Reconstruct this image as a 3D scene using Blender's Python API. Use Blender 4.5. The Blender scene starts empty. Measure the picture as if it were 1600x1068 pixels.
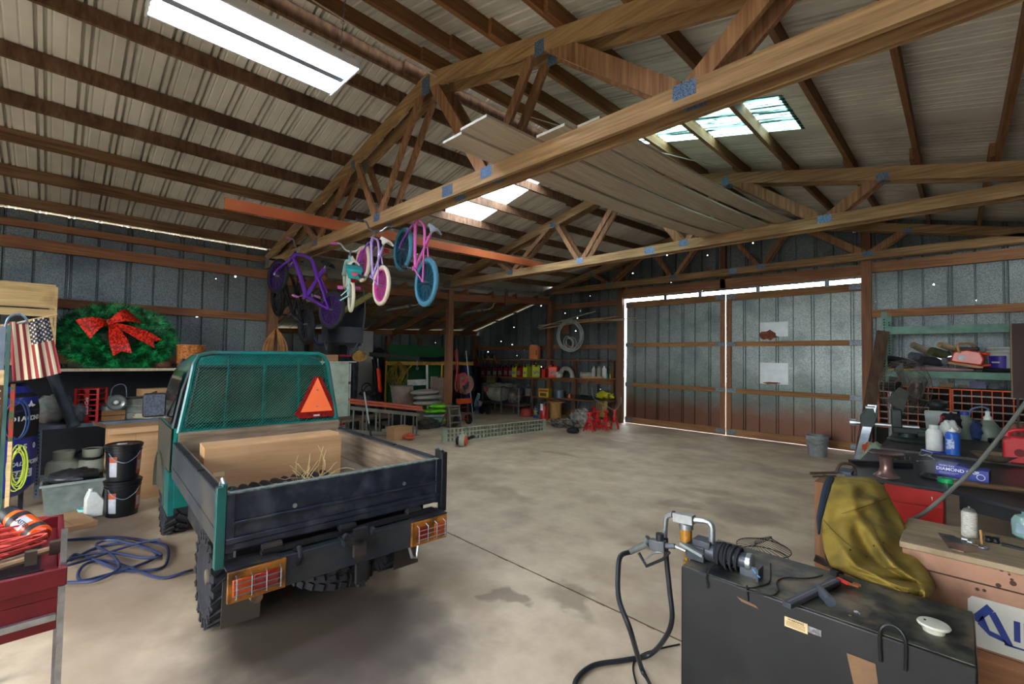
import bpy, math, random
from mathutils import Vector, Matrix
random.seed(7)
C = bpy.context.scene
COL = C.collection
PI = math.pi
V = Vector

# ------------------------------------------------------------------ camera
CAM_H, YAW, PITCH, ROLL, FPX = 1.75, 0.77988636, 0.03392926, 0.01587919, 705.204
_F = V((-math.sin(YAW)*math.cos(PITCH), math.cos(YAW)*math.cos(PITCH), math.sin(PITCH)))
_r = V((math.cos(YAW), math.sin(YAW), 0)); _u = _r.cross(_F)
CR = _r*math.cos(ROLL)+_u*math.sin(ROLL); CU = _u*math.cos(ROLL)-_r*math.sin(ROLL)
cam = bpy.data.cameras.new('camera'); cam_o = bpy.data.objects.new('camera', cam); COL.objects.link(cam_o)
cam.sensor_width = 36; cam.lens = FPX/1600*36; cam.clip_start = .05; cam.clip_end = 200
m = Matrix((CR, CU, -_F)).transposed().to_4x4(); m.translation = V((0, 0, CAM_H)); cam_o.matrix_world = m
C.camera = cam_o
EYE = V((0, 0, CAM_H))
def onp(u, v, axis, val):
    """the point of the plane axis=val (metres) that a sight line meets (used to survey positions)"""
    d = _F + CR*((u-800)/FPX) - CU*((v-534)/FPX)
    return EYE + d*((val-EYE[axis])/d[axis])
def PX(u, v, x): return onp(u, v, 0, x)
def PY(u, v, y): return onp(u, v, 1, y)
def PZ(u, v, z=0): return onp(u, v, 2, z)
def PD(u, v, d): return EYE + (_F + CR*((u-800)/FPX) - CU*((v-534)/FPX))*d

# ------------------------------------------------------------------ world, exposure
w = bpy.data.worlds.new('sky'); C.world = w; w.use_nodes = True
nt = w.node_tree; bg = nt.nodes['Background']
bg.inputs[0].default_value = (0.93, 0.97, 1.0, 1); bg.inputs[1].default_value = 12.0
C.view_settings.view_transform = 'Standard'; C.view_settings.look = 'None'
C.view_settings.exposure = 0.74; C.view_settings.gamma = 1; C.view_settings.use_curve_mapping = False
try:
    C.cycles.use_denoising = True
    C.cycles.max_bounces = 8; C.cycles.diffuse_bounces = 5; C.cycles.transparent_max_bounces = 16
    C.cycles.sample_clamp_indirect = 6
except Exception: pass

# ------------------------------------------------------------------ materials
MATS = {}
def lin(c):
    if isinstance(c, str):
        c = [int(c[i:i+2], 16)/255 for i in (0, 2, 4)]
        c = [x/12.92 if x <= .04045 else ((x+.055)/1.055)**2.4 for x in c]
    return (c[0], c[1], c[2], 1)
def mat(name, c1, c2=None, rough=.6, metal=0., scale=4., stretch=(1, 1, 1), lo=.35, hi=.65, bump=0., detail=5,
        dirt=None, dirt_scale=1.5, dirt_amt=.5, rnd=0., spec=.28, alpha=None, emit=None, es=0, trans=0, coat=0, vor=0):
    """one procedural surface: two tones mixed by stretched noise, a dirt layer on top and a slight change per object"""
    if name in MATS: return MATS[name]
    M = bpy.data.materials.new(name); M.use_nodes = True; MATS[name] = M
    n = M.node_tree.nodes; l = M.node_tree.links; b = n['Principled BSDF']
    b.inputs['Roughness'].default_value = rough; b.inputs['Metallic'].default_value = metal
    b.inputs['Specular IOR Level'].default_value = spec
    if coat: b.inputs['Coat Weight'].default_value = coat
    if trans: b.inputs['Transmission Weight'].default_value = trans
    c1 = lin(c1); b.inputs['Base Color'].default_value = c1
    if alpha is not None: b.inputs['Alpha'].default_value = alpha
    if emit: b.inputs['Emission Color'].default_value = lin(emit); b.inputs['Emission Strength'].default_value = es
    if c2 is None: return M
    c2 = lin(c2)
    tc = n.new('ShaderNodeTexCoord'); mp = n.new('ShaderNodeMapping'); l.new(tc.outputs['Object'], mp.inputs[0])
    mp.inputs['Scale'].default_value = stretch
    oi = n.new('ShaderNodeObjectInfo')
    if rnd:
        ad = n.new('ShaderNodeVectorMath'); ad.operation = 'MULTIPLY_ADD'
        l.new(oi.outputs['Random'], ad.inputs[0]); ad.inputs[1].default_value = (37, 51, 23); l.new(tc.outputs['Object'], ad.inputs[2]); l.new(ad.outputs[0], mp.inputs[0])
    if vor:
        no = n.new('ShaderNodeTexVoronoi'); no.inputs['Scale'].default_value = scale; l.new(mp.outputs[0], no.inputs[0])
        sp = n.new('ShaderNodeSeparateColor'); l.new(no.outputs['Color'], sp.inputs[0]); fac = sp.outputs[0]
    else:
        no = n.new('ShaderNodeTexNoise'); no.inputs['Scale'].default_value = scale; no.inputs['Detail'].default_value = detail
        no.inputs['Roughness'].default_value = .6; l.new(mp.outputs[0], no.inputs[0]); fac = no.outputs[0]
    rp = n.new('ShaderNodeValToRGB'); rp.color_ramp.elements[0].position = lo; rp.color_ramp.elements[1].position = hi
    rp.color_ramp.elements[0].color = c1; rp.color_ramp.elements[1].color = c2; l.new(fac, rp.inputs[0]); out = rp.outputs[0]
    if dirt:
        d = n.new('ShaderNodeTexNoise'); d.inputs['Scale'].default_value = dirt_scale; d.inputs['Detail'].default_value = 6; l.new(tc.outputs['Object'], d.inputs[0])
        dr = n.new('ShaderNodeValToRGB'); dr.color_ramp.elements[0].position = .48; dr.color_ramp.elements[1].position = .68; l.new(d.outputs[0], dr.inputs[0])
        ml = n.new('ShaderNodeMath'); ml.operation = 'MULTIPLY'; l.new(dr.outputs[0], ml.inputs[0]); ml.inputs[1].default_value = dirt_amt
        mx = n.new('ShaderNodeMix'); mx.data_type = 'RGBA'; l.new(ml.outputs[0], mx.inputs[0]); l.new(out, mx.inputs[6]); mx.inputs[7].default_value = lin(dirt); out = mx.outputs[2]
    if rnd:
        h = n.new('ShaderNodeHueSaturation'); mr = n.new('ShaderNodeMapRange'); l.new(oi.outputs['Random'], mr.inputs[0])
        mr.inputs[3].default_value = 1-rnd; mr.inputs[4].default_value = 1+rnd; l.new(mr.outputs[0], h.inputs['Value']); l.new(out, h.inputs['Color']); out = h.outputs[0]
    l.new(out, b.inputs['Base Color'])
    if bump:
        bp = n.new('ShaderNodeBump'); bp.inputs['Strength'].default_value = bump; bp.inputs['Distance'].default_value = .01
        l.new(no.outputs[0], bp.inputs['Height']); l.new(bp.outputs[0], b.inputs['Normal'])
    return M
def wood(name, c1, c2, ax, **k):
    s = [22, 22, 22]; s[ax] = 1.0
    kw = dict(rough=.72, scale=1.6, stretch=s, lo=.3, hi=.72, bump=.25, rnd=.13, spec=.3, dirt=c1, dirt_scale=1.2, dirt_amt=.5); kw.update(k)
    return mat(name+'_'+'xyz'[ax], c1, c2, **kw)

# ------------------------------------------------------------------ mesh builder
class MB:
    def __init__(s): s.v = []; s.f = []
    def add(s, vs, fs, M=None):
        o = len(s.v)
        s.v += [tuple(M @ V(p)) if M else tuple(p) for p in vs]
        s.f += [tuple(i+o for i in f) for f in fs]; return s
    def bx(s, x0, x1, y0, y1, z0, z1, M=None):
        return s.add([(x0, y0, z0), (x1, y0, z0), (x1, y1, z0), (x0, y1, z0), (x0, y0, z1), (x1, y0, z1), (x1, y1, z1), (x0, y1, z1)],
                     [(3, 2, 1, 0), (4, 5, 6, 7), (0, 1, 5, 4), (1, 2, 6, 5), (2, 3, 7, 6), (3, 0, 4, 7)], M)
    def box(s, c, d, M=None):
        c = V(c); return s.bx(c.x-d[0]/2, c.x+d[0]/2, c.y-d[1]/2, c.y+d[1]/2, c.z-d[2]/2, c.z+d[2]/2, M)
    def beam(s, p, q, w, h, up=(0, 0, 1)):
        """board from p to q, w across, h along up, centred on the line"""
        p = V(p); q = V(q); t = (q-p).normalized(); a = t.cross(V(up)).normalized(); b = a.cross(t)
        vs = [e+a*(i*w/2)+b*(j*h/2) for e in (p, q) for i, j in ((-1, -1), (1, -1), (1, 1), (-1, 1))]
        return s.add(vs, [(0, 1, 2, 3), (7, 6, 5, 4), (0, 4, 5, 1), (1, 5, 6, 2), (2, 6, 7, 3), (3, 7, 4, 0)])
    def tube(s, pts, r, n=8, closed=False):
        pts = [V(p) for p in pts]; N = len(pts); rs = r if isinstance(r, (list, tuple)) else [r]*N
        ref = None; o = len(s.v)
        for i, p in enumerate(pts):
            if closed: t = pts[(i+1) % N]-pts[i-1]
            else: t = pts[min(i+1, N-1)]-pts[max(i-1, 0)]
            t = t.normalized() if t.length > 1e-9 else V((0, 0, 1))
            if ref is None: ref = t.orthogonal().normalized()
            ref = (ref-t*ref.dot(t)); ref = ref.normalized() if ref.length > 1e-6 else t.orthogonal().normalized()
            b = t.cross(ref)
            s.v += [tuple(p+(ref*math.cos(2*PI*k/n)+b*math.sin(2*PI*k/n))*rs[i]) for k in range(n)]
        for i in range(N if closed else N-1):
            a = o+i*n; c = o+((i+1) % N)*n
            s.f += [(a+k, a+(k+1) % n, c+(k+1) % n, c+k) for k in range(n)]
        if not closed: s.f += [tuple(o+k for k in range(n))[::-1], tuple(o+(N-1)*n+k for k in range(n))]
        return s
    def cyl(s, p, q, r, n=16, r2=None): return s.tube([p, q], [r, r if r2 is None else r2], n)
    def lathe(s, prof, o=(0, 0, 0), ax=(0, 0, 1), n=24, sx=1.):
        o = V(o); ax = V(ax).normalized(); a = V((1, 0, 0)) if abs(ax.z) > .9 else ax.orthogonal().normalized(); b = ax.cross(a); k0 = len(s.v)
        for r, h in prof:
            s.v += [tuple(o+ax*h+(a*math.cos(2*PI*k/n)*sx+b*math.sin(2*PI*k/n))*max(r, 1e-4)) for k in range(n)]
        for i in range(len(prof)-1):
            s.f += [(k0+i*n+k, k0+i*n+(k+1) % n, k0+(i+1)*n+(k+1) % n, k0+(i+1)*n+k) for k in range(n)]
        s.f += [tuple(k0+k for k in range(n))[::-1], tuple(k0+(len(prof)-1)*n+k for k in range(n))]
        return s
    def ell(s, c, r, n=12, M=None, jit=0):
        vs = []; fs = []; m2 = max(6, n//2+2); c = V(c); r = V(r) if not isinstance(r, (int, float)) else V((r, r, r))
        for j in range(1, m2):
            for k in range(n):
                ph = PI*j/m2; th = 2*PI*k/n; q = 1+random.uniform(-jit, jit)
                d = V((math.sin(ph)*math.cos(th)*r.x*q, math.sin(ph)*math.sin(th)*r.y*q, math.cos(ph)*r.z*q)); vs.append(c+(M @ d if M else d))
        t = V((0, 0, r.z)); vs += [c+(M @ t if M else t), c-(M @ t if M else t)]
        for j in range(m2-2): fs += [(j*n+k, (j+1)*n+k, (j+1)*n+(k+1) % n, j*n+(k+1) % n) for k in range(n)]
        T = len(vs)-2; fs += [(k, (k+1) % n, T) for k in range(n)] + [((m2-2)*n+(k+1) % n, (m2-2)*n+k, T+1) for k in range(n)]
        return s.add(vs, fs)
    def prism(s, poly, ax, a, b, M=None):
        """poly given in the two other axes (in order), pushed from a to b along ax"""
        def P(p, t):
            q = list(p); q.insert(ax, t); return q
        n = len(poly); vs = [P(p, a) for p in poly]+[P(p, b) for p in poly]
        return s.add(vs, [tuple(range(n))[::-1], tuple(range(n, 2*n))]+[(i, (i+1) % n, n+(i+1) % n, n+i) for i in range(n)], M)
    def grid(s, f, nu, nv, th=0.):
        """surface f(u,v); th>0 gives it thickness along its normal"""
        P = [[V(f(i/nu, j/nv)) for j in range(nv+1)] for i in range(nu+1)]
        def nor(i, j):
            a = P[min(i+1, nu)][j]-P[max(i-1, 0)][j]; b = P[i][min(j+1, nv)]-P[i][max(j-1, 0)]; c = a.cross(b); return c.normalized() if c.length > 1e-9 else V((0, 0, 1))
        W = nv+1; vs = [P[i][j] for i in range(nu+1) for j in range(W)]
        fs = [(i*W+j, (i+1)*W+j, (i+1)*W+j+1, i*W+j+1) for i in range(nu) for j in range(nv)]
        if th:
            o = len(vs); vs += [P[i][j]-nor(i, j)*th for i in range(nu+1) for j in range(W)]
            fs += [tuple(o+k for k in f)[::-1] for f in fs[:]]
            for i in range(nu): fs += [(i*W, o+i*W, o+(i+1)*W, (i+1)*W), ((i+1)*W+nv, o+(i+1)*W+nv, o+i*W+nv, i*W+nv)]
            for j in range(nv): fs += [(j+1, o+j+1, o+j, j), (nu*W+j, o+nu*W+j, o+nu*W+j+1, nu*W+j+1)]
        return s.add(vs, fs)
    def torus(s, c, R, r, ax=(0, 0, 1), n=32, m=8):
        ax = V(ax).normalized(); a = ax.orthogonal().normalized(); b = ax.cross(a); c = V(c)
        return s.tube([c+(a*math.cos(2*PI*k/n)+b*math.sin(2*PI*k/n))*R for k in range(n)], r, m, True)

def smooth_path(pts, k=6, closed=False):
    pts = [V(p) for p in pts]; n = len(pts); out = []
    for i in range(n if closed else n-1):
        g = lambda j: pts[j % n] if closed else pts[max(0, min(n-1, j))]
        a, b, c, d = g(i-1), g(i), g(i+1), g(i+2)
        for q in range(k):
            t = q/k; out.append(.5*((2*b)+(c-a)*t+(2*a-5*b+4*c-d)*t*t+(3*b-a-3*c+d)*t**3))
    if not closed: out.append(pts[-1])
    return out

def setp(o, **k):
    for a, b in k.items():
        if b is not None: o[a] = b
    return o
def root(name, label, cat, loc=(0, 0, 0), rz=0., group=None, rot=None):
    o = bpy.data.objects.new(name, None); COL.objects.link(o); o.empty_display_size = .1
    o.location = loc; o.rotation_euler = rot if rot else (0, 0, rz)
    return setp(o, label=label, category=cat, group=group)
def ob(name, mb, m, parent=None, world=False, bev=0, ang=35, label=None, loc=None, kind=None):
    """link the builder's mesh as ONE object; world=True when its points are in world metres"""
    me = bpy.data.meshes.new(name); vs = mb.v; fs = mb.f
    if world and parent is not None:
        q = parent; I = Matrix.Identity(4); ch = []
        while q is not None: ch.append(q); q = q.parent
        for q in reversed(ch): I = I @ Matrix.LocRotScale(q.location, q.rotation_euler, q.scale)
        I = I.inverted(); vs = [tuple(I @ V(p)) for p in vs]
    if loc is not None: vs = [(a-loc[0], b-loc[1], c-loc[2]) for a, b, c in vs]
    me.from_pydata(vs, [], fs); me.update()
    for mm in (m if isinstance(m, (list, tuple)) else [m]): me.materials.append(mm)
    if ang:
        me.polygons.foreach_set('use_smooth', [True]*len(me.polygons)); me.set_sharp_from_angle(angle=math.radians(ang))
    o = bpy.data.objects.new(name, me); COL.objects.link(o)
    if parent is not None: o.parent = parent
    if loc is not None: o.location = loc
    if bev:
        b = o.modifiers.new('bevel', 'BEVEL'); b.width = bev; b.segments = 2; b.limit_method = 'ANGLE'; b.angle_limit = math.radians(40)
    return setp(o, label=label, kind=kind)
def one(name, mb, m, label, cat, group=None, loc=None, **k):
    """a thing that is a single mesh"""
    if loc is None:
        xs = [p[0] for p in mb.v]; ys = [p[1] for p in mb.v]; zs = [p[2] for p in mb.v]
        loc = ((min(xs)+max(xs))/2, (min(ys)+max(ys))/2, min(zs))
    o = ob(name, mb, m, loc=loc, **k); return setp(o, label=label, category=cat, group=group)
def rootat(name, label, cat, p, group=None, rz=0.): return root(name, label, cat, tuple(p), rz, group)
def glyphs(b, s, size, M, align='CENTER', ext=.0008, shear=0., bold=0.):
    """add raised letters to builder b; M places them (parent's coordinates)"""
    c = bpy.data.curves.new('glyphs', 'FONT'); c.body = s; c.size = size; c.align_x = align; c.align_y = 'CENTER'; c.extrude = ext; c.shear = shear; c.offset = bold; c.resolution_u = 3
    o = bpy.data.objects.new('glyphs', c); me = bpy.data.meshes.new_from_object(o); bpy.data.objects.remove(o)
    b.add([v.co for v in me.vertices], [tuple(p.vertices) for p in me.polygons], M); bpy.data.meshes.remove(me); bpy.data.curves.remove(c); return b
def text(name, s, size, m, parent, M, align='CENTER', ext=.0008, shear=0., bold=0.):
    return ob(name, glyphs(MB(), s, size, M, align, ext, shear, bold), m, parent, ang=0)
def frame(o, x, y):
    """matrix with local x,y along the given directions"""
    x = V(x).normalized(); z = x.cross(V(y)).normalized(); y = z.cross(x); M = Matrix((x, y, z)).transposed().to_4x4(); M.translation = V(o); return M
def copy_tree(o, parent=None):
    c = o.copy(); COL.objects.link(c)
    if parent is not None: c.parent = parent
    for ch in [q for q in bpy.data.objects if q.parent == o]: copy_tree(ch, c)
    return c
# ------------------------------------------------------------------ building materials
WD = ('5a3a22', '9a6b40'); 
wx = wood('truss_wood', '74563a', 'b39468', 0); wz = wood('truss_wood', '704c36', 'ad845c', 2)
gy = wood('girt_wood', '643e2a', '966642', 1); gx = wood('girt_wood', '64402c', '976c46', 0); gz = wood('girt_wood', '583a28', '855d40', 2)
pur = wood('purlin_wood', '4a2f1e', '8a6a4a', 1, dirt='3a2417', dirt_amt=.5)
purs = mat('purlin_stained', '54382a', '7d6248', rough=.75, scale=2.2, stretch=(3, 9, 3), lo=.35, hi=.7, bump=.2, rnd=.12, dirt='33211a', dirt_scale=.8, dirt_amt=.75)
purR = wood('purlin_right_wood', '6a472c', '94683f', 1)
galv = mat('galvanised_sheet', '5c6464', '7a8281', rough=.45, metal=.45, scale=80, lo=.2, hi=.8, vor=1, dirt='39434a', dirt_scale=1.1, dirt_amt=.65, stretch=(1, 1, 1))
roofw = mat('roof_sheet', 'ccc9bf', 'd8d5cc', rough=.5, metal=.1, scale=2, dirt='7d786c', dirt_scale=.7, dirt_amt=.5)
steel = mat('zinc_plate', '55626c', '7c8a94', rough=.5, metal=.5, scale=40)
platem = mat('gusset_plate', '48607e', '7f97b4', rough=.4, metal=.5, scale=220, lo=.4, hi=.6, vor=1)
black = mat('black_paint', '0d0e10', '1c1d20', rough=.5, scale=6)
darkm = mat('dark_void', '0a0a0a')

def concrete():
    M = mat('concrete_floor', 'a39078', 'c9b79d', rough=.6, scale=2.6, lo=.3, hi=.7, detail=12, dirt='867462', dirt_scale=.8, dirt_amt=.6, bump=.05, spec=.35)
    n = M.node_tree.nodes; l = M.node_tree.links; b = n['Principled BSDF']; src = b.inputs['Base Color'].links[0].from_socket
    tc = n.new('ShaderNodeTexCoord'); nz = n.new('ShaderNodeTexNoise'); nz.inputs['Scale'].default_value = 1.7; nz.inputs['Detail'].default_value = 7; l.new(tc.outputs['Object'], nz.inputs[0])
    ds = n.new('ShaderNodeVectorMath'); ds.operation = 'MULTIPLY_ADD'; l.new(nz.outputs['Color'], ds.inputs[0]); ds.inputs[1].default_value = (.9, .9, 0); l.new(tc.outputs['Object'], ds.inputs[2])
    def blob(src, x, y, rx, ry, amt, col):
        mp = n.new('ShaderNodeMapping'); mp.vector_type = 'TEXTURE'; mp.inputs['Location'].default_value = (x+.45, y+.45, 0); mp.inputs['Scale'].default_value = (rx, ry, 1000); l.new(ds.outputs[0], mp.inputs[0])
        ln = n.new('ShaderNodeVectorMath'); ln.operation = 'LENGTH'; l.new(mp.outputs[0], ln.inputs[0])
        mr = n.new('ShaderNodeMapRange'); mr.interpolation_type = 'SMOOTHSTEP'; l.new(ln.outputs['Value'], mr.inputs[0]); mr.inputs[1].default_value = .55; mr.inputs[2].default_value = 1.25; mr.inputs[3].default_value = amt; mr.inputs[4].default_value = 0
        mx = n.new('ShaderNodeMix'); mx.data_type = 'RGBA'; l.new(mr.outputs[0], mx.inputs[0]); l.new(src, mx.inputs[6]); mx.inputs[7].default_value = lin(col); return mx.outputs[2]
    for u, v, rx, ry, a, c in STAINS_AND_SHADE:
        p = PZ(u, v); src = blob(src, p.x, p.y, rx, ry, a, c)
    l.new(src, b.inputs['Base Color']); return M
STAINS_AND_SHADE = [(520, 975, .95, .75, .9, '2e2828'), (660, 960, .5, .35, .6, '453e38'), (1160, 800, .5, .45, .55, '6a5c4c'), (1060, 785, .22, .16, .5, '6a5c4c'), (800, 922, .1, .07, .6, '55493a'),  # truck and lower-left shade painted in as dark blobs among real stains
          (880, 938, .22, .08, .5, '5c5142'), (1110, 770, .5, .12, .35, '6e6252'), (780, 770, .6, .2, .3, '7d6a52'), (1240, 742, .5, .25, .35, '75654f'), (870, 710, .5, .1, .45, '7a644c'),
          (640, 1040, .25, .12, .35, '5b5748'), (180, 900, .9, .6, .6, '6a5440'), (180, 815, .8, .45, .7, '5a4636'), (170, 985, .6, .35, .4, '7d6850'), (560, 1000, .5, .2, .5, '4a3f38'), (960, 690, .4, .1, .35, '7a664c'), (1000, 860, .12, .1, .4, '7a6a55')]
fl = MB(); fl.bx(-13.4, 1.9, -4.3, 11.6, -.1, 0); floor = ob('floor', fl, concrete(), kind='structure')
ob('ground', MB().bx(-40, 30, -40, 40, -.2, -.06), mat('yard_earth', '2c2a1c', '3c3826', rough=.95, scale=2), kind='structure')
jt = MB(); jt.bx(-9.2, 1.6, 2.800, 2.811, -.004, .0015)
for k in range(46):
    x = -9.2+k*.235+random.uniform(-.05, .05); y = 2.805+random.uniform(-.004, .004); jt.bx(x, x+random.uniform(.03, .14), y-.007, y+.006, -.003, .0018)
ob('control_joint', jt, mat('joint_dirt', '3d2f22', '5c4832', scale=20), floor)

# ------------------------------------------------------------------ heights of the roof (it rises a little towards the doors)
def lerp(a, b, t): return a+(b-a)*t
def base(y):
    if y <= 2.8: return 3.59
    if y <= 6.95: return lerp(3.59, 3.70, (y-2.8)/4.15)
    return lerp(3.70, 3.90, min(1, (y-6.95)/4.1))
XR, HALF, SLOPE = -4.05, 5.15, .235
def zt(x, y): return base(y)+SLOPE*(HALF-abs(x-XR))      # top of the trusses
YG = 11.15

def ribs(a0, a1, pitch, ph=0., wdt=.03, dep=.032, double=True, minor=False):
    """profile along a wall: (position, offset outward)"""
    out = [(a0, 0)]; k = math.ceil((a0-ph)/pitch)
    while ph+k*pitch < a1-.06:
        c = ph+k*pitch
        for d in ((0, .06) if double == 'all' else (0, .045) if (double and k % 2 == 0) else (0,)):
            q = c+d
            if q-wdt/2 > out[-1][0]: out += [(q-wdt/2, 0), (q-wdt/4, dep), (q+wdt/4, dep), (q+wdt/2, 0)]
        if minor:
            for d in (pitch*.36, pitch*.68):
                q = c+d
                if q+.012 < a1: out += [(q-.012, 0), (q, dep*.22), (q+.012, 0)]
        k += 1
    out.append((a1, 0)); return out
def ribwall(name, m, axis, pos, a0, a1, z0, ztop, sgn, ph=0., pitch=.335, parent=None, kind='structure'):
    pr = ribs(a0, a1, pitch, ph); b = MB(); vs = []
    for a, d in pr:
        for z in (z0, ztop(a) if callable(ztop) else ztop):
            vs.append((pos+sgn*d, a, z) if axis == 0 else (a, pos+sgn*d, z))
    b.add(vs, [(2*i, 2*i+2, 2*i+3, 2*i+1) for i in range(len(pr)-1)])
    return ob(name, b, m, parent, kind=kind, ang=0)

# walls with punctured, leaking sheets: small nail holes are real holes
def holes(M, sc, thr):
    n = M.node_tree.nodes; l = M.node_tree.links; b = n['Principled BSDF']
    tc = n.new('ShaderNodeTexCoord'); v = n.new('ShaderNodeTexVoronoi'); v.inputs['Scale'].default_value = sc; l.new(tc.outputs['Object'], v.inputs[0])
    a = n.new('ShaderNodeMath'); a.operation = 'GREATER_THAN'; l.new(v.outputs['Distance'], a.inputs[0]); a.inputs[1].default_value = thr; l.new(a.outputs[0], b.inputs['Alpha']); return M
holes(galv, 3.2, .045)
wl = ribwall('wall_left', galv, 0, -9.28, -4.2, 2.8, 0, 3.70, -1, ph=.078)
for z0, z1, y0 in ((3.15, 3.31, -4.2), (2.36, 2.49, -4.2), (1.55, 1.69, -4.2), (.75, .89, -4.2), (.02, .2, -4.2)):
    ob('girt', MB().bx(-9.26, -9.2, y0, 2.76, z0, z1), gy, wl)
ob('eave_board', MB().bx(-9.30, -9.2, -4.2, 2.76, 3.45, 3.55), gy, wl)
wg = ribwall('wall_back', galv, 1, YG, -12.95, -6.62, 0, lambda x: zt(x, 11.1)+.15 if x > -9.25 else 3.73-.27*(-9.2-x), 1, ph=-.11)
ribwall('wall_back_over_doors', galv, 1, YG, -6.62, -1.28, 3.42, lambda x: zt(x, 11.1)+.15, 1, ph=-.11, parent=wg, kind=None)
# keep the ridge shape over the doors: split at the ridge
ribwall('wall_back_beside_doors', galv, 1, YG, -1.28, 1.7, 0, lambda x: zt(x, 11.1)+.15, 1, ph=-.11, parent=wg, kind=None)
for x0, x1, z0, z1 in ((-9.1, -6.7, 3.27, 3.42), (-9.1, -6.7, 2.78, 2.92), (-9.1, -6.7, 2.03, 2.16), (-12.8, -9.3, 2.0, 2.14), (-12.8, -6.7, 1.02, 1.16), (-12.8, -6.7, .02, .2),
                       (-1.22, 1.6, 3.5, 3.69), (-1.22, 1.6, 2.63, 2.77), (-1.22, 1.6, 1.5, 1.62), (-1.22, 1.6, .02, .2)):
    ob('girt', MB().bx(x0, x1, 11.06, 11.13, z0, z1), gx, wg)
ob('door_header', MB().bx(-6.6, -1.3, 11.0, 11.12, 3.46, 3.67), gx, wg)
for x, z1 in ((-6.66, 4.35), (-1.25, 4.3), (-9.2, 3.6), (-12.83, 2.45)):
    ob('wall_post', MB().bx(x-.075, x+.075, 10.95, 11.1, 0, z1), gz, wg)
ob('wall_post', MB().bx(-3.99, -3.87, 11.0, 11.1, 3.46, 4.9), gz, wg)
wr = ribwall('wall_right', galv, 0, 1.75, -4.2, 11.15, 0, 3.55, 1, ph=.1)
for z in (.75, 1.55, 2.4, 3.2): ob('girt', MB().bx(1.66, 1.72, -4.2, 11.1, z, z+.14), gy, wr)

# lean-to beyond the left posts
def zlean(x, y): return base(y)-.3-.27*(-9.2-x)
wlb = ribwall('wall_lean_to_back', galv, 0, -12.95, 2.8, 11.15, 0, lambda a: 2.27+.036*(a-2.8), -1, ph=.2)
ob('top_plate', MB().add([(-12.93, 2.8, 2.37), (-12.81, 2.8, 2.37), (-12.81, 11.1, 2.72), (-12.93, 11.1, 2.72), (-12.93, 2.8, 2.25), (-12.81, 2.8, 2.25), (-12.81, 11.1, 2.55), (-12.93, 11.1, 2.55)], [(0, 1, 2, 3), (7, 6, 5, 4), (0, 4, 5, 1), (1, 5, 6, 2), (2, 6, 7, 3), (3, 7, 4, 0)]), gy, wlb)
for z in (1.14, .3): ob('girt', MB().bx(-12.91, -12.83, 2.85, 10.95, z, z+.13), gy, wlb)
for y in (3.6, 5.0, 6.75, 7.4, 8.6, 9.9): ob('wall_post', MB().bx(-12.91, -12.79, y-.06, y+.06, 0, 2.35), gz, wlb)
wls = ribwall('wall_lean_to_side', galv, 1, 2.72, -12.95, -9.28, 0, lambda x: zlean(x, 2.8)-.05, -1)
lr = MB(); pr = ribs(2.6, 11.3, .3, 0, double=False, minor=True); vs = []
for a, d in pr:
    for x in (-13.25, -9.15): vs.append((x, a, zlean(x, a)+.16+d))
lr.add(vs, [(2*i, 2*i+1, 2*i+3, 2*i+2) for i in range(len(pr)-1)])
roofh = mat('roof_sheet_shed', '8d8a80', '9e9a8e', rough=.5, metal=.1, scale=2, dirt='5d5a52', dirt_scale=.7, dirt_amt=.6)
cl3 = ob('ceiling_lean_to', lr, roofh, kind='structure', ang=0)
for y in [2.9+.93*k for k in range(9)]:
    ob('rafter', MB().beam((-13.0, y, zlean(-13.0, y)-.0), (-9.12, y, zlean(-9.12, y)-.0), .045, .16), gx, cl3)
for x in (-9.9, -10.8, -11.7):
    b = MB(); b.beam((x, 2.75, zlean(x, 2.75)+.11), (x, 11.1, zlean(x, 11.1)+.11), .09, .045); ob('shed_purlin', b, pur, cl3)

fas = MB(); fas.add([(-9.31, 2.75, 3.3), (-9.31, 11.1, 3.6), (-9.31, 11.1, 4.05), (-9.31, 2.75, 3.74)], [(0, 1, 2, 3)]); ob('step_flashing', fas, roofh, cl3)
# posts and header beams between main barn and lean-to
for y, lab in ((2.86, 'square timber post beside the green truck, a bundle of brown cord hung on it'), (7.03, 'free standing square timber post with coiled cords hung on it, above the small step ladder')):
    one('timber_post', MB().bx(-9.28, -9.13, y-.075, y+.075, 0, base(y)-.26), gz, lab, 'post', loc=(-9.2, y, 0))
hb = MB()
one('header_beam', MB().beam((-9.2, 2.94, 3.14), (-9.2, 6.95, 3.27), .05, .17), wood('header_wood', '683e28', '8e5a3c', 1), 'long reddish timber header running behind the hanging bicycles', 'beam')
one('header_beam', MB().beam((-9.2, 7.11, 3.255), (-9.2, 10.94, 3.54), .05, .19), wood('header_wood', '683e28', '8e5a3c', 1), 'reddish timber header spanning from free standing post to the corner by the doors', 'beam')
one('nailing_block', MB().bx(-9.16, -9.12, 8.95, 9.03, 3.22, 3.62), gz, 'short upright timber block nailed to the header left of the door corner', 'timber block')

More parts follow.
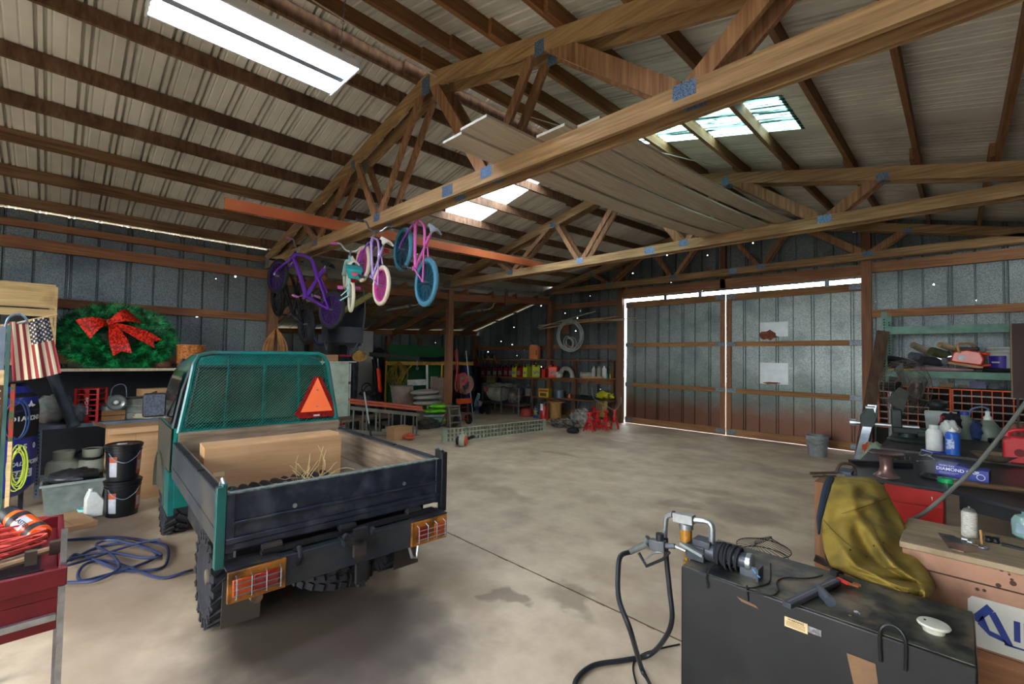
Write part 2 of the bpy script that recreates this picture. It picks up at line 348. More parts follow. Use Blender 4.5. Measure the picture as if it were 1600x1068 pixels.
# ------------------------------------------------------------------ roof sheets, skylights and purlins
def slope_sheet(b, x0, x1, y0, y1, nx=6):
    pr = ribs(y0, y1, .30, .078, wdt=.028, dep=.05, double='all', minor=True); vs = []; xs = [lerp(x0, x1, i/nx) for i in range(nx+1)]
    for a, d in pr:
        for x in xs: vs.append((x, a, zt(x, a)+.145+d))
    W = nx+1
    fs = [(i*W+j, i*W+j+1, (i+1)*W+j+1, (i+1)*W+j) for i in range(len(pr)-1) for j in range(nx)]
    b.add(vs, fs)
SY0, SY1 = 4.86, 5.78
SKY = {'l': (-6.72, -4.55), 'r': (-3.45, -1.22)}
roofl = roofw.copy(); roofl.name = 'roof_sheet_leaky'; holes(roofl, 2.3, .022)
for side, name, (xa, xb) in (('l', 'ceiling_left', (-9.42, XR-.03)), ('r', 'ceiling_right', (XR+.03, 1.85))):
    b = MB(); s0, s1 = SKY[side]
    slope_sheet(b, xa, xb, -4.2, SY0); slope_sheet(b, xa, xb, SY1, 11.35)
    slope_sheet(b, xa, s0, SY0, SY1, 2); slope_sheet(b, s1, xb, SY0, SY1, 2)
    c = ob(name, b, roofw if side == 'r' else roofl, kind='structure', ang=0)
    if side == 'l': CL = c
    else: CRf = c
b = MB(); b.add([(XR-.2, -4.2, zt(XR-.2, 0)+.20), (XR, -4.2, zt(XR, 0)+.21), (XR+.2, -4.2, zt(XR+.2, 0)+.20), (XR-.2, 11.35, zt(XR-.2, 11)+.2), (XR, 11.35, zt(XR, 11)+.21), (XR+.2, 11.35, zt(XR+.2, 11)+.2)], [(0, 1, 4, 3), (1, 2, 5, 4)])
ob('ridge_cap', b, black, CL)
def skymat(name, c, dark, stretch, lo, hi):
    M = bpy.data.materials.new(name); M.use_nodes = True; n = M.node_tree.nodes; l = M.node_tree.links
    for q in list(n):
        if q.type != 'OUTPUT_MATERIAL': n.remove(q)
    o = [q for q in n if q.type == 'OUTPUT_MATERIAL'][0]
    tl = n.new('ShaderNodeBsdfTranslucent'); tp = n.new('ShaderNodeBsdfTransparent'); df = n.new('ShaderNodeBsdfDiffuse'); mx = n.new('ShaderNodeMixShader'); m2 = n.new('ShaderNodeMixShader')
    tl.inputs[0].default_value = lin(c); tp.inputs[0].default_value = lin(c); mx.inputs[0].default_value = .65; l.new(tl.outputs[0], mx.inputs[1]); l.new(tp.outputs[0], mx.inputs[2])
    tc = n.new('ShaderNodeTexCoord'); mp = n.new('ShaderNodeMapping'); mp.inputs['Scale'].default_value = stretch; l.new(tc.outputs['Object'], mp.inputs[0])
    nz = n.new('ShaderNodeTexNoise'); nz.inputs['Scale'].default_value = 1; nz.inputs['Detail'].default_value = 8; nz.inputs['Roughness'].default_value = .7; l.new(mp.outputs[0], nz.inputs[0])
    r = n.new('ShaderNodeValToRGB'); r.color_ramp.elements[0].position = lo; r.color_ramp.elements[1].position = hi; l.new(nz.outputs[0], r.inputs[0])
    df.inputs[0].default_value = lin(dark); l.new(r.outputs[0], m2.inputs[0]); l.new(mx.outputs[0], m2.inputs[1]); l.new(df.outputs[0], m2.inputs[2]); l.new(m2.outputs[0], o.inputs[0]); return M
skl = skymat('skylight_clear', 'f4fbff', '1a2420', (5, 16, 5), .60, .64)
skr = skymat('skylight_mossy', 'b8e6e0', '17302a', (1.6, 30, 2), .40, .56)
for i, (side, mm) in enumerate((('l', skl), ('r', skr))):
    b = MB(); slope_sheet(b, SKY[side][0]-.04, SKY[side][1]+.04, SY0-.02, SY1+.02)
    b.v = [(x, y, z-.003) for x, y, z in b.v]; ob('window_%d' % (i+1), b, mm, kind='structure', ang=0)
BAYS = [(-4.2, 3.08), (2.52, 7.22), (6.68, 11.1)]
PXL = [-4.22, -4.62, -5.2, -5.97, -6.67, -7.35, -8.13, -8.9]
PXR = [-3.88, -3.4, -2.85, -2.22, -1.6, -.94, -.33, .29, .95, 1.5]
for k, (y0, y1) in enumerate(BAYS):
    for xs, par, mm in ((PXL, CL, None), (PXR, CRf, purR)):
        for i, x in enumerate(xs):
            x = x+(.03 if k % 2 else -.012); n = 6; b = MB(); pts = [lerp(y0, y1, j/n) for j in range(n+1)]
            vs = []; wob = random.uniform(-.006, .006)
            for j, y in enumerate(pts):
                z = max(zt(x-.02, y), zt(x+.02, y)) if False else zt(x, y); dx = wob*math.sin(PI*j/n)
                vs += [(x-.021+dx, y, z-.001), (x+.021+dx, y, z-.001), (x+.021+dx, y, z+.139), (x-.021+dx, y, z+.139)]
            fs = [(3, 2, 1, 0), tuple(4*n+q for q in range(4))]
            for j in range(n): fs += [(4*j+q, 4*j+(q+1) % 4, 4*j+4+(q+1) % 4, 4*j+4+q) for q in range(4)]
            b.add(vs, fs); mmm = mm or (pur if i in (5, 6, 7) and k == 0 else purs)
            ob('purlin', b, mmm, par)

# ------------------------------------------------------------------ sliding barn doors
rustgalv = mat('door_sheet', '78827f', '9aa3a1', rough=.45, metal=.4, scale=85, lo=.2, hi=.8, vor=1, dirt='4b565c', dirt_scale=1.6, dirt_amt=.55)
def rust_base(M, z0, z1, col, gcol):
    """rust that has crept up from the wet sill, with a greenish tide mark above"""
    n = M.node_tree.nodes; l = M.node_tree.links; b = n['Principled BSDF']; src = b.inputs['Base Color'].links[0].from_socket
    tc = n.new('ShaderNodeTexCoord'); sp = n.new('ShaderNodeSeparateXYZ'); l.new(tc.outputs['Object'], sp.inputs[0])
    nz = n.new('ShaderNodeTexNoise'); nz.inputs['Scale'].default_value = 2.5; nz.inputs['Detail'].default_value = 6; l.new(tc.outputs['Object'], nz.inputs[0])
    ad = n.new('ShaderNodeMath'); ad.operation = 'MULTIPLY_ADD'; l.new(nz.outputs[0], ad.inputs[0]); ad.inputs[1].default_value = -.5; l.new(sp.outputs[2], ad.inputs[2])
    for hi_, c, am in ((z1, gcol, .55), (z0, col, .85)):
        mr = n.new('ShaderNodeMapRange'); l.new(ad.outputs[0], mr.inputs[0]); mr.inputs[1].default_value = hi_-.45; mr.inputs[2].default_value = hi_; mr.inputs[3].default_value = am; mr.inputs[4].default_value = 0
        mx = n.new('ShaderNodeMix'); mx.data_type = 'RGBA'; l.new(mr.outputs[0], mx.inputs[0]); l.new(src, mx.inputs[6]); mx.inputs[7].default_value = lin(c); src = mx.outputs[2]
    l.new(src, b.inputs['Base Color'])
rust_base(rustgalv, .68, 1.35, '6b3f28', '46544a')
dwx = wood('door_wood', '6e492c', '9c744a', 0); dwz = wood('door_wood', '66422a', '8c6240', 2)
def door(name, x0, x1, inner, zz):
    d = ob(name, MB().bx(x0, x1, 11.135, 11.165, .006, .17), dwx, kind='structure')
    s = ribwall('sheet', rustgalv, 1, 11.17, x0+.01, x1-.01, .03, 3.3, 1, ph=-.17 if inner == x0 else -.29, parent=d, kind=None)
    for z0, z1 in ((3.17, 3.33), (2.09, 2.2), (1.0, 1.11)): ob('rail', MB().bx(x0+.005, x1-.005, 11.13, 11.165, z0, z1), dwx, d)
    for x in (x0+.06, x1-.06):
        w_ = .055 if abs(x-inner) < .2 else .05
        ob('stile', MB().bx(x-w_, x+w_, 11.122, 11.165, .06, 3.31), dwz, d) if abs(x-inner) < .2 else None
    for z in (3.25, 2.14, 1.06, .1):
        for x, s in ((x0, 1), (x1, -1)):
            ob('joint_plate', MB().bx(min(x+s*.02, x+s*.22), max(x+s*.02, x+s*.22), 11.112, 11.12, z-.045, z+.045), steel, d)
    return d
d1 = door('door_1', -6.577, -3.913, -3.913, 0); d2 = door('door_2', -3.898, -1.318, -3.898, 0)
patch = mat('patch_sheet', 'a9aeb0', 'b9bdbd', rough=.4, metal=.4, scale=6); rust = mat('rust', '5d3524', '7a4a34', rough=.85, scale=14)
ob('patch', MB().bx(-3.18, -2.62, 11.160, 11.163, 1.25, 1.72), patch, d2)
ob('patch', MB().bx(-3.18, -2.62, 11.160, 11.163, 2.3, 2.62), patch, d2)
def ragged(cx, cz, rx, rz, seed, y=11.157):
    random.seed(seed); return MB().prism([(cx+rx*math.cos(t*.45)*random.uniform(.6, 1.1), cz+rz*math.sin(t*.45)*random.uniform(.6, 1.1)) for t in range(14)], 1, y-.002, y)
ob('rust_patch', ragged(-3.0, 2.33, .2, .13, 3), rust, d2)
ob('rust_patch', ragged(-2.95, 1.27, .2, .03, 5), rust, d2)
for x in (-5.4, -4.5, -3.2, -1.9):
    ob('roller_bracket', MB().bx(x-.04, x+.04, 11.10, 11.12, 3.3, 3.42).bx(x-.02, x+.02, 11.09, 11.14, 3.38, 3.47), steel, d1 if x < -3.9 else d2)
random.seed(11)
# outside the doors the yard is lit by the sky (ground slab continues as floor)

# ------------------------------------------------------------------ roof trusses, one object for each ply
XB = [-6.9, -5.05, -3.05, -1.2]; XTn = [-7.5, -5.72, -4.05, -2.42, -.62]
def truss(y, b0, zc, lab, group, seed, full=True):
    random.seed(seed)
    t = root('roof_truss', lab, 'roof truss', (XR, y, zc), group=group)
    def zt2(x): return b0+SLOPE*(HALF-abs(x-XR))
    L = lambda x, yy, z: (x-XR, yy-y, z-zc)
    ob('bottom_chord', MB().beam((-9.25, y, zc), (-3.63, y, zc+.004), .038, .145).beam((-3.63, y, zc+.004), (1.3, y, zc), .038, .145), wx, t, world=True)
    h = .16
    for s in (-1, 1):
        xe = XR+s*(HALF+.15); b = MB(); z0 = zt2(xe); z1 = zt2(XR)
        b.prism([(xe, z0-h), (xe, z0), (XR, z1), (XR, z1-h)], 1, y-.019, y+.019); ob('top_chord', b, wx, t, world=True)
    def web(xb, xt, wd=.089):
        zt_ = zt2(xt)-h*.55
        ob('web', MB().beam((xb, y, zc+.04), (xt, y, zt_), .036, wd), wz if abs(xb-xt) < 1.4 else wx, t, world=True)
    web(XB[0], XTn[0]); web(XB[0]+.04, XTn[1]-.05); web(XB[1]-.05, XTn[1]+.05); web(XB[1]+.05, XTn[2]-.06); web(XB[2]-.05, XTn[2]+.08, .12 if full else .089); web(XB[2]+.04, XTn[3]-.06, .089)
    web(XB[3]-.06, XTn[3]+.08, .135); web(XB[3]+.04, XTn[4], .12)
    for x, z, w_, h_ in [(x, zc+.03, .15, .10) for x in XB]+[(XTn[1], zt2(XTn[1])-.12, .1, .11), (XTn[3], zt2(XTn[3])-.12, .1, .13), (XTn[0], zt2(XTn[0])-.12, .09, .1), (XTn[4], zt2(XTn[4])-.12, .12, .08), (XR, zt2(XR)-.14, .14, .2), (-3.63, zc, .17, .11), (-9.1, zc+.03, .2, .12)]:
        ob('gusset_plate', MB().bx(x-w_/2, x+w_/2, y-.0215, y-.0195, z-h_/2, z+h_/2), platem, t, world=True)
    return t
truss(2.73, 3.59, 3.41, 'nearest roof truss, front ply, running over the small bicycles', None, 1)
truss(2.90, 3.59, 3.41, 'nearest roof truss, rear ply, just behind the one the bicycles hang from', None, 2)
truss(6.90, 3.70, 3.56, 'middle roof truss, front ply, carrying the far ends of the grey boards', None, 3)
truss(7.07, 3.70, 3.56, 'middle roof truss, rear ply, resting on the free standing post', None, 4)
truss(10.80, 3.88, 3.79, 'end roof truss above the barn doors, front ply', None, 5, False)
truss(10.93, 3.88, 3.79, 'end roof truss above the barn doors, rear ply against the wall', None, 6, False)

# ------------------------------------------------------------------ hanging fluorescent fixture (the lit lamp) 
white = mat('white_enamel', 'd8dde2', 'c9ced4', rough=.35, scale=5)
tube_m = mat('lit_tube', 'ffffff', emit='d6e4ff', es=44)
refl = mat('lamp_reflector', 'f2f6fb', emit='e6eeff', es=2.2)
FX, FY, FZ = -3.42, .93, 3.90
lf = root('fluorescent_light', 'lit six-tube fluorescent fixture hung under the left roof slope', 'ceiling light', (FX, FY, FZ))
b = MB(); b.bx(-.245, .245, -.60, .60, .045, .06); b.bx(-.25, -.235, -.6, .6, .0, .055); b.bx(.235, .25, -.6, .6, 0, .055); ob('housing', b, white, lf)
ob('ballast_cover', MB().prism([(-.045, .045), (-.03, -.0), (.03, -.0), (.045, .045)], 1, -.585, .585), mat('grey_ballast', '8a929c', '9aa2ac', rough=.4, metal=.3, scale=4), lf)
for s in (-1, 1):
    ob('end_plate', MB().bx(-.25, .25, s*.6-.006, s*.6+.006, -.012, .06), white, lf)
for x in (-.205, -.145, -.085, .085, .145, .205):
    tb = ob('tube', MB().cyl((x, -.585, .016), (x, .585, .016), .0135, 10), tube_m, lf)
    for s in (-1, 1): ob('tube_end', MB().cyl((x, s*.585, .016), (x, s*.607, .016), .012, 10), mat('aluminium', 'b5b9bd', rough=.3, metal=.9), tb)
for s in (-1, 1): ob('reflector', MB().bx(s*.145-.088, s*.145+.088, -.59, .59, .038, .042), refl, lf)
for s in (-1, 1):
    pts = [(x_, s*.55, z_) for x_, z_ in ((0, .06), (-.09 if s > 0 else .0, .62))]
    ch = MB(); 
    for i in range(16):
        t_ = i/15; ch.torus((lerp(0, .12, t_), s*.55, lerp(.07, zt(FX+.12, FY)+.1-FZ, t_)), .013, .0022, (1, 0, 0) if i % 2 else (0, 1, 0), 8, 4)
    ob('chain', ch.cyl((0, s*.55, .06), (.12, s*.55, zt(FX+.12, FY)+.1-FZ), .002, 5), steel, lf)

# rear gable behind the camera: the wide doorway that lets the daylight in
for nm, x0, x1, z0 in (('wall_front', -9.3, -5.0, 0), ('wall_front_beside', .6, 1.7, 0), ('wall_front_over', -5.0, .6, 3.3)):
    ribwall(nm, galv, 1, -4.2, x0, x1, z0, lambda x: zt(x, 0)+.14, -1)

fill_lamp = copy_tree(lf); fill_lamp.location = (-1.5, -.1, 3.56); fill_lamp['label'] = 'added unseen six-tube fill fixture, hung under the right roof slope'  # fill lamp added out of view to brighten tank and bench
# ------------------------------------------------------------------ the small green truck (local +x towards its cab, +y its left flank)
teal = mat('teal_paint', '0c4a47', '11605a', rough=.35, scale=3, dirt='2d2a22', dirt_scale=2.5, dirt_amt=.7, coat=.3)
tealb = mat('teal_paint_clean', '0a524c', '0e665e', rough=.3, scale=3, coat=.4)
dusty = mat('dusty_dark_paint', '1d2630', '3a3a38', rough=.55, scale=3, lo=.35, hi=.7, dirt='4b4238', dirt_scale=2, dirt_amt=.6)
navy = mat('navy_tailgate', '0d1320', '1c2534', rough=.45, scale=4, stretch=(1, 2, 3), dirt='454a52', dirt_scale=7, dirt_amt=.55, coat=.15)
cabside = mat('dusty_cab_side', '3a372f', '4c473c', rough=.45, scale=3, dirt='1c2c2a', dirt_scale=1.5, dirt_amt=.6)
rub = mat('tyre_rubber', '15161a', '232428', rough=.85, scale=18, bump=.15)
glassd = mat('dark_glass', '2a2c28', '3a3830', rough=.08, scale=1.5, spec=.8)
bedwood = mat('bed_board', '574737', '80705a', rough=.8, scale=1.8, stretch=(1.5, 1.5, 16), lo=.3, hi=.7, bump=.3, dirt='4a3a2b', dirt_scale=2.5, dirt_amt=.5)
chassis = mat('chassis_black', '14151a', '2a2a2c', rough=.6, scale=8, dirt='4a4033', dirt_scale=4, dirt_amt=.5)
chrome = mat('bare_steel', 'a8acb0', '8d9195', rough=.3, metal=.85, scale=20)
amber = mat('amber_plate', '9c6420', '7c4c18', rough=.45, scale=9, dirt='2c2014', dirt_scale=9, dirt_amt=.9)
redl = mat('red_lens', '8c1a14', '6a120f', rough=.2, scale=20, coat=.5); oral = mat('orange_lens', 'b24a18', '97390f', rough=.2, scale=20, coat=.5)
RY = math.pi-math.radians(2.4)
tk = root('small_truck', 'small dark green flatbed truck with mesh headboard and drop sides, parked on the concrete', 'truck', (-2.74, 1.34, 0), RY)
def P(name, mb, m, par=None, **k): return ob(name, mb, m, par or tk, **k)
# bed
P('bed_floor', MB().bx(.03, 1.9, -.66, .66, .69, .725), mat('bed_floor', '5e5242', '83745e', rough=.85, scale=3, dirt='3a3226', dirt_scale=3, dirt_amt=.6))
b = MB(); b.prism([(.0, .69), (.0, 1.0), (.035, 1.0), (.035, .97), (.012, .965), (.012, .93), (.03, .925), (.03, .88), (.01, .87), (.01, .80), (.03, .79), (.03, .74), (-.012, .735), (-.012, .70), (.035, .69)], 1, -.675, .675)
tg = P('tailgate', b, navy, bev=.004)
P('stiffener', MB().bx(-.014, .0, -.64, .64, .835, .85), navy, tg, bev=.004); P('stiffener', MB().bx(-.016, .0, -.675, .675, .735, .765), navy, tg, bev=.005)
for y in (-.655, .655): P('end_channel', MB().bx(-.012, .0, y-.022, y+.022, .69, 1.0), navy, tg, bev=.004)
P('lip', MB().bx(-.006, .036, -.66, .66, .996, 1.004), mat('worn_lip', '6f756c', '3a4a48', rough=.5, scale=30), tg)
for y in (-.45, .02, .45): P('hinge', MB().bx(-.03, .03, y-.045, y+.045, .655, .70).cyl((-.02, y-.05, .68), (-.02, y+.05, .68), .018, 10), chassis, tg)
for y in (-.38, .33): P('catch', MB().cyl((-.004, y, .87), (.01, y, .87), .013, 12), chrome, tg)
for s in (1, -1):
    g = P('side_gate', MB().bx(.04, 1.9, s*.69-.012, s*.69+.012, .70, .985).bx(.04, 1.9, s*.675-.014, s*.675+.014, .965, .99).bx(.04, 1.9, s*.69-.018, s*.69+.018, .78, .80), dusty, bev=.003)
    P('lining_board', MB().bx(.06, 1.87, s*.652-.014, s*.652+.014, .73, .978), bedwood, g)
    for x0 in (.1, .7, 1.3): P('rail_cap', MB().bx(x0, x0+.57, s*.683-.02, s*.683+.02, .99, .998), black, g)
    c = P('corner_post', MB().bx(-.02, .03, s*.70-.022, s*.70+.022, .62, 1.045).bx(-.012, .07, s*.685-.012, s*.685+.012, .95, 1.06), teal if s > 0 else black, bev=.003)
    P('latch', MB().tube([(.0, s*.69, 1.05), (.04, s*.69, 1.075), (.08, s*.69, 1.03)], .009, 6), chrome, c)
    if s > 0: P('corner_gusset', MB().prism([(.03, .90), (.03, 1.03), (.16, .90)], 1, .64, .648), tealb, c)
P('front_board', MB().bx(1.85, 1.885, -.67, .67, .72, 1.075), bedwood)
# headboard guard
gx0 = 1.9
def gpath(k): return [(gx0, -.665, 1.07), (gx0, -.60, 1.42), (gx0, -.555, 1.66), (gx0, -.52, 1.725), (gx0, -.46, 1.755), (gx0, .46, 1.745), (gx0, .545, 1.72), (gx0, .575, 1.66), (gx0, .61, 1.42), (gx0, .665, 1.07)]
gd = P('headboard_guard', MB().tube(gpath(0), .021, 8).bx(gx0-.012, gx0+.012, -.66, .66, 1.06, 1.085).cyl((gx0+.03, 0.02, 1.08), (gx0+.03, .02, 1.75), .014, 8).cyl((gx0+.03, -.3, 1.08), (gx0+.03, -.28, 1.75), .012, 8).cyl((gx0+.03, .33, 1.08), (gx0+.03, .31, 1.75), .012, 8), teal)
def glim(z):
    """half width of the guard at height z"""
    if z < 1.66: return lerp(.655, .562, (z-1.07)/.59)
    return lerp(.562, .46, min(1, ((z-1.66)/.085))**1.6)
b = MB(); cw, chh = .0265, .0135; z = 1.085; r = 0
while z < 1.742:
    lim = glim(z)-.004; n = int(2*lim/(cw/2)); y = -lim; up = r % 2
    ys = [(-round(lim/(cw/2))+k)*(cw/2) for k in range(int(2*round(lim/(cw/2)))+1)]
    vs = []
    for k, yy in enumerate(ys):
        q = int(round(yy/(cw/2))); zz = z+(chh/2 if (q+r) % 2 else -chh/2)
        vs += [(gx0-.004, yy, zz-.0016), (gx0+.003, yy, zz+.0016)]
    b.add(vs, [(2*k, 2*k+2, 2*k+3, 2*k+1) for k in range(len(ys)-1)])
    z += chh; r += 1
P('expanded_mesh', b, mat('mesh_teal', '13604f', '1f7866', rough=.4, scale=6, dirt='3c3b2c', dirt_scale=2, dirt_amt=.4), gd, ang=0)
# slow vehicle emblem on the mesh
zc, yc = 1.30, -.455
em = P('warning_triangle', MB().prism([(yc-.21, zc-.145), (yc-.16, zc-.185), (yc+.16, zc-.185), (yc+.21, zc-.145), (yc+.035, zc+.225), (yc-.035, zc+.225)], 0, gx0-.014, gx0-.011), mat('dark_red_reflector', '7c1712', '651110', rough=.35, scale=60, vor=1), gd)
P('orange_field', MB().prism([(yc-.155, zc-.125), (yc+.155, zc-.125), (yc, zc+.215)], 0, gx0-.0165, gx0-.0145), mat('fluorescent_orange', 'f0703c', 'e8683a', rough=.5, scale=3), em)
for q in (-.075, .09): P('rivet', MB().cyl((gx0-.02, yc, zc+q), (gx0-.016, yc, zc+q), .008, 10), chrome, em)
P('label', MB().bx(gx0-.0165, gx0-.0148, yc+-.03, yc+.03, zc-.172, zc-.155), mat('pale_label', 'b9aba0'), em)
# cab
prof = [(-.69, .42), (-.70, .8), (-.69, 1.1), (-.645, 1.4), (-.575, 1.64), (-.50, 1.72), (-.36, 1.755), (0, 1.77)]
prof = prof+[(-y, z) for y, z in prof[-2::-1]]
def cabx(z, t): return lerp(1.99, 3.22-.42*max(0, (z-1.05)/.7)**1.1, t)
b = MB(); n = 6; vs = []; ring = len(prof)
for i in range(n+1):
    for y, z in prof:
        e = .03*(1 if i in (0, n) else 0); vs.append((cabx(z, i/n)-(e if i == n else 0), y*(1-.03*(i in (0, n))), z-(.02 if i in (0, n) and z > 1.6 else 0)))
fs = [(i*ring+k, (i+1)*ring+k, (i+1)*ring+k+1, i*ring+k+1) for i in range(n) for k in range(ring-1)]+[tuple(range(ring))[::-1], tuple(n*ring+k for k in range(ring))]
cb = P('cab', b.add(vs, fs), tealb, ang=50)
for s in (1, -1):
    pts = [(2.08, .44), (2.95, .44), (2.95, .75), (3.05, 1.08), (2.78, 1.08), (2.08, 1.08)]
    b = MB(); b.add([(x, s*(.703+dy if z < 1.0 else .694+dy), z) for dy in (0, .006) for x, z in pts], [(0, 1, 2, 3, 4, 5), (6, 7, 8, 9, 10, 11)]+[(i, (i+1) % 6, 6+(i+1) % 6, 6+i) for i in range(6)])
    P('cab_door', b, cabside, cb)
    b = MB(); b.add([(x, s*y, z) for x, y, z in ((2.1, .704, 1.12), (2.98, .704, 1.12), (2.72, .622, 1.58), (2.12, .622, 1.58))], [(0, 1, 2, 3)]); P('side_window', b, glassd, cb)
P('rear_window', MB().add([(1.984, -.62, 1.09), (1.984, .62, 1.09), (1.984, .54, 1.64), (1.984, -.54, 1.64)], [(0, 1, 2, 3)]), mat('rear_glass', '4c4a38', '2f3a33', rough=.12, scale=4, lo=.3, hi=.7, spec=.8, dirt='6a4a3c', dirt_scale=3, dirt_amt=.7), cb)
P('window_seal', MB().tube([(1.98, -.61, 1.12), (1.98, -.53, 1.61), (1.98, .53, 1.61), (1.98, .61, 1.12)], .012, 6, True), black, cb)
for s in (1, -1):
    P('pillar_trim', MB().tube([(2.0, s*.69, 1.1), (2.0, s*.635, 1.42), (2.02, s*.565, 1.66)], .018, 6), black, cb); P('pillar_trim', MB().tube([(3.08, s*.69, 1.1), (2.85, s*.62, 1.5), (2.74, s*.55, 1.68)], .016, 6), black, cb)
mr = P('side_mirror', MB().box((0, 0, 0), (.045, .17, .22)), black, cb, bev=.02); mr.location = (2.5, .785, 1.26)
P('mirror_arm', MB().tube([(-.0, -.02, -.08), (.02, -.12, -.14), (.0, -.19, -.22)], .012, 6), chrome, mr)
P('mirror_glass', MB().box((-.026, 0, 0), (.003, .145, .19)), mat('mirror_face', '2c3036', '4a5058', rough=.3, scale=60), mr, bev=.0)
for s in (1, -1):
    b = MB(); b.grid(lambda u, v: (2.72+.42*math.cos(PI*u), s*(.66+.06*v), .38+.40*math.sin(PI*u)), 14, 1, .02)
    P('front_fender', b, cabside, cb); P('sill_panel', MB().bx(2.0, 2.3, s*.69-.02, s*.69+.02, .36, .72), teal, cb)
# chassis, bumper bar, lamps
P('chassis_rails', MB().bx(.1, 2.9, .27, .33, .50, .60).bx(.1, 2.9, -.33, -.27, .50, .60).bx(.1, .16, -.6, .6, .58, .66).bx(.75, .81, -.6, .6, .58, .68).bx(1.4, 1.46, -.6, .6, .58, .68).bx(.9, 1.8, -.55, -.2, .32, .56).bx(1.1, 1.9, .25, .58, .34, .58), chassis)
bm = P('rear_bumper', MB().bx(-.075, -.015, -.66, .66, .455, .625).bx(-.015, .09, -.66, .66, .60, .625), dusty, bev=.006)
P('hook', MB().tube([(-.02, .33, .62), (-.10, .33, .66), (-.13, .33, .62), (-.09, .33, .57)], .014, 8), chassis, bm)
P('hitch_bracket', MB().bx(-.13, -.02, -.12, .08, .60, .635).bx(-.13, -.10, -.06, .02, .52, .69).cyl((-.13, -.10, .66), (-.13, -.08, .66), .025, 10).cyl((-.14, .07, .66), (-.11, .07, .66), .02, 10), chassis, bm)
P('drawbar', MB().bx(-.02, .02, -.62, .5, .635, .66), chassis, bm)
P('tow_bracket', MB().bx(-.06, -.03, -.10, -.03, .32, .47).bx(-.065, -.03, -.085, -.045, .30, .34), chassis, bm)
P('tow_loop', MB().tube([(-.05, -.40, .46), (-.06, -.42, .38), (-.05, -.46, .36), (-.04, -.48, .46)], .012, 8), chrome, bm)
b = MB()
for s in (1, -1): b.bx(-.1, -.02, s*.66-(.0 if s < 0 else .05), s*.66+(.05 if s < 0 else 0), .47, .63)
for y in (-.55, .55): P('lamp_step', MB().bx(-.09, .05, y-.13, y+.13, .625, .634), chassis, bm)
for s in (1, -1):
    lp = P('tail_lamp', MB().bx(-.098, -.075, s*.535-.14, s*.535+.14, .462, .622), amber, bm, bev=.004)
    P('lens', MB().bx(-.118, -.098, s*.54-.105, s*.54+.02*s, .495, .585) if s > 0 else MB().bx(-.118, -.098, -.52, -.435, .495, .585), redl, lp, bev=.006)
    P('lens', MB().bx(-.116, -.098, *sorted((s*.565, s*.655)), .495, .585), oral, lp, bev=.006)
    g = MB()
    for k in range(4): g.tube([(-.1, s*(.43+.07*k), .48), (-.13, s*(.43+.07*k), .49), (-.13, s*(.43+.07*k), .59), (-.1, s*(.43+.07*k), .60)], .003, 5)
    for z in (.51, .54, .57): g.cyl((-.13, s*.425, z), (-.13, s*.655, z), .0028, 5)
    P('lamp_cage', g, chrome, lp)
    P('mud_flap', MB().grid(lambda u, v: (.2+.02*v, s*(.64-.20*u), .46-.27*v), 2, 4, .006), dusty)
P('exhaust_pipe', MB().lathe([(.03, 0), (.03, .25), (.022, .25), (.022, .02)], (-.03, .52, .42), (1, 0, -.02), 14), mat('rusty_pipe', '4a3a2e', '6a5544', rough=.7, scale=20))
P('axle', MB().cyl((.72, -.6, .30), (.72, .6, .30), .04, 10).ell((.72, 0, .30), (.13, .12, .12), 12).cyl((2.72, -.6, .30), (2.72, .6, .30), .035, 10), chassis)
# wheels
def tyre(R, wd, lug=True):
    b = MB(); b.lathe([(R*.60, -wd*.38), (R*.72, -wd*.5), (R*.9, -wd*.52), (R*.965, -wd*.46), (R*.975, 0), (R*.965, wd*.46), (R*.9, wd*.52), (R*.72, wd*.5), (R*.60, wd*.38)], ax=(0, 1, 0), n=40)
    if lug:
        N = 20
        for k in range(N):
            for s in (-1, 1):
                a = 2*PI*(k+(.5 if s > 0 else 0))/N
                Mx = Matrix.Rotation(a, 4, 'Y')
                c0 = V((0, s*wd*.28, R*.985)); Rz = Matrix.Translation(c0) @ Matrix.Rotation(s*.55, 4, 'Z')
                b.bx(-.017, .017, -wd*.27, wd*.27, -.014, .011, Mx @ Rz)
                c1 = V((0, s*wd*.51, R*.93)); b.bx(-.018, .018, -.006, .006, -.035, .018, Mx @ Matrix.Translation(c1))
    return b
rimm = mat('steel_rim', '4b4438', '7a7060', rough=.5, metal=.4, scale=8)
for x, y in ((.72, .56), (.72, -.60), (2.72, .585), (2.72, -.585)):
    wlh = P('wheel', tyre(.295, .17), rub, ang=25); wlh.location = (x, y, .295)
    s = 1 if y > 0 else -1
    P('rim', MB().lathe([(.18, s*.06), (.165, s*.02), (.12, s*.015), (.10, s*.05), (.05, s*.055), (.045, s*.075), (.001, s*.075)], ax=(0, 1, 0), n=24), rimm, wlh)
sp = P('spare_wheel', tyre(.27, .16, False), rub); sp.location = (.30, -.02, .345); sp.rotation_euler = (PI/2+.10, -.0, .0)
b = MB()
for k in range(26):
    a = 2*PI*k/26
    for q in (-1, 0, 1): b.bx(-.02, .02, -.02, .02, -.008, .008, Matrix.Rotation(a, 4, 'Y') @ Matrix.Translation((0, q*.05, .268)) @ Matrix.Rotation(q*.5+.3, 4, 'Z'))
P('tread', b, rub, sp)
P('spare_bracket', MB().bx(-.01, .02, -.14, -.08, .32, .48).bx(.0, .5, -.03, .02, .46, .49), chassis)

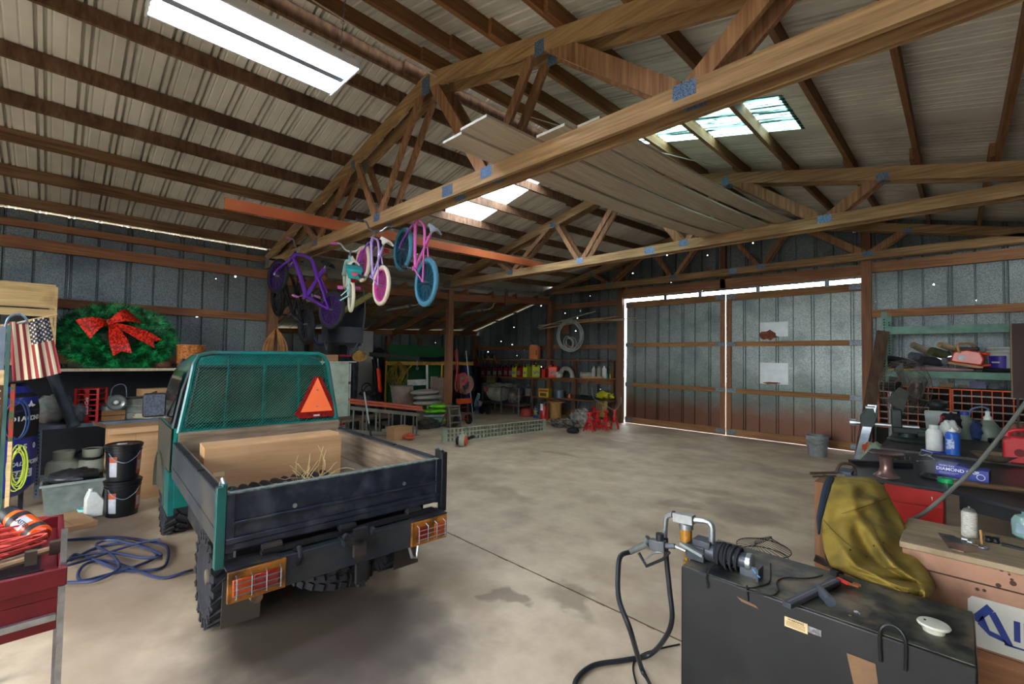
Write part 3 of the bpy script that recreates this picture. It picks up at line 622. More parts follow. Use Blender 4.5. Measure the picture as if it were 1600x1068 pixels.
# ------------------------------------------------------------------ load in the bed
card = mat('cardboard', '9a7650', 'a98560', rough=.8, scale=1.5, stretch=(1, 1, 14), dirt='8a6844', dirt_scale=2, dirt_amt=.4)
def carton(name, lab, corner, dx, dy, dz, rz, m=None, tape=True, flaps=0, group=None):
    t = root(name, lab, 'box', corner, rz, group)
    ob('body', MB().bx(0, dx, 0, dy, 0, dz), m or card, t, bev=.003)
    if tape: ob('lid_flap', MB().bx(.002, dx-.002, .002, dy/2-.002, dz+.0005, dz+.004).bx(.002, dx-.002, dy/2+.002, dy-.002, dz+.0005, dz+.004), m or card, t)
    return t
bx_ = carton('cardboard_box', 'long brown cardboard box lying in the truck bed', (-4.12, .80, .728), .26, .98, .33, math.radians(-5))
ob('raised_flap', MB().add([(.258, .02, .332), (.258, .96, .334), (.25, .96, .36), (.25, .02, .336), (.0, .02, .334), (.0, .96, .345)], [(0, 1, 2, 3), (3, 2, 5, 4)]), card, bx_)
ob('shipping_label', MB().bx(.2605, .262, .06, .13, .12, .15), mat('buff_label', 'c0a27c'), bx_)
b = MB(); b.grid(lambda u, v: (lerp(-3.80, -3.52, v)-.1*u, lerp(.92, 1.62, u), .752+.018*math.sin(u*60)+.02*math.sin(v*3)), 60, 3, .006)
one('bed_mat', b, black, 'crumpled black corrugated plastic sheet in front of the cardboard box', 'plastic sheet')
random.seed(4); b = MB()
for k in range(24):
    a = V((-3.62+random.uniform(-.05, .05), 1.45+random.uniform(-.1, .1), .76)); pts = [a]
    d = V((random.uniform(-.5, .3), random.uniform(-.9, 1.1), random.uniform(.0, .9))).normalized()
    for q in range(4): pts.append(pts[-1]+d*random.uniform(.04, .085)); d = (d+V((random.uniform(-.4, .4), random.uniform(-.4, .4), random.uniform(-.5, .25)))).normalized()
    pts = [V((p.x, p.y, max(p.z, .74))) for p in pts]; b.tube(smooth_path(pts, 3), .0028, 4)
one('dry_twigs', b, mat('dry_straw', 'a8935f', 'c3ae7c', rough=.8, scale=12), 'tangle of dry straw-coloured twigs in the truck bed', 'twigs')
# ------------------------------------------------------------------ left wall: shelves and what stands there
def RX(x, u0, u1, v0, v1):
    """extent (y0, y1, z0, z1) of a picture region on the plane at x"""
    a = PX(u0, v1, x); b_ = PX(u1, v0, x); return a.y, b_.y, a.z, b_.z
def RYp(y, u0, u1, v0, v1):
    a = PY(u0, v1, y); b_ = PY(u1, v0, y); return a.x, b_.x, a.z, b_.z
gsteel = mat('grey_steel_shelf', '5a646e', '6e7882', rough=.5, scale=5, metal=.3, dirt='3c3a36', dirt_scale=4, dirt_amt=.4)
ply = mat('plywood', '8d7350', 'a88c66', rough=.75, scale=2, stretch=(2, 1, 8), dirt='5a4630', dirt_scale=2, dirt_amt=.4)
redp = mat('red_plastic', 'b81e1a', '9c1814', rough=.4, scale=6)
whitep = mat('white_plastic', 'c9ccc6', 'b4b7b0', rough=.45, scale=5, dirt='8e8a7c', dirt_scale=5, dirt_amt=.4)
galvt = mat('galvanised_tub', '6c746c', '8b938a', rough=.45, metal=.5, scale=9, dirt='46493f', dirt_scale=4, dirt_amt=.5)
# low steel rack
XF = -7.75
rk = root('steel_shelf_unit', 'low grey slotted steel shelf unit against the left wall, under the wreath', 'shelf unit', (XF-.25, .5, 0))
for y in (-.10, 1.35):
    for x in (XF, XF-.5):
        ob('upright', MB().bx(x-.004, x+.002, y-.02, y+.02, 0, .84).bx(x-.04, x, y-.02, y-.016, 0, .84), gsteel, rk, world=True)
        if x == XF:
            ob('slot_row', MB().add([(x+.003, y-.006, .03), (x+.003, y+.006, .03)], []) if False else [b := MB(), [b.bx(x+.0022, x+.0030, y-.006, y+.006, .04+.04*k, .06+.04*k) for k in range(19)]][0], darkm, rk, world=True)
for z in (.12, .80): ob('shelf_deck', MB().bx(XF-.52, XF+.005, -.12, 1.37, z, z+.045 if z > .5 else z+.03), gsteel, rk, world=True)
# upper shelf
us = root('upper_shelf', 'long plywood shelf with a pale front edge carrying the big wreath', 'shelf', (-8.7, .7, 1.46))
ob('deck', MB().bx(-9.18, -8.15, -.75, 2.6, 1.475, 1.505), mat('shelf_top', '2c2a28', '3c3a36', rough=.8, scale=4), us, world=True)
ob('front_edge', MB().bx(-8.15, -8.135, -.75, 2.6, 1.478, 1.515), mat('pale_edge', 'a89c84', '8e836c', rough=.7, scale=5, stretch=(1, 8, 1)), us, world=True)
for y in (-.6, 1.9): ob('shelf_leg', MB().bx(-8.22, -8.16, y-.03, y+.03, 0, 1.475), gz, us, world=True)
ob('backing', MB().bx(-9.15, -9.13, -.75, 2.5, .0, 1.47), mat('dark_backing', '14151a', '1e2024', rough=.9, scale=2), us, world=True)

# wreath
random.seed(21)
WC = V((-8.45, .63, 1.93)); tiltv = math.radians(28)
ex = V((0, 1, 0)); ey = V((-math.sin(tiltv), 0, math.cos(tiltv))); en = V((math.cos(tiltv), 0, math.sin(tiltv)))
wr_ = root('christmas_wreath', 'big green artificial christmas wreath with a red glitter bow, on the upper shelf', 'wreath', tuple(WC))
needle = mat('wreath_needles', '03300f', '17904a', rough=.45, scale=9, lo=.42, hi=.62, rnd=0); 
b = MB()
for k in range(4200):
    a = random.uniform(0, 2*PI); rr = random.uniform(.17, .56); th = .11*math.sqrt(max(0, 1-((rr-.37)/.22)**2))+.02
    c = WC+ex*(rr*1.12*math.cos(a))+ey*(rr*.86*math.sin(a))+en*random.uniform(-th*.3, th)
    c.z = max(c.z, 1.53)
    d = (ex*math.cos(a+random.uniform(-1.2, 1.2))+ey*math.sin(a+random.uniform(-1.2, 1.2))+en*random.uniform(-.2, 1.1)).normalized()
    s_ = d.cross(en).normalized()
    if s_.length < .1: s_ = ex
    L_ = random.uniform(.06, .13); w_ = random.uniform(.012, .026); n_ = d.cross(s_)
    for q in (-1, 0, 1):
        dd = (d+s_*q*.55).normalized(); p0 = c; p1 = c+dd*L_; p1.z = max(p1.z, 1.515); b.add([p0-s_*w_*.5, p0+s_*w_*.5, p1+n_*.004], [(0, 1, 2)])
ob('foliage', b, needle, wr_, world=True, ang=0)
b = MB(); b.tube([WC+ex*(.37*1.12*math.cos(2*PI*k/40))+ey*(.37*.86*math.sin(2*PI*k/40)) for k in range(40)], .10, 10, True)
ob('wreath_ring', b, mat('wreath_core', '032012', '06301c', rough=.9, scale=12), wr_, world=True)
glit = mat('red_glitter', '780c08', 'd83218', rough=.4, scale=55, vor=1, lo=.35, hi=.8)
BC = WC+ex*(-.12)+ey*.13+en*.20
bow = ob('bow', MB().ell(BC, (.04, .045, .05), 10), glit, wr_, world=True)
def bp(a, c_, n_): return BC+ex*a*.85+ey*c_*.88+en*n_
def loop(corners, nm):
    b = MB(); b.grid(lambda u, v: (V(corners[0]).lerp(V(corners[1]), v)).lerp(V(corners[3]).lerp(V(corners[2]), v), u)+en*(.09*math.sin(PI*u)), 8, 4, .006); ob(nm, b, glit, bow, world=True)
loop([bp(0, .03, 0), bp(0, -.03, 0), bp(-.22, -.30, .0), bp(-.40, .02, 0)], 'bow_loop'); loop([bp(0, .03, 0), bp(0, -.03, 0), bp(.44, .0, 0), bp(.22, .27, 0)], 'bow_loop')
def tail(p, q, w0, w1, nm):
    b = MB(); d = (q-p); s_ = d.cross(en).normalized(); N = 8
    b.grid(lambda u, v: p+d*(u-(0.12*(1-abs(2*v-1)) if u > .99 else 0))+s_*((v-.5)*lerp(w0, w1, min(1, u*1.7)))+en*(.05*math.sin(3*u)), N, 4, .006); ob(nm, b, glit, bow, world=True)
tail(bp(.02, -.02, .01), bp(.16, -.58, .02), .05, .20, 'bow_tail'); tail(bp(.05, -.02, .0), bp(.62, -.36, .0), .05, .17, 'bow_tail')

# wicker basket and turned base beside it
c = PX(297, 574, -8.35); 
wk = root('wicker_basket', 'round woven wicker basket with handles at the end of the upper shelf', 'basket', (c.x, c.y, 1.507))
b = MB(); wick = mat('wicker', '7a4218', 'c07a38', rough=.6, scale=26, stretch=(1, 1, 2.2), lo=.4, hi=.6, bump=.6)
b.lathe([(.13, 0), (.15, .01), (.165, .17), (.175, .34), (.168, .345), (.155, .17), (.14, .02), (.001, .02)], n=36); ob('body', b, wick, wk)
b = MB()
for z in [.02+.0145*k for k in range(23)]:
    r_ = lerp(.155, .18, z/.34); b.tube([(r_*math.cos(2*PI*k/48)*(1+.018*(-1)**(k+int(z*69))), r_*math.sin(2*PI*k/48)*(1+.018*(-1)**(k+int(z*69))), z) for k in range(48)], .0068, 4, True)
ob('weave', b, wick, wk); ob('rim', MB().torus((0, 0, .345), .176, .012), wick, wk)
for s in (1, -1): ob('handle', MB().tube(smooth_path([(.17*s, -.05, .29), (.20*s, -.04, .25), (.205*s, 0, .235), (.20*s, .04, .25), (.17*s, .05, .29)], 4), .009, 6), wick, wk)
c = PX(258, 575, -8.4)
one('wooden_tub', MB().lathe([(.10, 0), (.13, .02), (.12, .1), (.09, .12), (.001, .12)], (c.x, c.y-.05, 1.507), n=24), wood('dark_turned', '4a2c1c', '6a4430', 2), 'small dark wooden tub between the wreath and the wicker basket', 'tub')
# pale crate on the far left of the shelf
y0, y1, z0, z1 = RX(-8.2, -20, 88, 440, 500)
pine = mat('pale_pine', 'a98c5c', 'c9ad7c', rough=.7, scale=1.6, stretch=(6, 1, 20), bump=.2, dirt='6e5434', dirt_scale=3, dirt_amt=.6)
pc = root('wooden_crate', 'pale weathered wooden slat crate standing behind the flag', 'crate', (-8.3, y0-.1, 1.506))
for za, zb in ((2.28, 2.58), (2.17, 2.26), (1.95, 2.05), (1.72, 1.84), (1.53, 1.64)): ob('slat', MB().bx(-8.22, -8.20, y0-.3, y1, za, zb), pine, pc, world=True)
for y in (y1-.02, y0-.25): ob('batten', MB().bx(-8.55, -8.22, y-.03, y+.01, 1.506, 2.56), pine, pc, world=True)
ob('side_batten', MB().bx(-8.2, -8.175, y1-.005, y1+.02, 1.56, 2.55), pine, pc, world=True)

# flag on a stick
def flagmat():
    M = bpy.data.materials.new('flag_cloth'); M.use_nodes = True; n = M.node_tree.nodes; l = M.node_tree.links; b = n['Principled BSDF']; b.inputs['Roughness'].default_value = .8
    at = n.new('ShaderNodeAttribute'); at.attribute_name = 'fcol'; l.new(at.outputs['Color'], b.inputs['Base Color']); return M
XFL = -5.5
tl, tr_, br, bl = PX(14, 503, XFL), PX(76, 493, XFL), PX(96, 582, XFL), PX(20, 595, XFL)
fg = root('flag', 'small stars and stripes flag hanging down from a wooden stick', 'flag', tuple(tl))
NU, NV = 91, 60
b = MB()
def fpt(u, v):
    p = tl.lerp(tr_, u).lerp(bl.lerp(br, u), v); return p+V((.02*math.sin(u*11+v*2)*(1-.3*v)+.012*math.sin(u*23+v), 0, -.012*math.sin(u*PI)))
b.grid(fpt, NU, NV)
fo = ob('cloth', b, flagmat(), fg, world=True)
at = fo.data.color_attributes.new('fcol', 'FLOAT_COLOR', 'CORNER')
R_, W_, B_ = lin('7c1d20'), lin('c4b394'), lin('161d33')
for poly in fo.data.polygons:
    i = poly.index; iu, iv = i//NV, i % NV; u = (iu+.5)/NU; v = (iv+.5)/NV
    # the flag hangs on its short side: stripes run down, the blue field is top right
    st = int(u*13); col = R_ if st % 2 == 0 else W_
    if u > 6/13 and v < .42:
        col = B_; su = (u-6/13)/(7/13); sv = v/.42; gx, gy_ = su*9, sv*11
        for oy in (0, .5):
            pass
        cx_, cy_ = gx-.5, gy_-.5
        if (round(cx_)+round(cy_)) % 2 == 0 and (cx_-round(cx_))**2+(cy_-round(cy_))**2 < .16 and 0 <= round(cx_) < 9 and 0 <= round(cy_) < 11: col = W_
    for li in poly.loop_indices: at.data[li].color = col
st_ = PX(90, 491, XFL); st0 = PX(-10, 512, XFL)
ob('stick', MB().cyl(st0, st_, .008, 8), pine, fg, world=True)
# brown pegboard cabinet end with green steel edge
XP = -3.6
y0, y1, z0, z1 = RX(XP, -60, 8, 556, 800)
pg = root('pegboard_cabinet', 'tall brown perforated panel with a thin green metal edge, at the left frame edge', 'cabinet', (XP, y0, 0))
ob('panel', MB().bx(XP-.02, XP, y0-.2, y1, .42, 1.62), mat('pegboard_brown', '3a241a', '4c3022', rough=.6, scale=4), pg, world=True)
b = MB()
for k in range(30):
    for q in range(4): b.bx(XP+.0002, XP+.001, y1-.012-.04*q-.004, y1-.012-.04*q+.004, .45+.04*k-.004, .45+.04*k+.004)
ob('peg_holes', b, pine, pg, world=True)
ob('metal_edge', MB().bx(XP-.03, XP+.004, y1+.001, y1+.016, 0, 1.88), mat('green_edge', '3a5a50', '54756a', rough=.4, metal=.4, scale=6), pg, world=True)
ob('pale_lining', MB().bx(XP-.03, XP+.002, y1-.03, y1, 1.56, 1.64), pine, pg, world=True)
ob('upper_plate', MB().bx(XP-.02, XP, y0-.2, y1-.002, 1.64, 1.87), gsteel, pg, world=True)
b = MB(); b.tube(smooth_path([PX(8, 512, -3.7), PX(14, 496, -3.7), PX(30, 490, -3.7), PX(42, 500, -3.7), PX(30, 505, -3.72)], 5), .006, 6)
ob('wire_hook', b, steel, pg, world=True)
one('leaning_pipe', MB().cyl(PX(115, 664, -7.6), PX(82, 586, -7.95), .055, 14).cyl(PX(114, 662, -7.6), PX(116, 667, -7.59), .06, 14), mat('dark_pipe', '2a3138', '3a424a', rough=.5, scale=4), 'dark grey pipe leaning out from under the flag', 'pipe')

# blue upright compressor tank
cp = root('air_compressor', 'tall blue and black upright air compressor tank with white lettering', 'air compressor', (-7.25, -.40, 0))
blu = mat('compressor_blue', '1c2470', '252f86', rough=.35, scale=3, coat=.3)
ob('tank', MB().lathe([(.05, .18), (.2, .2), (.29, .3), (.30, .4), (.30, .98), (.301, .98)], n=40), blu, cp)
ob('black_band', MB().lathe([(.302, .82), (.302, 1.12)], n=40).lathe([(.302, 1.12), (.28, 1.26), (.2, 1.34), (.05, 1.36)], n=40), black, cp)
ob('dome', MB().lathe([(.303, 1.10), (.285, 1.24), (.2, 1.36), (.05, 1.38)], n=40), blu, cp)
ob('motor', MB().box((0, 0, 1.48), (.3, .4, .2)), black, cp, bev=.03)
for a in (0, 2.1, 4.2): ob('foot', MB().bx(-.02, .02, -.02, .02, 0, .26, Matrix.Translation((.22*math.cos(a), .22*math.sin(a), 0))), black, cp)
wt = mat('white_lettering', 'd8dade')
def on_tank(s, z, size, ang_, R=.3035, m_=wt, sh=0.):
    """letters wrapped one by one round the tank"""
    step = size*.66/R; a = ang_; b = MB()
    for ch in s:
        if ch != ' ':
            nrm = V((math.cos(a), math.sin(a), 0)); tng = V((-math.sin(a), math.cos(a), 0))
            glyphs(b, ch, size, frame(nrm*R+V((0, 0, z)), tng, (0, 0, 1)), ext=.001, shear=sh, bold=.002)
        a += step
    ob('lettering', b, m_, cp, ang=0)
on_tank('DIAMOND', 1.02, .068, .40); on_tank('CALIFORNIA', .55, .06, .40, sh=.3); on_tank('5 0', .72, .08, .78)
ob('white_panel', MB().grid(lambda u, v: (.3045*math.cos(.38+.7*u), .3045*math.sin(.38+.7*u), .40+.085*v), 10, 1), wt, cp)
on_tank('REAL', .442, .07, .46, R=.306, m_=black, sh=.3)
ob('star_logo', MB().prism([(.0, .0), (.03, .012), (.045, .05), (.06, .012), (.09, .0), (.06, -.02), (.045, -.008), (.03, -.02)], 0, 0, .002, frame((.3035*math.cos(.75), .3035*math.sin(.75), 1.16), (math.cos(.75), math.sin(.75), 0), (-math.sin(.75), math.cos(.75), 0)) @ Matrix.Identity(4)), wt, cp)
# hose and cord by the compressor
def coil(c, R, r, n, ax, jit, seed, seg=28, sq=1.0):
    random.seed(seed); b = MB(); c = V(c); ax = V(ax).normalized(); a = ax.orthogonal().normalized(); d = ax.cross(a)
    if abs(ax.z) < .5: a = V((0, 0, 1))-ax*ax.z; a.normalize(); d = ax.cross(a)
    pts = []
    for k in range(n*seg):
        t = 2*PI*k/seg; j = k//seg
        rr = R*(1+jit*math.sin(j*2.3+t*.5)); o = ax*(r*1.2*math.sin(j*1.7)+random.uniform(-.2, .2)*r)+a*(jit*R*math.sin(j*3.1))+d*(jit*R*math.cos(j*2.2))
        pts.append(c+a*rr*math.cos(t)*sq+d*rr*math.sin(t)+o)
    b.tube(pts, r, 5); return b
p = PX(27, 730, -6.955)
one('cable_bundle', coil(p, .055, .006, 6, (1, .1, 0), .22, 5, sq=3.6), mat('yellow_cord', '8a9a2c', 'b0b848', rough=.5, scale=6), 'yellow green extension cord hanging in a bundle beside the blue compressor', 'cord')
p = PX(27, 655, -6.955)
one('air_hose', coil(p, .07, .008, 2, (1, .2, 0), .15, 6, sq=2.6), mat('blue_hose', '1c2c4c', '28406a', rough=.45, scale=6), 'dark blue hose loop hanging beside the compressor lettering', 'hose')
p = PX(14, 620, -6.0)
sb = root('red_cabinet_edge', 'narrow red and green package standing between pegboard and compressor', 'package', (p.x, p.y, 0))
y0, y1, z0, z1 = RX(-6., 12, 24, 600, 690)
ob('wrapper', MB().bx(-6.1, -6.0, y0, y1, z0, z1), mat('red_green_print', '9c2a20', '35502c', rough=.5, scale=18, lo=.45, hi=.55), sb, world=True)
ob('stand', MB().bx(-6.1, -6.0, y0, y1, 0, z0), pine, sb, world=True)

# things on the low rack (z = .845)
ZT = .846
def stand(u, v, x): p = PX(u, v, x); return p.y
rc = root('bottle_crate', 'red plastic slatted crate standing upright on the steel shelf', 'crate', (-7.95, stand(142, 650, -7.9), ZT), math.radians(-25))
b = MB()
for k in range(7): b.bx(-.11, .11, -.11, .11, k*.068, k*.068+.014)
for s in (-1, 1):
    for q in (-1, 1): b.bx(s*.11-.012, s*.11+.012, q*.11-.012, q*.11+.012, 0, .42)
b.bx(.095, .11, -.02, .02, 0, .42).bx(-.02, .02, -.11, -.095, 0, .42)
ob('lattice', b, redp, rc); ob('back', MB().bx(-.10, -.09, -.10, .10, .01, .41), mat('dark_inside', '2c0806'), rc)
text('lettering', 'Coca-Cola', .05, wt, rc, frame((.112, .0, .2), (0, 0, 1), (0, -1, 0)), ext=.001, shear=.3)
wcx = root('wooden_box', 'small pale wooden slat box on the steel shelf, a clamp lamp on top', 'box', (-7.95, stand(176, 660, -7.9), ZT))
for z in (0, .07): ob('slat', MB().bx(-.12, .12, -.115, .115, z, z+.063), wood('box_slat', '6e4c2c', '8e6840', 1), wcx)
def clamp_lamp(loc, rot, lab, s=1.):
    t = root('clamp_lamp', lab, 'lamp', loc, rot=rot)
    t.scale = (s, s, s)
    al = mat('spun_aluminium', '9a9e9c', '7e8382', rough=.3, metal=.8, scale=6)
    ob('reflector', MB().lathe([(.035, .09), (.04, .07), (.09, .04), (.105, 0), (.108, .0), (.094, .043), (.044, .075), (.036, .095)], n=28), al, t)
    ob('socket', MB().lathe([(.02, .09), (.024, .10), (.024, .15), (.016, .16), (.001, .16)], n=16), al, t)
    ob('bulb', MB().ell((0, 0, .04), (.03, .03, .04), 12), whitep, t)
    return t
l1 = clamp_lamp((-7.9, stand(172, 640, -7.85), ZT+.137), (0, 0, 0), 'spun metal clamp lamp reflector facing down on the small wooden box', 1.1)
ob('wire_loop', MB().tube(smooth_path([(0, .0, .15), (0, .02, .26), (0, .09, .30), (0, .14, .25), (0, .15, .05)], 5), .005, 6), steel, l1)
p = PX(182, 629, -7.72); clamp_lamp((p.x, p.y, p.z), (0, -PI/2, 0), 'spun metal clamp lamp with its open face towards the camera', .95)
tb = root('galvanised_tub', 'large oval galvanised washtub on the steel shelf, boxes piled in it', 'tub', (-8.0, stand(222, 650, -8.0), ZT))
ob('shell', MB().lathe([(.24, 0), (.26, .01), (.30, .26), (.31, .27), (.295, .27), (.25, .02), (.001, .02)], n=36, sx=.75), galvt, tb)
for z in (.09, .17): ob('hoop', MB().lathe([(.262+z*.14, z), (.268+z*.14, z+.008), (.264+z*.14, z+.016)], n=36, sx=.752), galvt, tb)
for s in (1,): ob('handle', MB().tube([(.235, -.05, .2), (.25, -.04, .17), (.25, .04, .17), (.235, .05, .2)], .006, 6), steel, tb)
carton('cardboard_box', 'flat cardboard box with a white label lying across the washtub', (-8.1, stand(215, 600, -8.0), ZT+.285), .25, .34, .1, math.radians(12))
b = MB(); y_ = stand(215, 615, -7.85)
b.tube(smooth_path([(-7.85, y_-.22, ZT+.30), (-7.8, y_-.1, ZT+.285), (-7.8, y_+.05, ZT+.30), (-7.8, y_+.2, ZT+.36)], 5), .013, 6); one('crooked_stick', b, mat('dark_stick', '2a241c', '40362a', rough=.8, scale=10), 'dark crooked stick lying over the washtub rim', 'stick')
def lump(name, lab, cat, c, r, m_, seed, z0=None, n=22, amp=.25, group=None):
    random.seed(seed); fr = [random.uniform(2, 5) for _ in range(6)]; ph = [random.uniform(0, 6) for _ in range(6)]; b = MB(); c = V(c); r = V(r); vs = []; H_ = n//2
    for j in range(1, H_):
        for k in range(n):
            a = PI*j/H_; t = 2*PI*k/n; d = V((math.sin(a)*math.cos(t), math.sin(a)*math.sin(t), math.cos(a)))
            q = 1+amp*(.5*math.sin(fr[0]*d.x*2+ph[0])*math.sin(fr[1]*d.y*2+ph[1])+.4*math.sin(fr[2]*d.z*3+fr[3]*d.x*3+ph[2])+.25*math.sin(fr[4]*5*d.y+ph[3]+d.z*6))
            p = c+V((d.x*r.x*q, d.y*r.y*q, d.z*r.z*q)); 
            if z0 is not None: p.z = max(p.z, z0)
            vs.append(p)
    T = len(vs); vs += [c+V((0, 0, r.z)), c-V((0, 0, r.z)) if z0 is None else V((c.x, c.y, z0))]
    fs = [(j*n+k, (j+1)*n+k, (j+1)*n+(k+1) % n, j*n+(k+1) % n) for j in range(H_-2) for k in range(n)]
    fs += [(k, (k+1) % n, T) for k in range(n)]+[((H_-2)*n+(k+1) % n, (H_-2)*n+k, T+1) for k in range(n)]
    return one(name, b.add(vs, fs), m_, lab, cat, group=group, ang=60)
lump('plastic_bag', 'cloudy clear plastic bag full of odds and ends on the steel shelf', 'bag', (-8.03, stand(88, 650, -7.9), ZT+.16), (.15, .19, .18), mat('cloudy_plastic', '5f6a64', '8b928a', rough=.25, scale=6, dirt='7a4038', dirt_scale=7, dirt_amt=.6, coat=.4), 31, ZT)
lump('dark_cloth', 'grey crumpled sheet metal and cloth beside the red crate', 'cloth', (-7.95, stand(122, 655, -7.9), ZT+.10), (.12, .12, .14), mat('grey_scrap', '3c4044', '6a6e6c', rough=.5, scale=8), 32, ZT)
lump('rag', 'crumpled pale cloth lying at the right end of the steel shelf', 'rag', (-7.80, stand(240, 655, -7.8), ZT+.04), (.05, .22, .05), mat('pale_rag', '8d8672', 'b0a88e', rough=.9, scale=7), 33, ZT)

# propane tanks on the lower deck
pt = mat('tank_paint', '8c9280', 'a3a894', rough=.45, scale=5, dirt='5c584a', dirt_scale=5, dirt_amt=.4)
for i, (u, lab) in enumerate(((98, 'pale green gas cylinder on the bottom shelf, left of its twin'), (143, 'pale green gas cylinder with a black hose coiled over its collar'))):
    y = stand(u, 745, -7.62); t = root('gas_cylinder', lab, 'gas cylinder', (-7.6, y, .151), group='gas cylinders on the bottom shelf')
    ob('tank', MB().lathe([(.08, 0), (.14, .03), (.155, .08), (.155, .22), (.14, .28), (.08, .31), (.001, .315)], n=32), pt, t)
    ob('collar', MB().lathe([(.09, .30), (.095, .31), (.098, .40), (.092, .40), (.088, .31)], n=24), pt, t)
    ob('valve', MB().cyl((0, 0, .31), (0, 0, .38), .016, 8).cyl((-.05, 0, .355), (.03, 0, .355), .012, 8), chrome, t)
one('rubber_hose', coil((-7.55, stand(143, 725, -7.6), .49), .13, .009, 3, (0.3, 0, 1), .12, 9), black, 'black rubber hose coiled on top of the right gas cylinder', 'hose')
# clear tote in front
t = root('plastic_tote', 'cloudy grey plastic tote full of dark scrap on the floor', 'tote', (-6.98, .195, 0))
ob('tub', MB().add([(x*(.19 if z == 0 else .22)*1.0, y*(.21 if z == 0 else .245), z) for z in (0, .33) for x, y in ((-1, -1), (1, -1), (1, 1), (-1, 1))], [(3, 2, 1, 0), (0, 1, 5, 4), (1, 2, 6, 5), (2, 3, 7, 6), (3, 0, 4, 7)]), mat('cloudy_tote', '57605c', '767e78', rough=.35, scale=5, dirt='3e4a42', dirt_scale=4, dirt_amt=.6), t)
ob('rim', MB().bx(-.235, .235, -.26, -.24, .32, .345).bx(-.235, .235, .24, .26, .32, .345).bx(.22, .24, -.25, .25, .32, .345).bx(-.24, -.22, -.25, .25, .32, .345), mat('tote_rim', '747c78'), t)
lump('bin_liner', 'black bin liner heaped over the grey tote', 'bag', (-6.98, .20, .36), (.17, .22, .08), mat('black_bag', '17181a', '2c2d2e', rough=.3, scale=6), 34, .30)
# jug, pails
t = root('bleach_jug', 'white plastic jug with a moulded handle beside the black pails', 'jug', (-6.52, .345, 0), math.radians(5))
b = MB(); b.prism([(-.075, 0), (.075, 0), (.08, .17), (.02, .26), (-.05, .28), (-.075, .2)], 0, -.05, .05); ob('body', b, whitep, t, bev=.015)
ob('cap', MB().cyl((0, -.03, .27), (0, -.03, .30), .02, 12), whitep, t)
pail = root('black_pail', 'lower of the two stacked black pails, orange label on its side', 'pail', (-6.42, .565, 0), math.radians(0), group='stacked black pails')
pb = mat('black_pail_plastic', '0e0f12', '16171a', rough=.3, scale=4)
ob('body', MB().lathe([(.130, 0), (.136, .004), (.150, .30), (.158, .302), (.158, .312), (.152, .314), (.153, .335), (.16, .337), (.16, .345), (.152, .347), (.153, .352)], n=36), pb, pail)
ob('lid', MB().lathe([(.153, .35), (.164, .352), (.165, .372), (.155, .378), (.145, .368), (.001, .366)], n=36), pb, pail)
ob('bail', MB().tube(smooth_path([(.10, -.128, .30), (.16, -.09, .24), (.19, .0, .20), (.16, .09, .25), (.10, .128, .30)], 5), .004, 6), steel, pail)
def wrap_label(z0, z1, a0, a1, m_, par, r0=.1385, r1=.151):
    return ob('label', MB().grid(lambda u, v: ((lerp(r0, r1, (z0+(z1-z0)*v)/.31)+.0012)*math.cos(lerp(a0, a1, u)), (lerp(r0, r1, (z0+(z1-z0)*v)/.31)+.0012)*math.sin(lerp(a0, a1, u)), lerp(z0, z1, v)), 10, 1), m_, par)
wrap_label(.05, .20, -.95, -.45, mat('label_white', 'a8aab0', '8e9096', rough=.5, scale=12), pail); wrap_label(.20, .26, -.95, -.45, mat('label_rust', 'a04c2c', '8c4028', rough=.5, scale=12), pail)
wrap_label(.06, .28, .75, 1.35, MATS['label_rust'], pail); wrap_label(.10, .2, .8, 1.2, MATS['label_white'], pail)
p2 = copy_tree(pail); p2.location = (-6.42, .56, .379); p2['label'] = 'upper of the two stacked black pails, white sticker on the lid'
ob('lid_sticker', MB().cyl((.02, -.02, .378), (.02, -.02, .380), .045, 20), whitep, p2)
# tall carton and flattened boxes
t = carton('tall_carton', 'tall plain cardboard carton standing behind the black pails', (-7.32, .46, 0), .42, .62, .86, 0, tape=False)
ob('open_flap', MB().add([(.42, .02, .86), (.42, .02, .86), (.42, .60, .86), (.47, .60, .80), (.47, .0, .80)], [(0, 2, 3, 4)]).add([(.0, .0, .86), (.42, .0, .86), (.40, -.13, .92), (.02, -.13, .92)], [(0, 1, 2, 3)]), card, t)
ob('corner_fold', MB().bx(.4205, .422, .24, .245, 0, .86), mat('card_dark', '7c5a38'), t)
carton('flattened_box', 'flattened brown cardboard tray lying open on the floor near the hose', (-6.6, -.12, 0), .55, .36, .05, math.radians(14), flaps=1)
b = MB(); b.prism([(-.18, 0), (.18, 0), (.24, .14), (-.24, .14)], 1, -.14, .14); one('open_carton', MB().add(*(lambda v, f: (v, f))([(-5.9, -.24, 0), (-5.6, -.24, 0), (-5.6, -.02, 0), (-5.9, -.02, 0), (-5.95, -.28, .2), (-5.52, -.28, .17), (-5.5, .02, .2), (-5.95, .05, .16)], [(0, 1, 2, 3), (0, 1, 5, 4), (1, 2, 6, 5), (2, 3, 7, 6), (3, 0, 4, 7)])), card, 'small open cardboard carton lying on the floor by the pegboard', 'carton')
t = MB(); t.box((-5.55, .0, .11), (.22, .18, .22)).box((-5.35, -.05, .06), (.2, .2, .12)); one('black_case', t, black, 'black plastic case lying on the floor left of the hose', 'case', bev=.01)
one('cyan_cup', MB().lathe([(.03, 0), (.055, .07), (.058, .085), (.05, .085), (.001, .02)], tuple(PZ(131, 806)+V((0, 0, 0))), n=20), mat('pale_cyan', '8fc9c0', '7ab8b0', rough=.3, scale=4), 'pale turquoise plastic cup on the floor beside the white jug', 'cup')

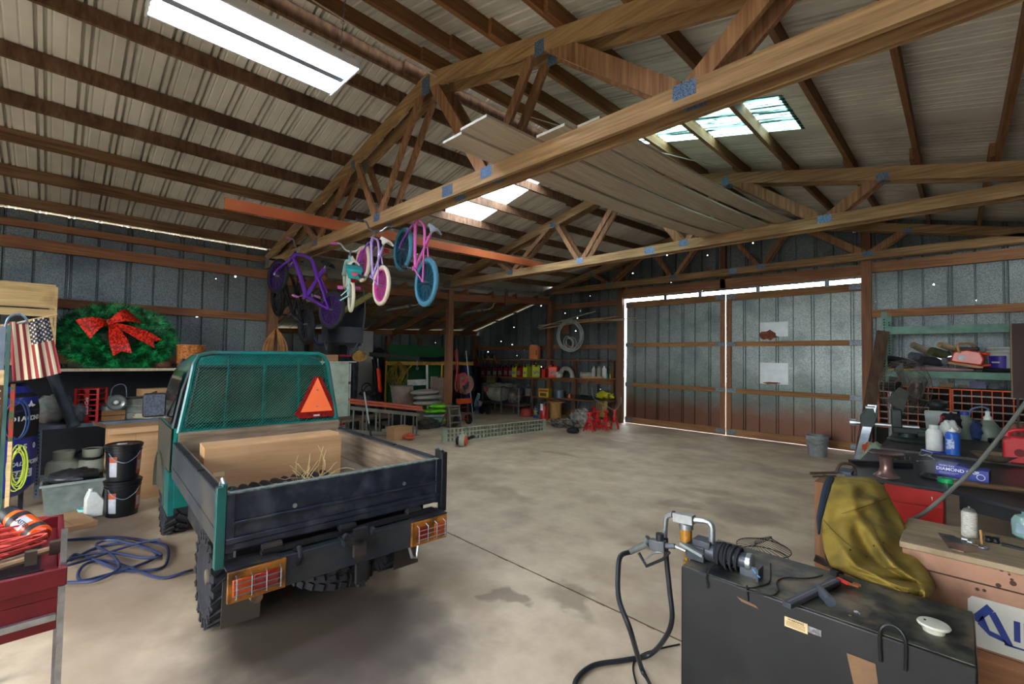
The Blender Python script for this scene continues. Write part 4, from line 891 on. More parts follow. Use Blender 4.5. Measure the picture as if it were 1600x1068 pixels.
# blue hose lying on the floor
hb_ = mat('navy_hose', '1c2238', '2c3452', rough=.45, scale=6)
hp = [(98, 846), (180, 843), (245, 850), (262, 862), (258, 885), (235, 895), (190, 893), (150, 880), (118, 868), (110, 880), (150, 850+8), (205, 852), (245, 868), (215, 888), (160, 902), (128, 912), (122, 898), (135, 885), (165, 878), (200, 890), (250, 905), (290, 898), (300, 893)]
b = MB(); z_ = .0; pts = []
for k, (u, v) in enumerate(hp): q = PZ(u, v); pts.append((q.x, q.y, .013+.012*(k % 2)))
b.tube(smooth_path(pts, 8), .0115, 6)
hp2 = [(104, 916), (150, 914), (185, 896), (175, 872), (150, 858), (175, 851), (225, 860), (252, 874), (225, 880), (165, 868), (112, 880), (104, 892), (150, 875), (205, 858), (250, 850)]
pts = [tuple(PZ(u, v)+V((0, 0, .03+.008*(k % 3)))) for k, (u, v) in enumerate(hp2)]
b2 = MB(); b2.tube(smooth_path(pts, 8), .0115, 6)
h0 = one('floor_hose', b, hb_, 'dark blue air hose lying in loose loops beside the truck', 'hose', loc=(-5, .4, 0))
ob('loops', b2, hb_, h0, world=True)

# red tool cart
XC = -2.12
ct = root('tool_cart', 'dark red metal tool cart with chrome upright, cut by the left frame edge', 'tool cart', (XC-.35, -.2, 0))
mar = mat('maroon_paint', '5c161c', '6e1c22', rough=.4, scale=4, dirt='2c1214', dirt_scale=5, dirt_amt=.3)
zt_ = PX(95, 888, XC).z; zb_ = PX(100, 914, XC).z; yr = PX(105, 900, XC).y
ob('tray', MB().bx(XC-.02, XC, -.62, yr, zb_, zt_).bx(XC-.7, XC-.02, yr-.02, yr-.003, zb_, zt_).bx(XC-.7, XC-.68, -.62, yr-.003, zb_, zt_).bx(XC-.68, XC-.02, -.62, yr-.02, zb_, zb_+.01), mar, ct, world=True, bev=.003)
yl = PX(93, 900, XC).y
ob('drawer', MB().bx(XC-.6, XC-.012, -.62, yl-.002, zb_-.035, zb_-.002), mar, ct, world=True)
dr = ob('drawer', MB().bx(XC-.6, XC-.012, -.62, yl-.002, zb_-.14, zb_-.037), mar, ct, world=True)
ob('drawer_pull', MB().bx(XC-.012, XC+.004, -.62, yl-.004, zb_-.105, zb_-.085), chrome, dr, world=True)
up = MB(); yy = (yl+yr)/2-.002
up.bx(XC-.004, XC+.003, yl, yr-.003, -.0, zb_-.0).bx(XC-.045, XC-.03, yl, yr-.003, zt_, PX(95, 832, XC).z)
ob('upright', up, chrome, ct, world=True)
ob('upright', MB().bx(XC-.7, XC-.67, yl, yr-.003, 0, zb_), chrome, ct, world=True); ob('shelf', MB().bx(XC-.68, XC-.02, -.62, yl, .25, .28), mar, ct, world=True)
ob('caster', MB().cyl((XC-.03, yl-.0, .0301), (XC-.03, yr, .0301), .03, 12), rub, ct, world=True)
zc_ = zb_+.012
random.seed(8); b = MB()
for k in range(34):
    y_ = random.uniform(-.3, -.06); x_ = XC-.12-random.uniform(0, .38); z_ = zc_+.075+random.uniform(-.02, .035)
    b.tube(smooth_path([(x_, -.5, z_-.02), (x_+.05, y_-.05, z_+random.uniform(-.01, .015)), (x_-.02, min(y_+.12, .0), z_), (x_-.1, y_, z_-.015), (x_-.05, -.5, z_-.03)], 5), .0042, 4)
one('cable_heap', b, mat('coral_cord', 'b23a34', 'c85248', rough=.45, scale=5), 'heap of thin coral red cord lying in the red tool cart', 'cord')
bo = root('spray_bottle', 'orange and black bottle lying on its side in the tool cart', 'bottle', (XC-.40, -.055, zc_+.10), rot=(PI/2-.35, .0, math.radians(-60)))
ob('body', MB().lathe([(.03, -.09), (.038, -.08), (.038, .05), (.032, .07)], n=24), mat('orange_can', 'e05a1c', 'c8480f', rough=.3, scale=5, coat=.3), bo)
ob('cap', MB().lathe([(.032, .07), (.034, .075), (.030, .11), (.02, .12), (.001, .12)], n=24), black, bo)
ob('label_band', MB().lathe([(.0385, -.07), (.0385, -.045)], n=24).lathe([(.0385, .02), (.0385, .045)], n=24), black, bo)
ob('label', MB().grid(lambda u, v: (.039*math.cos(.2+1.3*u), .039*math.sin(.2+1.3*u), lerp(-.03, .015, v)), 8, 1), MATS['label_white'], bo)
text('lettering', 'BLASTER', .02, black, bo, frame((.0395*math.cos(.85), .0395*math.sin(.85), -.008), (0, 0, -1), (-math.sin(.85), math.cos(.85), 0)), ext=.0005)
for i, (u, x_, lab) in enumerate(((48, XC-.14, 'short hammer with a worn wooden handle in the tool cart'), (85, XC-.2, 'dark rusty tool handle lying at the cart corner'))):
    b = MB(); y_ = PX(u, 880, x_).y
    b.cyl((x_, y_-.22, zc_+.03), (x_+.01, y_, zc_+.06), .011, 8); h = one('hammer', b, mat('worn_handle', '5a4634', '7a6248', rough=.7, scale=9), lab, 'hammer')
    ob('head', MB().box((x_+.01, y_, zc_+.062), (.028, .03, .045)), mat('rusty_steel', '3c332c', '54463a', rough=.6, metal=.4, scale=12), h, world=False).location = (-h.location.x, -h.location.y, -h.location.z)
one('black_tray', MB().bx(XC-.62, XC-.04, -.6, -.01, zc_, zc_+.01).prism([(-.6, zc_), (-.01, zc_), (.0, zc_+.04), (-.61, zc_+.04)], 0, XC-.05, XC-.045), black, 'black tray under the cord in the tool cart', 'tray')
# ------------------------------------------------------------------ things lying on and hanging from the trusses
greyb = wood('grey_board', '9a8d7a', 'b8ac9a', 1, rough=.7, bump=.12, rnd=.06, dirt='a59a88', spec=.25)
endw = mat('white_end', 'c8c4b8', 'b0aca0', rough=.7, scale=8)
def plank(lab, xa, xb, wd, y0, y1, dz, sag):
    n = 18; vs = []; th = .02
    for i in range(n+1):
        y = lerp(y0, y1, i/n); t = (y-2.83)/(6.98-2.83); zc = lerp(3.484, 3.634, t)+dz
        if 0 < t < 1: zc -= sag*4*t*(1-t)
        elif t <= 0: zc += sag*4*(-t)*.8
        x = lerp(xa, xb, (y-2.3)/4.9)
        vs += [(x-wd/2, y, zc), (x+wd/2, y, zc), (x+wd/2, y, zc+th), (x-wd/2, y, zc+th)]
    b = MB(); b.add(vs, [(3, 2, 1, 0), tuple(4*n+q for q in range(4))]+[(4*j+q, 4*j+(q+1) % 4, 4*j+4+(q+1) % 4, 4*j+4+q) for j in range(n) for q in range(4)])
    o = one('plank', b, greyb, lab, 'plank', group='grey planks lying across the trusses', ang=0)
    xe = lerp(xa, xb, (y0-2.3)/4.9); z0 = vs[0][2]
    ob('primed_end', MB().bx(xe-wd/2, xe+wd/2, y0-.003, y0, z0, z0+th), endw, o, world=False, loc=None).location = (-o.location.x, -o.location.y, -o.location.z); return o
plank('grey plank with a white end, left edge of the bundle lying across the trusses', -2.86, -2.63, .24, 2.18, 7.30, .003, .055)
plank('grey plank stacked second from the left in the bundle, its end set further back', -2.84, -2.60, .24, 2.34, 7.22, .027, .055)
plank('short-ended grey plank, top of the left stack in the bundle', -2.80, -2.58, .22, 2.52, 7.2, .051, .055)
plank('widest grey plank with the highest white end, middle of the bundle across the trusses', -2.55, -2.30, .30, 2.14, 7.36, .003, .05)
plank('grey plank between the widest one and the right-hand one, lying across the trusses', -2.23, -1.96, .28, 2.62, 7.42, .003, .045)
plank('rightmost grey plank of the bundle, reaching furthest over the middle truss', -1.98, -1.66, .20, 2.75, 7.85, .026, .05)
# long orange steel channel
och = mat('rust_orange_paint', 'a8502c', 'bf6a40', rough=.5, scale=2, stretch=(1, .3, 1), dirt='8a4428', dirt_scale=2, dirt_amt=.4)
y0, y1 = 1.33, 7.25
b = MB(); vs = []
def cz(y): return 3.486+(y-2.8)*.0362
def cx(y): return lerp(-6.12, -6.30, (y-y0)/(y1-y0))
for y in (y0, y1): vs += [(cx(y)+a, y, cz(y)+c) for a, c in ((0, .0), (.055, 0), (.055, .008), (.008, .008), (.008, .122), (.055, .122), (.055, .13), (0, .13))]
b.add([(v[0], v[1], v[2]) for v in vs], [tuple(range(8)), tuple(range(8, 16))[::-1]]+[(i, 8+i, 8+(i+1) % 8, (i+1) % 8) for i in range(8)])
b.v = [(2*cx(y)-x+.055, y, z) for x, y, z in b.v]
ocn = one('steel_channel', b, och, 'long rust-orange steel channel lying across the trusses in front of the bicycles', 'steel channel', ang=0)
ob('top_flange', MB().add([(cx(y)-.003+a, y, cz(y)+.1305+c) for c in (0, .003) for y, a in ((y0, 0), (y0, .06), (y1, .06), (y1, 0))], [(3, 2, 1, 0), (4, 5, 6, 7), (0, 1, 5, 4), (1, 2, 6, 5), (2, 3, 7, 6), (3, 0, 4, 7)]), mat('pale_flange', 'c9b9a0', 'a8987e', rough=.6, scale=5), ocn).location = tuple(-q for q in ocn.location)
# cable along the ridge and lamp cord
one('roof_cable', MB().tube(smooth_path([(-3.66, .6, 4.66), (-3.72, 1.4, 4.64), (-3.80, 2.2, 4.66), (-3.86, 3.2, 4.68), (-3.5, 4.2, 4.62), (-3.1, 5.2, 4.60), (-2.4, 6.6, 4.52)], 6), .006, 5), mat('white_cable', 'c9c5bb', rough=.5), 'thin white cable strung along under the roof ridge', 'cable')

# ---- bicycles hung by their handlebars
def bike(lab, R, F, r, col, tyre_c, rim_c, saddle_c, grip_c, up=None, extras=None, two_tube=False, group='bicycles hung from the nearest truss', fork_c=None, bend=0.):
    """R, F: hubs in world metres; the wheels' plane holds R-F and up"""
    R = V(R); F = V(F); x = (F-R); L = x.length; x.normalize(); up = V(up or (0, 0, 1)); y = up.cross(x).normalized(); z = x.cross(y)
    M = Matrix((x, y, z)).transposed(); t = root('bicycle', lab, 'bicycle', tuple(R), group=group, rot=tuple(M.to_euler()))
    W = lambda a, b_, c: V((a, b_, c))
    ty = mat('tyre_'+tyre_c, tyre_c, rough=.75); rm = mat('rim_'+rim_c, rim_c, rough=.4, metal=.2); fm = mat('frame_'+col, col, rough=.25, coat=.6); fk = mat('frame_'+(fork_c or col), fork_c or col, rough=.25, coat=.6)
    sd = mat('saddle_'+saddle_c, saddle_c, rough=.6); gp = mat('grip_'+grip_c, grip_c, rough=.7); al = MATS['bare_steel']
    tr = r*.105
    for hx in (0, L):
        wl_ = ob('wheel', MB().torus((hx, 0, 0), r-tr, tr, (0, 1, 0), 72, 10), ty, t)
        wm = wl_.data   # knobbly tread pressed out of the same mesh
        for i, vv in enumerate(wm.vertices):
            rad = math.hypot(vv.co.x-hx, vv.co.z)
            if rad > r-tr*.6: f_ = 1+(.03 if (i//10) % 2 else 0); vv.co.x = hx+(vv.co.x-hx)*f_; vv.co.z *= f_
        ob('rim', MB().lathe([(r-2.3*tr, -tr*.6), (r-1.7*tr, -tr*.6), (r-1.6*tr, 0), (r-1.7*tr, tr*.6), (r-2.3*tr, tr*.6), (r-2.45*tr, 0), (r-2.3*tr, -tr*.6)], (hx, 0, 0), (0, 1, 0), 36), rm, wl_)
        sp_ = MB()
        for q in range(20):
            a = 2*PI*q/20; s_ = -1 if q % 2 else 1; sp_.cyl((hx+.012*math.cos(a+1.2*s_), s_*.02, .012*math.sin(a+1.2*s_)), (hx+(r-2.3*tr)*math.cos(a), 0, (r-2.3*tr)*math.sin(a)), .0016, 4)
        ob('spokes', sp_, al, wl_); ob('hub', MB().cyl((hx, -.045, 0), (hx, .045, 0), .014, 10), al, wl_)
    BB = W(.43*L, 0, -.02*L-0.0); HT = W(.80*L, 0, r*1.75); HB = W(.84*L, 0, r*1.36); ST = W(.30*L, 0, r*1.75)
    tb = .017*L/.85*1.15
    b = MB()
    mid = HB.lerp(BB, .5)+W(0, 0, -bend)
    b.tube(smooth_path([HB.lerp(HT, .2), mid, BB], 4), tb, 8)
    b.tube(smooth_path([HT.lerp(HB, .2), HT.lerp(ST, .5)+W(0, 0, -bend), BB.lerp(ST, .62)], 4), tb*.85, 8)
    b.cyl(BB, ST, tb*.85, 8).cyl(HB, HT, tb*1.2, 10).cyl(BB-W(0, .035, 0), BB+W(0, .035, 0), tb*1.3, 10)
    for s in (-1, 1):
        b.cyl(BB+W(0, s*.02, 0), W(0, s*.045, 0), tb*.5, 6).cyl(BB.lerp(ST, .7)+W(0, s*.02, 0), W(0, s*.045, 0), tb*.5, 6)
    ob('frame', b, fm, t)
    b = MB()
    for s in (-1, 1): b.tube(smooth_path([HB+W(0, s*.03, -.0), HB+W(.01, s*.05, -.05*r/.25), W(L-.01, s*.05, r*.3), W(L, s*.05, 0)], 3), tb*.6, 6)
    b.cyl(HB+W(0, -.04, 0), HB+W(0, .04, 0), tb*.8, 8); ob('fork', b, fk, t)
    hz = HT+W(-.02, 0, .09*r/.25)
    ob('stem', MB().cyl(HT, hz, .013, 8), al, t)
    hb = ob('handlebar', MB().tube(smooth_path([hz+W(-.05, -.23, .10), hz+W(-.02, -.14, .09), hz+W(.01, -.06, .0), hz+W(.01, .06, .0), hz+W(-.02, .14, .09), hz+W(-.05, .23, .10)], 5), .011, 8), al if not extras or 'white_bar' not in extras else whitep, t)
    for s in (-1, 1): ob('grip', MB().cyl(hz+W(-.035, s*.18, .095), hz+W(-.06, s*.27, .10), .016, 8), gp, hb)
    ob('seat_post', MB().cyl(ST, ST+W(-.02, 0, .07), .012, 8), al, t)
    s0 = ST+W(-.03, 0, .08)
    b = MB(); b.grid(lambda u, v: s0+W(lerp(-.10, .13, u), (v-.5)*lerp(.15, .035, min(1, u*1.35)), .03*(1-u)*(.4+.6*(1-abs(2*v-1)))+.012-.035*abs(2*v-1)**2), 8, 8, .02); ob('saddle', b, sd, t)
    ob('chainring', MB().lathe([(.055*r/.25, .038), (.075*r/.25, .038), (.075*r/.25, .043), (.055*r/.25, .043), (.055*r/.25, .038)], BB, (0, -1, 0), 24), al, t)
    for s in (-1, 1):
        c = ob('crank', MB().cyl(BB+W(0, s*.05, 0), BB+W(s*.10, s*.06, -s*.05), .009, 6), al, t); ob('pedal', MB().box(BB+W(s*.10, s*.10, -s*.05), (.07, .07, .02)), gp, c)
    ob('chain', MB().tube([(0, -.04, .03), tuple(BB+W(0, -.04, .06*r/.25)), tuple(BB+W(.06*r/.25, -.04, 0)), tuple(BB+W(0, -.04, -.06*r/.25)), (0, -.04, -.03), (-.03, -.04, 0)], .004, 4, True), al, t)
    return t, dict(BB=BB, HT=HT, HB=HB, ST=ST, hz=hz, s0=s0, L=L, r=r)
t, q = bike('pink and teal child bicycle with blue-grey tyres, hung furthest right on the truss', PD(666, 441, 5.15), PD(630, 389, 5.72), .275, 'c45aa0', '3f6f80', '1d5060', '8e9298', '1e2024', fork_c='8a3a98')
ob('chain_guard', MB().box(q['BB']+V((0, -.05, 0)), (.26, .012, .07)), mat('teal_guard', '1f8a86', rough=.3), t, bev=.01)
ob('brake_lever', MB().tube([tuple(q['hz']+V((.0, .12, .09))), tuple(q['hz']+V((.05, .2, .05)))], .007, 6), black, t)
t, q = bike('lavender and pink child bicycle with cream tyres and heart chain guard', PD(596, 446, 5.35), PD(567, 412, 5.85), .235, 'a88cc0', 'c4b49c', 'c84a98', 'd8d0c0', '3a3c40', fork_c='5a3a98')
hs = MB(); hp_ = []
for k in range(24):
    a = 2*PI*k/24; hp_.append((.0045*16*math.sin(a)**3, .0045*(13*math.cos(a)-5*math.cos(2*a)-2*math.cos(3*a)-math.cos(4*a))))
def heart(parent, c, s, m_, m2): 
    o = ob('heart', MB().prism([(c[0]+x*s, c[2]+z*s) for x, z in hp_], 1, c[1]-.006, c[1]+.006), m_, parent); ob('heart_inset', MB().prism([(c[0]+x*s*.65, c[2]+z*s*.65) for x, z in hp_], 1, c[1]-.009, c[1]-.006), m2, o); return o
heart(t, q['BB']+V((.04, -.07, -.05)), 1.15, mat('heart_white', 'e0c8cc', rough=.4), mat('heart_pink', 'c03868', rough=.4))
ob('reflector', MB().box(q['s0']+V((-.09, 0, -.09)), (.02, .06, .045)), redl, t)
t, q = bike('small white and turquoise child bicycle seen from behind, turquoise box on its carrier', PD(549, 463, 5.95), PD(541, 430, 6.45), .205, '8cc8c4', 'd0c4a4', 'c0c0b8', 'c9c0b0', 'c060a0', extras=('white_bar',))
cbx = ob('carrier_box', MB().prism([(-.07, 0), (.07, 0), (.105, .13), (-.105, .13)], 0, -.09, .06, Matrix.Translation(q['s0']+V((-.11, 0, -.17)))), mat('turquoise_box', '2fa09c', '288c8a', rough=.35, scale=5), t, bev=.01)
o = heart(cbx, (0, 0, 0), .55, mat('heart_rose', 'b85a70', rough=.4), mat('heart_pink', 'c03868', rough=.4)); o.rotation_euler = (0, 0, PI/2); o.location = q['s0']+V((-.205, 0, -.10)); 
ob('training_wheel_strut', MB().cyl((0, .05, .0), (-.02, .14, -.06), .008, 6).cyl((0, .05, .1), (0, .13, .0), .008, 6), MATS['frame_8cc8c4'], t)
ob('reflector', MB().box(q['s0']+V((-.19, 0, -.20)), (.02, .06, .04)), redl, t)
dv = PD(434, 431, 7.0); dr_ = PD(518, 484, 6.25)
side = (V((0, 0, 1))).cross((dv-dr_).normalized()).normalized()
t, q = bike('purple bicycle with black tyres hung nose up, its wheel in front of the black one', dr_, dv, .265, '5a2a8c', '1a1a1c', '3c2458', '1c1c20', 'b868a0', up=(.25, .1, 1), bend=-.03)
ob('plate_label', MB().box(q['BB'].lerp(q['HB'], .5)+V((0, -.022, .0)), (.12, .004, .02), None), whitep, t)
dv = PD(434, 466, 8.2); dr_ = PD(478, 506, 7.25)
t, q = bike('black bicycle hanging lowest, between the timber post and the purple bicycle', dr_, dv, .325, '16171b', '121214', '2a2a2c', '111214', '111214', up=(.2, -.1, 1))
ob('sprocket', MB().lathe([(.02, -.05), (.055, -.05), (.055, -.046), (.02, -.046)], ax=(0, 1, 0), n=20), mat('brass', '8a7440', rough=.4, metal=.6), t)
# one small wheel-only bike shape behind them: blue rim
# folded stroller hanging dark behind
sf = mat('stroller_cloth', '24272c', '35393e', rough=.85, scale=3)
c = PD(540, 505, 8.3)
st = root('stroller', 'dark folded jogging stroller hanging behind the small bicycles', 'stroller', tuple(c), rz=.7)
b = MB(); b.grid(lambda u, v: (lerp(-.38, .38, u)*(1-.25*v), .14*math.sin(PI*u)+.05*v, lerp(.42, -.42, v)+.03*math.sin(7*u)), 16, 12, .02); ob('seat_cloth', b, sf, st)
b = MB(); b.grid(lambda u, v: (lerp(-.36, .40, u), -.16-.10*math.sin(PI*u)+.04*math.sin(9*u), lerp(-.08, -.36, v)), 14, 5, .02); ob('hood', b, mat('stroller_hood', '3a3e44', '2a2e34', rough=.85, scale=3), st)
ob('white_tag', MB().bx(.0, .06, -.29, -.285, -.30, -.2), whitep, st)
for s in (-1, 1): ob('frame_tube', MB().tube(smooth_path([(s*.36, -.1, .62), (s*.38, -.05, .2), (s*.36, -.12, -.2), (s*.25, -.2, -.5)], 4), .014, 6), mat('grey_tube', '4a4d52', rough=.4, metal=.4), st)
ob('wheel', MB().torus((-.42, -.1, -.2), .2, .022, (.3, 1, 0), 28, 8), MATS['tyre_121214'], st)
ob('rim', MB().torus((-.42, -.1, -.2), .17, .008, (.3, 1, 0), 28, 6), mat('blue_rim', '3a4a9c', rough=.4), st)
ob('hook_strap', MB().tube([tuple(c+V((0, 0, .40))), (-9.16, c.y, 3.0), (-9.16, c.y, 3.2)], .014, 6), black, st, world=True)
p = PX(560, 420+30, -9.0)
one('rolled_cloth', MB().cyl(PD(520, 495, 8.1), PD(580, 460, 8.0), .05, 10), mat('olive_roll', '6e6a3c', '86804a', rough=.8, scale=6), 'olive rolled cloth stuck between the bicycles and the stroller', 'roll')
# brown cord bundle on the post
b = MB(); random.seed(3)
for k in range(9):
    y = 2.86; x = -9.1; w_ = .05+.018*k+random.uniform(-.01, .01); h_ = .46+.02*(k % 4)
    c = PX(431, 515, -9.08); b.tube(smooth_path([(c.x+.008*k*.5, c.y-.015, c.z+.02), (c.x+.02, c.y-w_*.9, c.z-h_*.45), (c.x, c.y-w_, c.z-h_), (c.x, c.y+w_, c.z-h_*.97), (c.x+.02, c.y+w_*.9, c.z-h_*.45), (c.x+.008*k*.5, c.y+.015, c.z+.02)], 5), .007, 5)
one('cord_bundle', b, mat('tan_cord', '8a5a2c', 'b07a40', rough=.6, scale=8), 'bundle of tan cord hanging from the square post behind the truck', 'cord')
# ------------------------------------------------------------------ beyond the left posts
bgreen = mat('green_board', '1f5a34', '2a6a40', rough=.6, scale=2, dirt='1a3c26', dirt_scale=2, dirt_amt=.5)
ylw = mat('yellow_frame', 'b8842a', 'c8963a', rough=.45, scale=6, dirt='6a4c20', dirt_scale=5, dirt_amt=.5)
alu = mat('aluminium_ladder', '6c6c64', '8a8a80', rough=.4, metal=.6, scale=6, dirt='5a5648', dirt_scale=6, dirt_amt=.4)
def grp(name, lab, cat, p, rz=0., group=None): return root(name, lab, cat, tuple(p), rz, group)
# enamel cabinet behind the truck
xx = -9.6; y0, y1, z0, z1 = RX(xx, 500, 546, 566, 668)
t = grp('enamel_cabinet', 'tall pale greenish enamel cabinet with rust spots, standing behind the truck headboard', 'cabinet', (xx, (y0+y1)/2, 0))
ob('body', MB().bx(xx-.5, xx, y0-.1, y1, 0, z1), mat('pale_enamel', '9cab9c', 'b4beae', rough=.4, scale=4, dirt='6e4c34', dirt_scale=5, dirt_amt=.35), t, world=True, bev=.01)
ob('door_edge', MB().bx(xx-.5, xx+.02, y1+.004, y1+.035, .05, z1-.02), mat('pale_edge2', '8e9a90', 'a8b2a8', rough=.5, scale=4), t, world=True)
ob('hinge', MB().bx(xx+.0, xx+.025, y1-.01, y1+.03, 1.1, 1.16), mat('rusty_hinge', '5a3c2c', rough=.8), t, world=True)
ob('top_tray', MB().bx(xx-.45, xx+.05, y0+.1, y1+.14, z1+.001, z1+.022), whitep, t, world=True)
for i, (z_, w_) in enumerate(((.22, .07), (.3, .05))): pass
p = PX(531, 664, xx+.12)
fl_ = grp('plastic_flowers', 'cluster of red and white plastic pieces at the cabinet foot by the truck corner', 'ornament', (p.x, p.y, 0))
b = MB(); 
for k in range(12): b.ell((random.uniform(-.03, .06), random.uniform(-.12, .12), random.uniform(.05, .3)), random.uniform(.03, .05), 8)
ob('white_pieces', b, whitep, fl_); b = MB()
for k in range(6): b.ell((random.uniform(.05, .09), random.uniform(-.1, .1), random.uniform(.1, .3)), .028, 8)
ob('red_pieces', b, redp, fl_); ob('base', MB().bx(-.05, .08, -.12, .12, 0, .06), whitep, fl_)
zt2_ = z1+.024
y_ = PX(522, 560, xx).y
carton('cardboard_box', 'small cardboard box with a white label on top of the enamel cabinet', (xx-.3, y_-.14, zt2_), .24, .26, .14, 0)
o = one('red_folder', MB().bx(xx-.5, xx-.05, y_+.14, y_+.42, zt2_+.10, zt2_+.15), mat('crimson', '9c2038', '84182c', rough=.5, scale=5), 'flat crimson red case on the enamel cabinet', 'case', bev=.01)
one('case_block', MB().bx(xx-.3, xx-.1, y_+.16, y_+.38, zt2_, zt2_+.099), black, 'dark block under the crimson case on the enamel cabinet', 'block')
p = PX(562, 557, xx-.0)
t = grp('straw_hat', 'round tan straw hat hung at the edge of the enamel cabinet', 'hat', p)
ob('crown', MB().lathe([(.10, 0), (.105, .06), (.08, .12), (.03, .14), (.001, .142)], ax=(.5, -.3, .6), n=24), mat('straw', '8a6830', 'a88444', rough=.7, scale=18), t)
ob('brim', MB().lathe([(.10, 0), (.15, -.01), (.155, 0), (.10, .01)], ax=(.5, -.3, .6), n=28), MATS['straw'], t)
# grey tarp hanging and white board beyond
b = MB(); y0, y1, z0, z1 = RX(-10.2, 540, 560, 520, 650)
b.grid(lambda u, v: (-10.2+.04*math.sin(12*u+3*v), lerp(y0, y1, u), lerp(.01, 2.35, v)), 12, 12, .012)
one('grey_tarp', b, mat('tarp_grey', '383c42', '50555b', rough=.7, scale=6), 'dark grey tarpaulin hanging beside the enamel cabinet', 'tarpaulin')
y0, y1, z0, z1 = RX(-12.2, 549, 584, 500, 577)
one('white_board', MB().bx(-12.25, -12.2, y0, y1, .0, min(z1, 2.45)), mat('whiteboard', '9a9a98', 'aaaaa8', rough=.6, scale=2), 'tall white board leaning on the far wall beyond the cabinet', 'board')
# green panels on the back wall
y0, y1, z0, z1 = RX(-12.15, 605, 700, 541, 640)
gpn = one('plywood_sheet', MB().bx(-12.2, -12.15, y0, y1, .0, z1), bgreen, 'large green painted panel standing against the far wall behind the yellow frame', 'panel')
# yellow frame (scaffold section)
XS = -11.2; y0, y1, z0, z1 = RX(XS, 602, 714, 565, 622)
t = grp('scaffold_frame', 'yellow steel scaffold frame standing behind the timber post', 'scaffold', (XS, y0, 0))
for y in (y0, PX(690, 600, XS).y, PX(738, 600, XS).y): ob('upright', MB().cyl((XS, y, 0), (XS, y, z1+.02), .025, 8), ylw, t, world=True)
ob('beam', MB().bx(XS-.02, XS+.02, y0, PX(738, 600, XS).y, z1-.10, z1-.0), ylw, t, world=True)
ob('brace', MB().cyl((XS, PX(626, 600, XS).y, z1-.45), (XS, PX(645, 600, XS).y, z1-.05), .018, 8), ylw, t, world=True)
b = MB(); random.seed(12); yc_ = PX(622, 590, XS+.1).y
for k in range(16):
    w_ = random.uniform(.1, .34); h_ = random.uniform(.45, .85); x_ = XS+.06+random.uniform(0, .08); o_ = random.uniform(-.08, .08)
    b.tube(smooth_path([(x_, yc_+o_*.2, z1), (x_+.02, yc_-w_+o_, z1-h_*.5), (x_, yc_+o_, z1-h_), (x_+.02, yc_+w_+o_, z1-h_*.5), (x_, yc_+o_*.2, z1)], 5), .009, 5)
one('rope_bundle', b, mat('mustard_rope', '7a6420', '9c8434', rough=.8, scale=9), 'tangled mustard-coloured rope bundle draped on the yellow frame', 'rope')
b = MB(); b.grid(lambda u, v: (XS-.2+.45*v, lerp(PX(648, 555, XS).y, PX(735, 555, XS).y, u), z1+.04+.09*math.sin(PI*u)*math.sin(PI*v)+.02*math.sin(14*u)), 18, 6, .03)
one('folded_tarp', b, mat('navy_tarp', '141a28', '202a3c', rough=.6, scale=5), 'dark navy tarpaulin folded over the top of the yellow frame', 'tarpaulin')
# engine hoist
XH = -10.3; ehm = mat('hoist_black', '0a0908', '161210', rough=.5, scale=5)
def hp_(u, v, x=XH): return PX(u, v, x)
t = grp('engine_hoist', 'black engine hoist with a red hydraulic ram and a long boom', 'engine hoist', (hp_(590, 640).x, hp_(590, 640).y, 0))
m0, m1 = hp_(583, 552), hp_(597, 625)
ob('mast', MB().beam((m1.x, m1.y, .1), (m0.x, m0.y, m0.z), .09, .07, (0, 1, 0)), ehm, t, world=True)
bo = ob('boom', MB().beam(hp_(577, 553), hp_(655, 560, XH+.6), .08, .10), ehm, t, world=True)
ob('hook_chain', MB().cyl(hp_(652, 560, XH+.6), hp_(652, 572, XH+.6), .012, 6).torus(hp_(652, 575, XH+.6), .03, .008, (1, 0, 0), 16, 6), steel, bo, world=True)
ob('boom_stay', MB().tube([hp_(578, 553), hp_(592, 543), hp_(612, 555, XH+.2)], .012, 6), ehm, t, world=True)
rr_ = ob('hydraulic_ram', MB().cyl(hp_(594, 612, XH+.1), hp_(591, 575, XH+.1), .05, 12), mat('red_ram', 'a4200c', 'bf3018', rough=.35, scale=4), t, world=True)
ob('ram_rod', MB().cyl(hp_(591, 575, XH+.1), hp_(590, 560, XH+.1), .02, 8), chrome, rr_, world=True)
for s in (-.25, .35): ob('base_leg', MB().beam((XH-.3, m1.y+s, .1), (XH+.9, m1.y+s*1.8, .1), .07, .07), ehm, t, world=True)
ob('base_cross', MB().bx(XH-.35, XH-.25, m1.y-.3, m1.y+.4, .06, .14), ehm, t, world=True)
ob('label', MB().box(hp_(581, 559, XH+.06), (.005, .06, .06)), whitep, t, world=True)
# black bag with straps, left of the hoist
p = hp_(570, 632, -9.7)
lump('black_toolbag', 'black tool bag with looped straps beside the enamel cabinet', 'bag', (p.x, p.y, p.z+.04), (.22, .28, .26), black, 41)
b = MB(); b.torus((p.x+.1, p.y-.02, p.z+.36), .14, .014, (1, .2, 0), 24, 6).torus((p.x+.12, p.y+.05, p.z+.33), .12, .012, (1, -.3, 0), 24, 6); one('bag_strap', b, black, 'looped black straps above the tool bag', 'strap')
one('tool_bench', MB().bx(p.x-.3, p.x+.25, p.y-.3, p.y+.3, p.z-.28, p.z-.23).bx(p.x-.3, p.x-.25, p.y-.3, p.y-.25, 0, p.z-.28).bx(p.x+.2, p.x+.25, p.y-.3, p.y-.25, 0, p.z-.28).bx(p.x+.2, p.x+.25, p.y+.25, p.y+.3, 0, p.z-.28).bx(p.x-.3, p.x-.25, p.y+.25, p.y+.3, 0, p.z-.28), ehm, 'small dark bench under the black tool bag', 'bench')
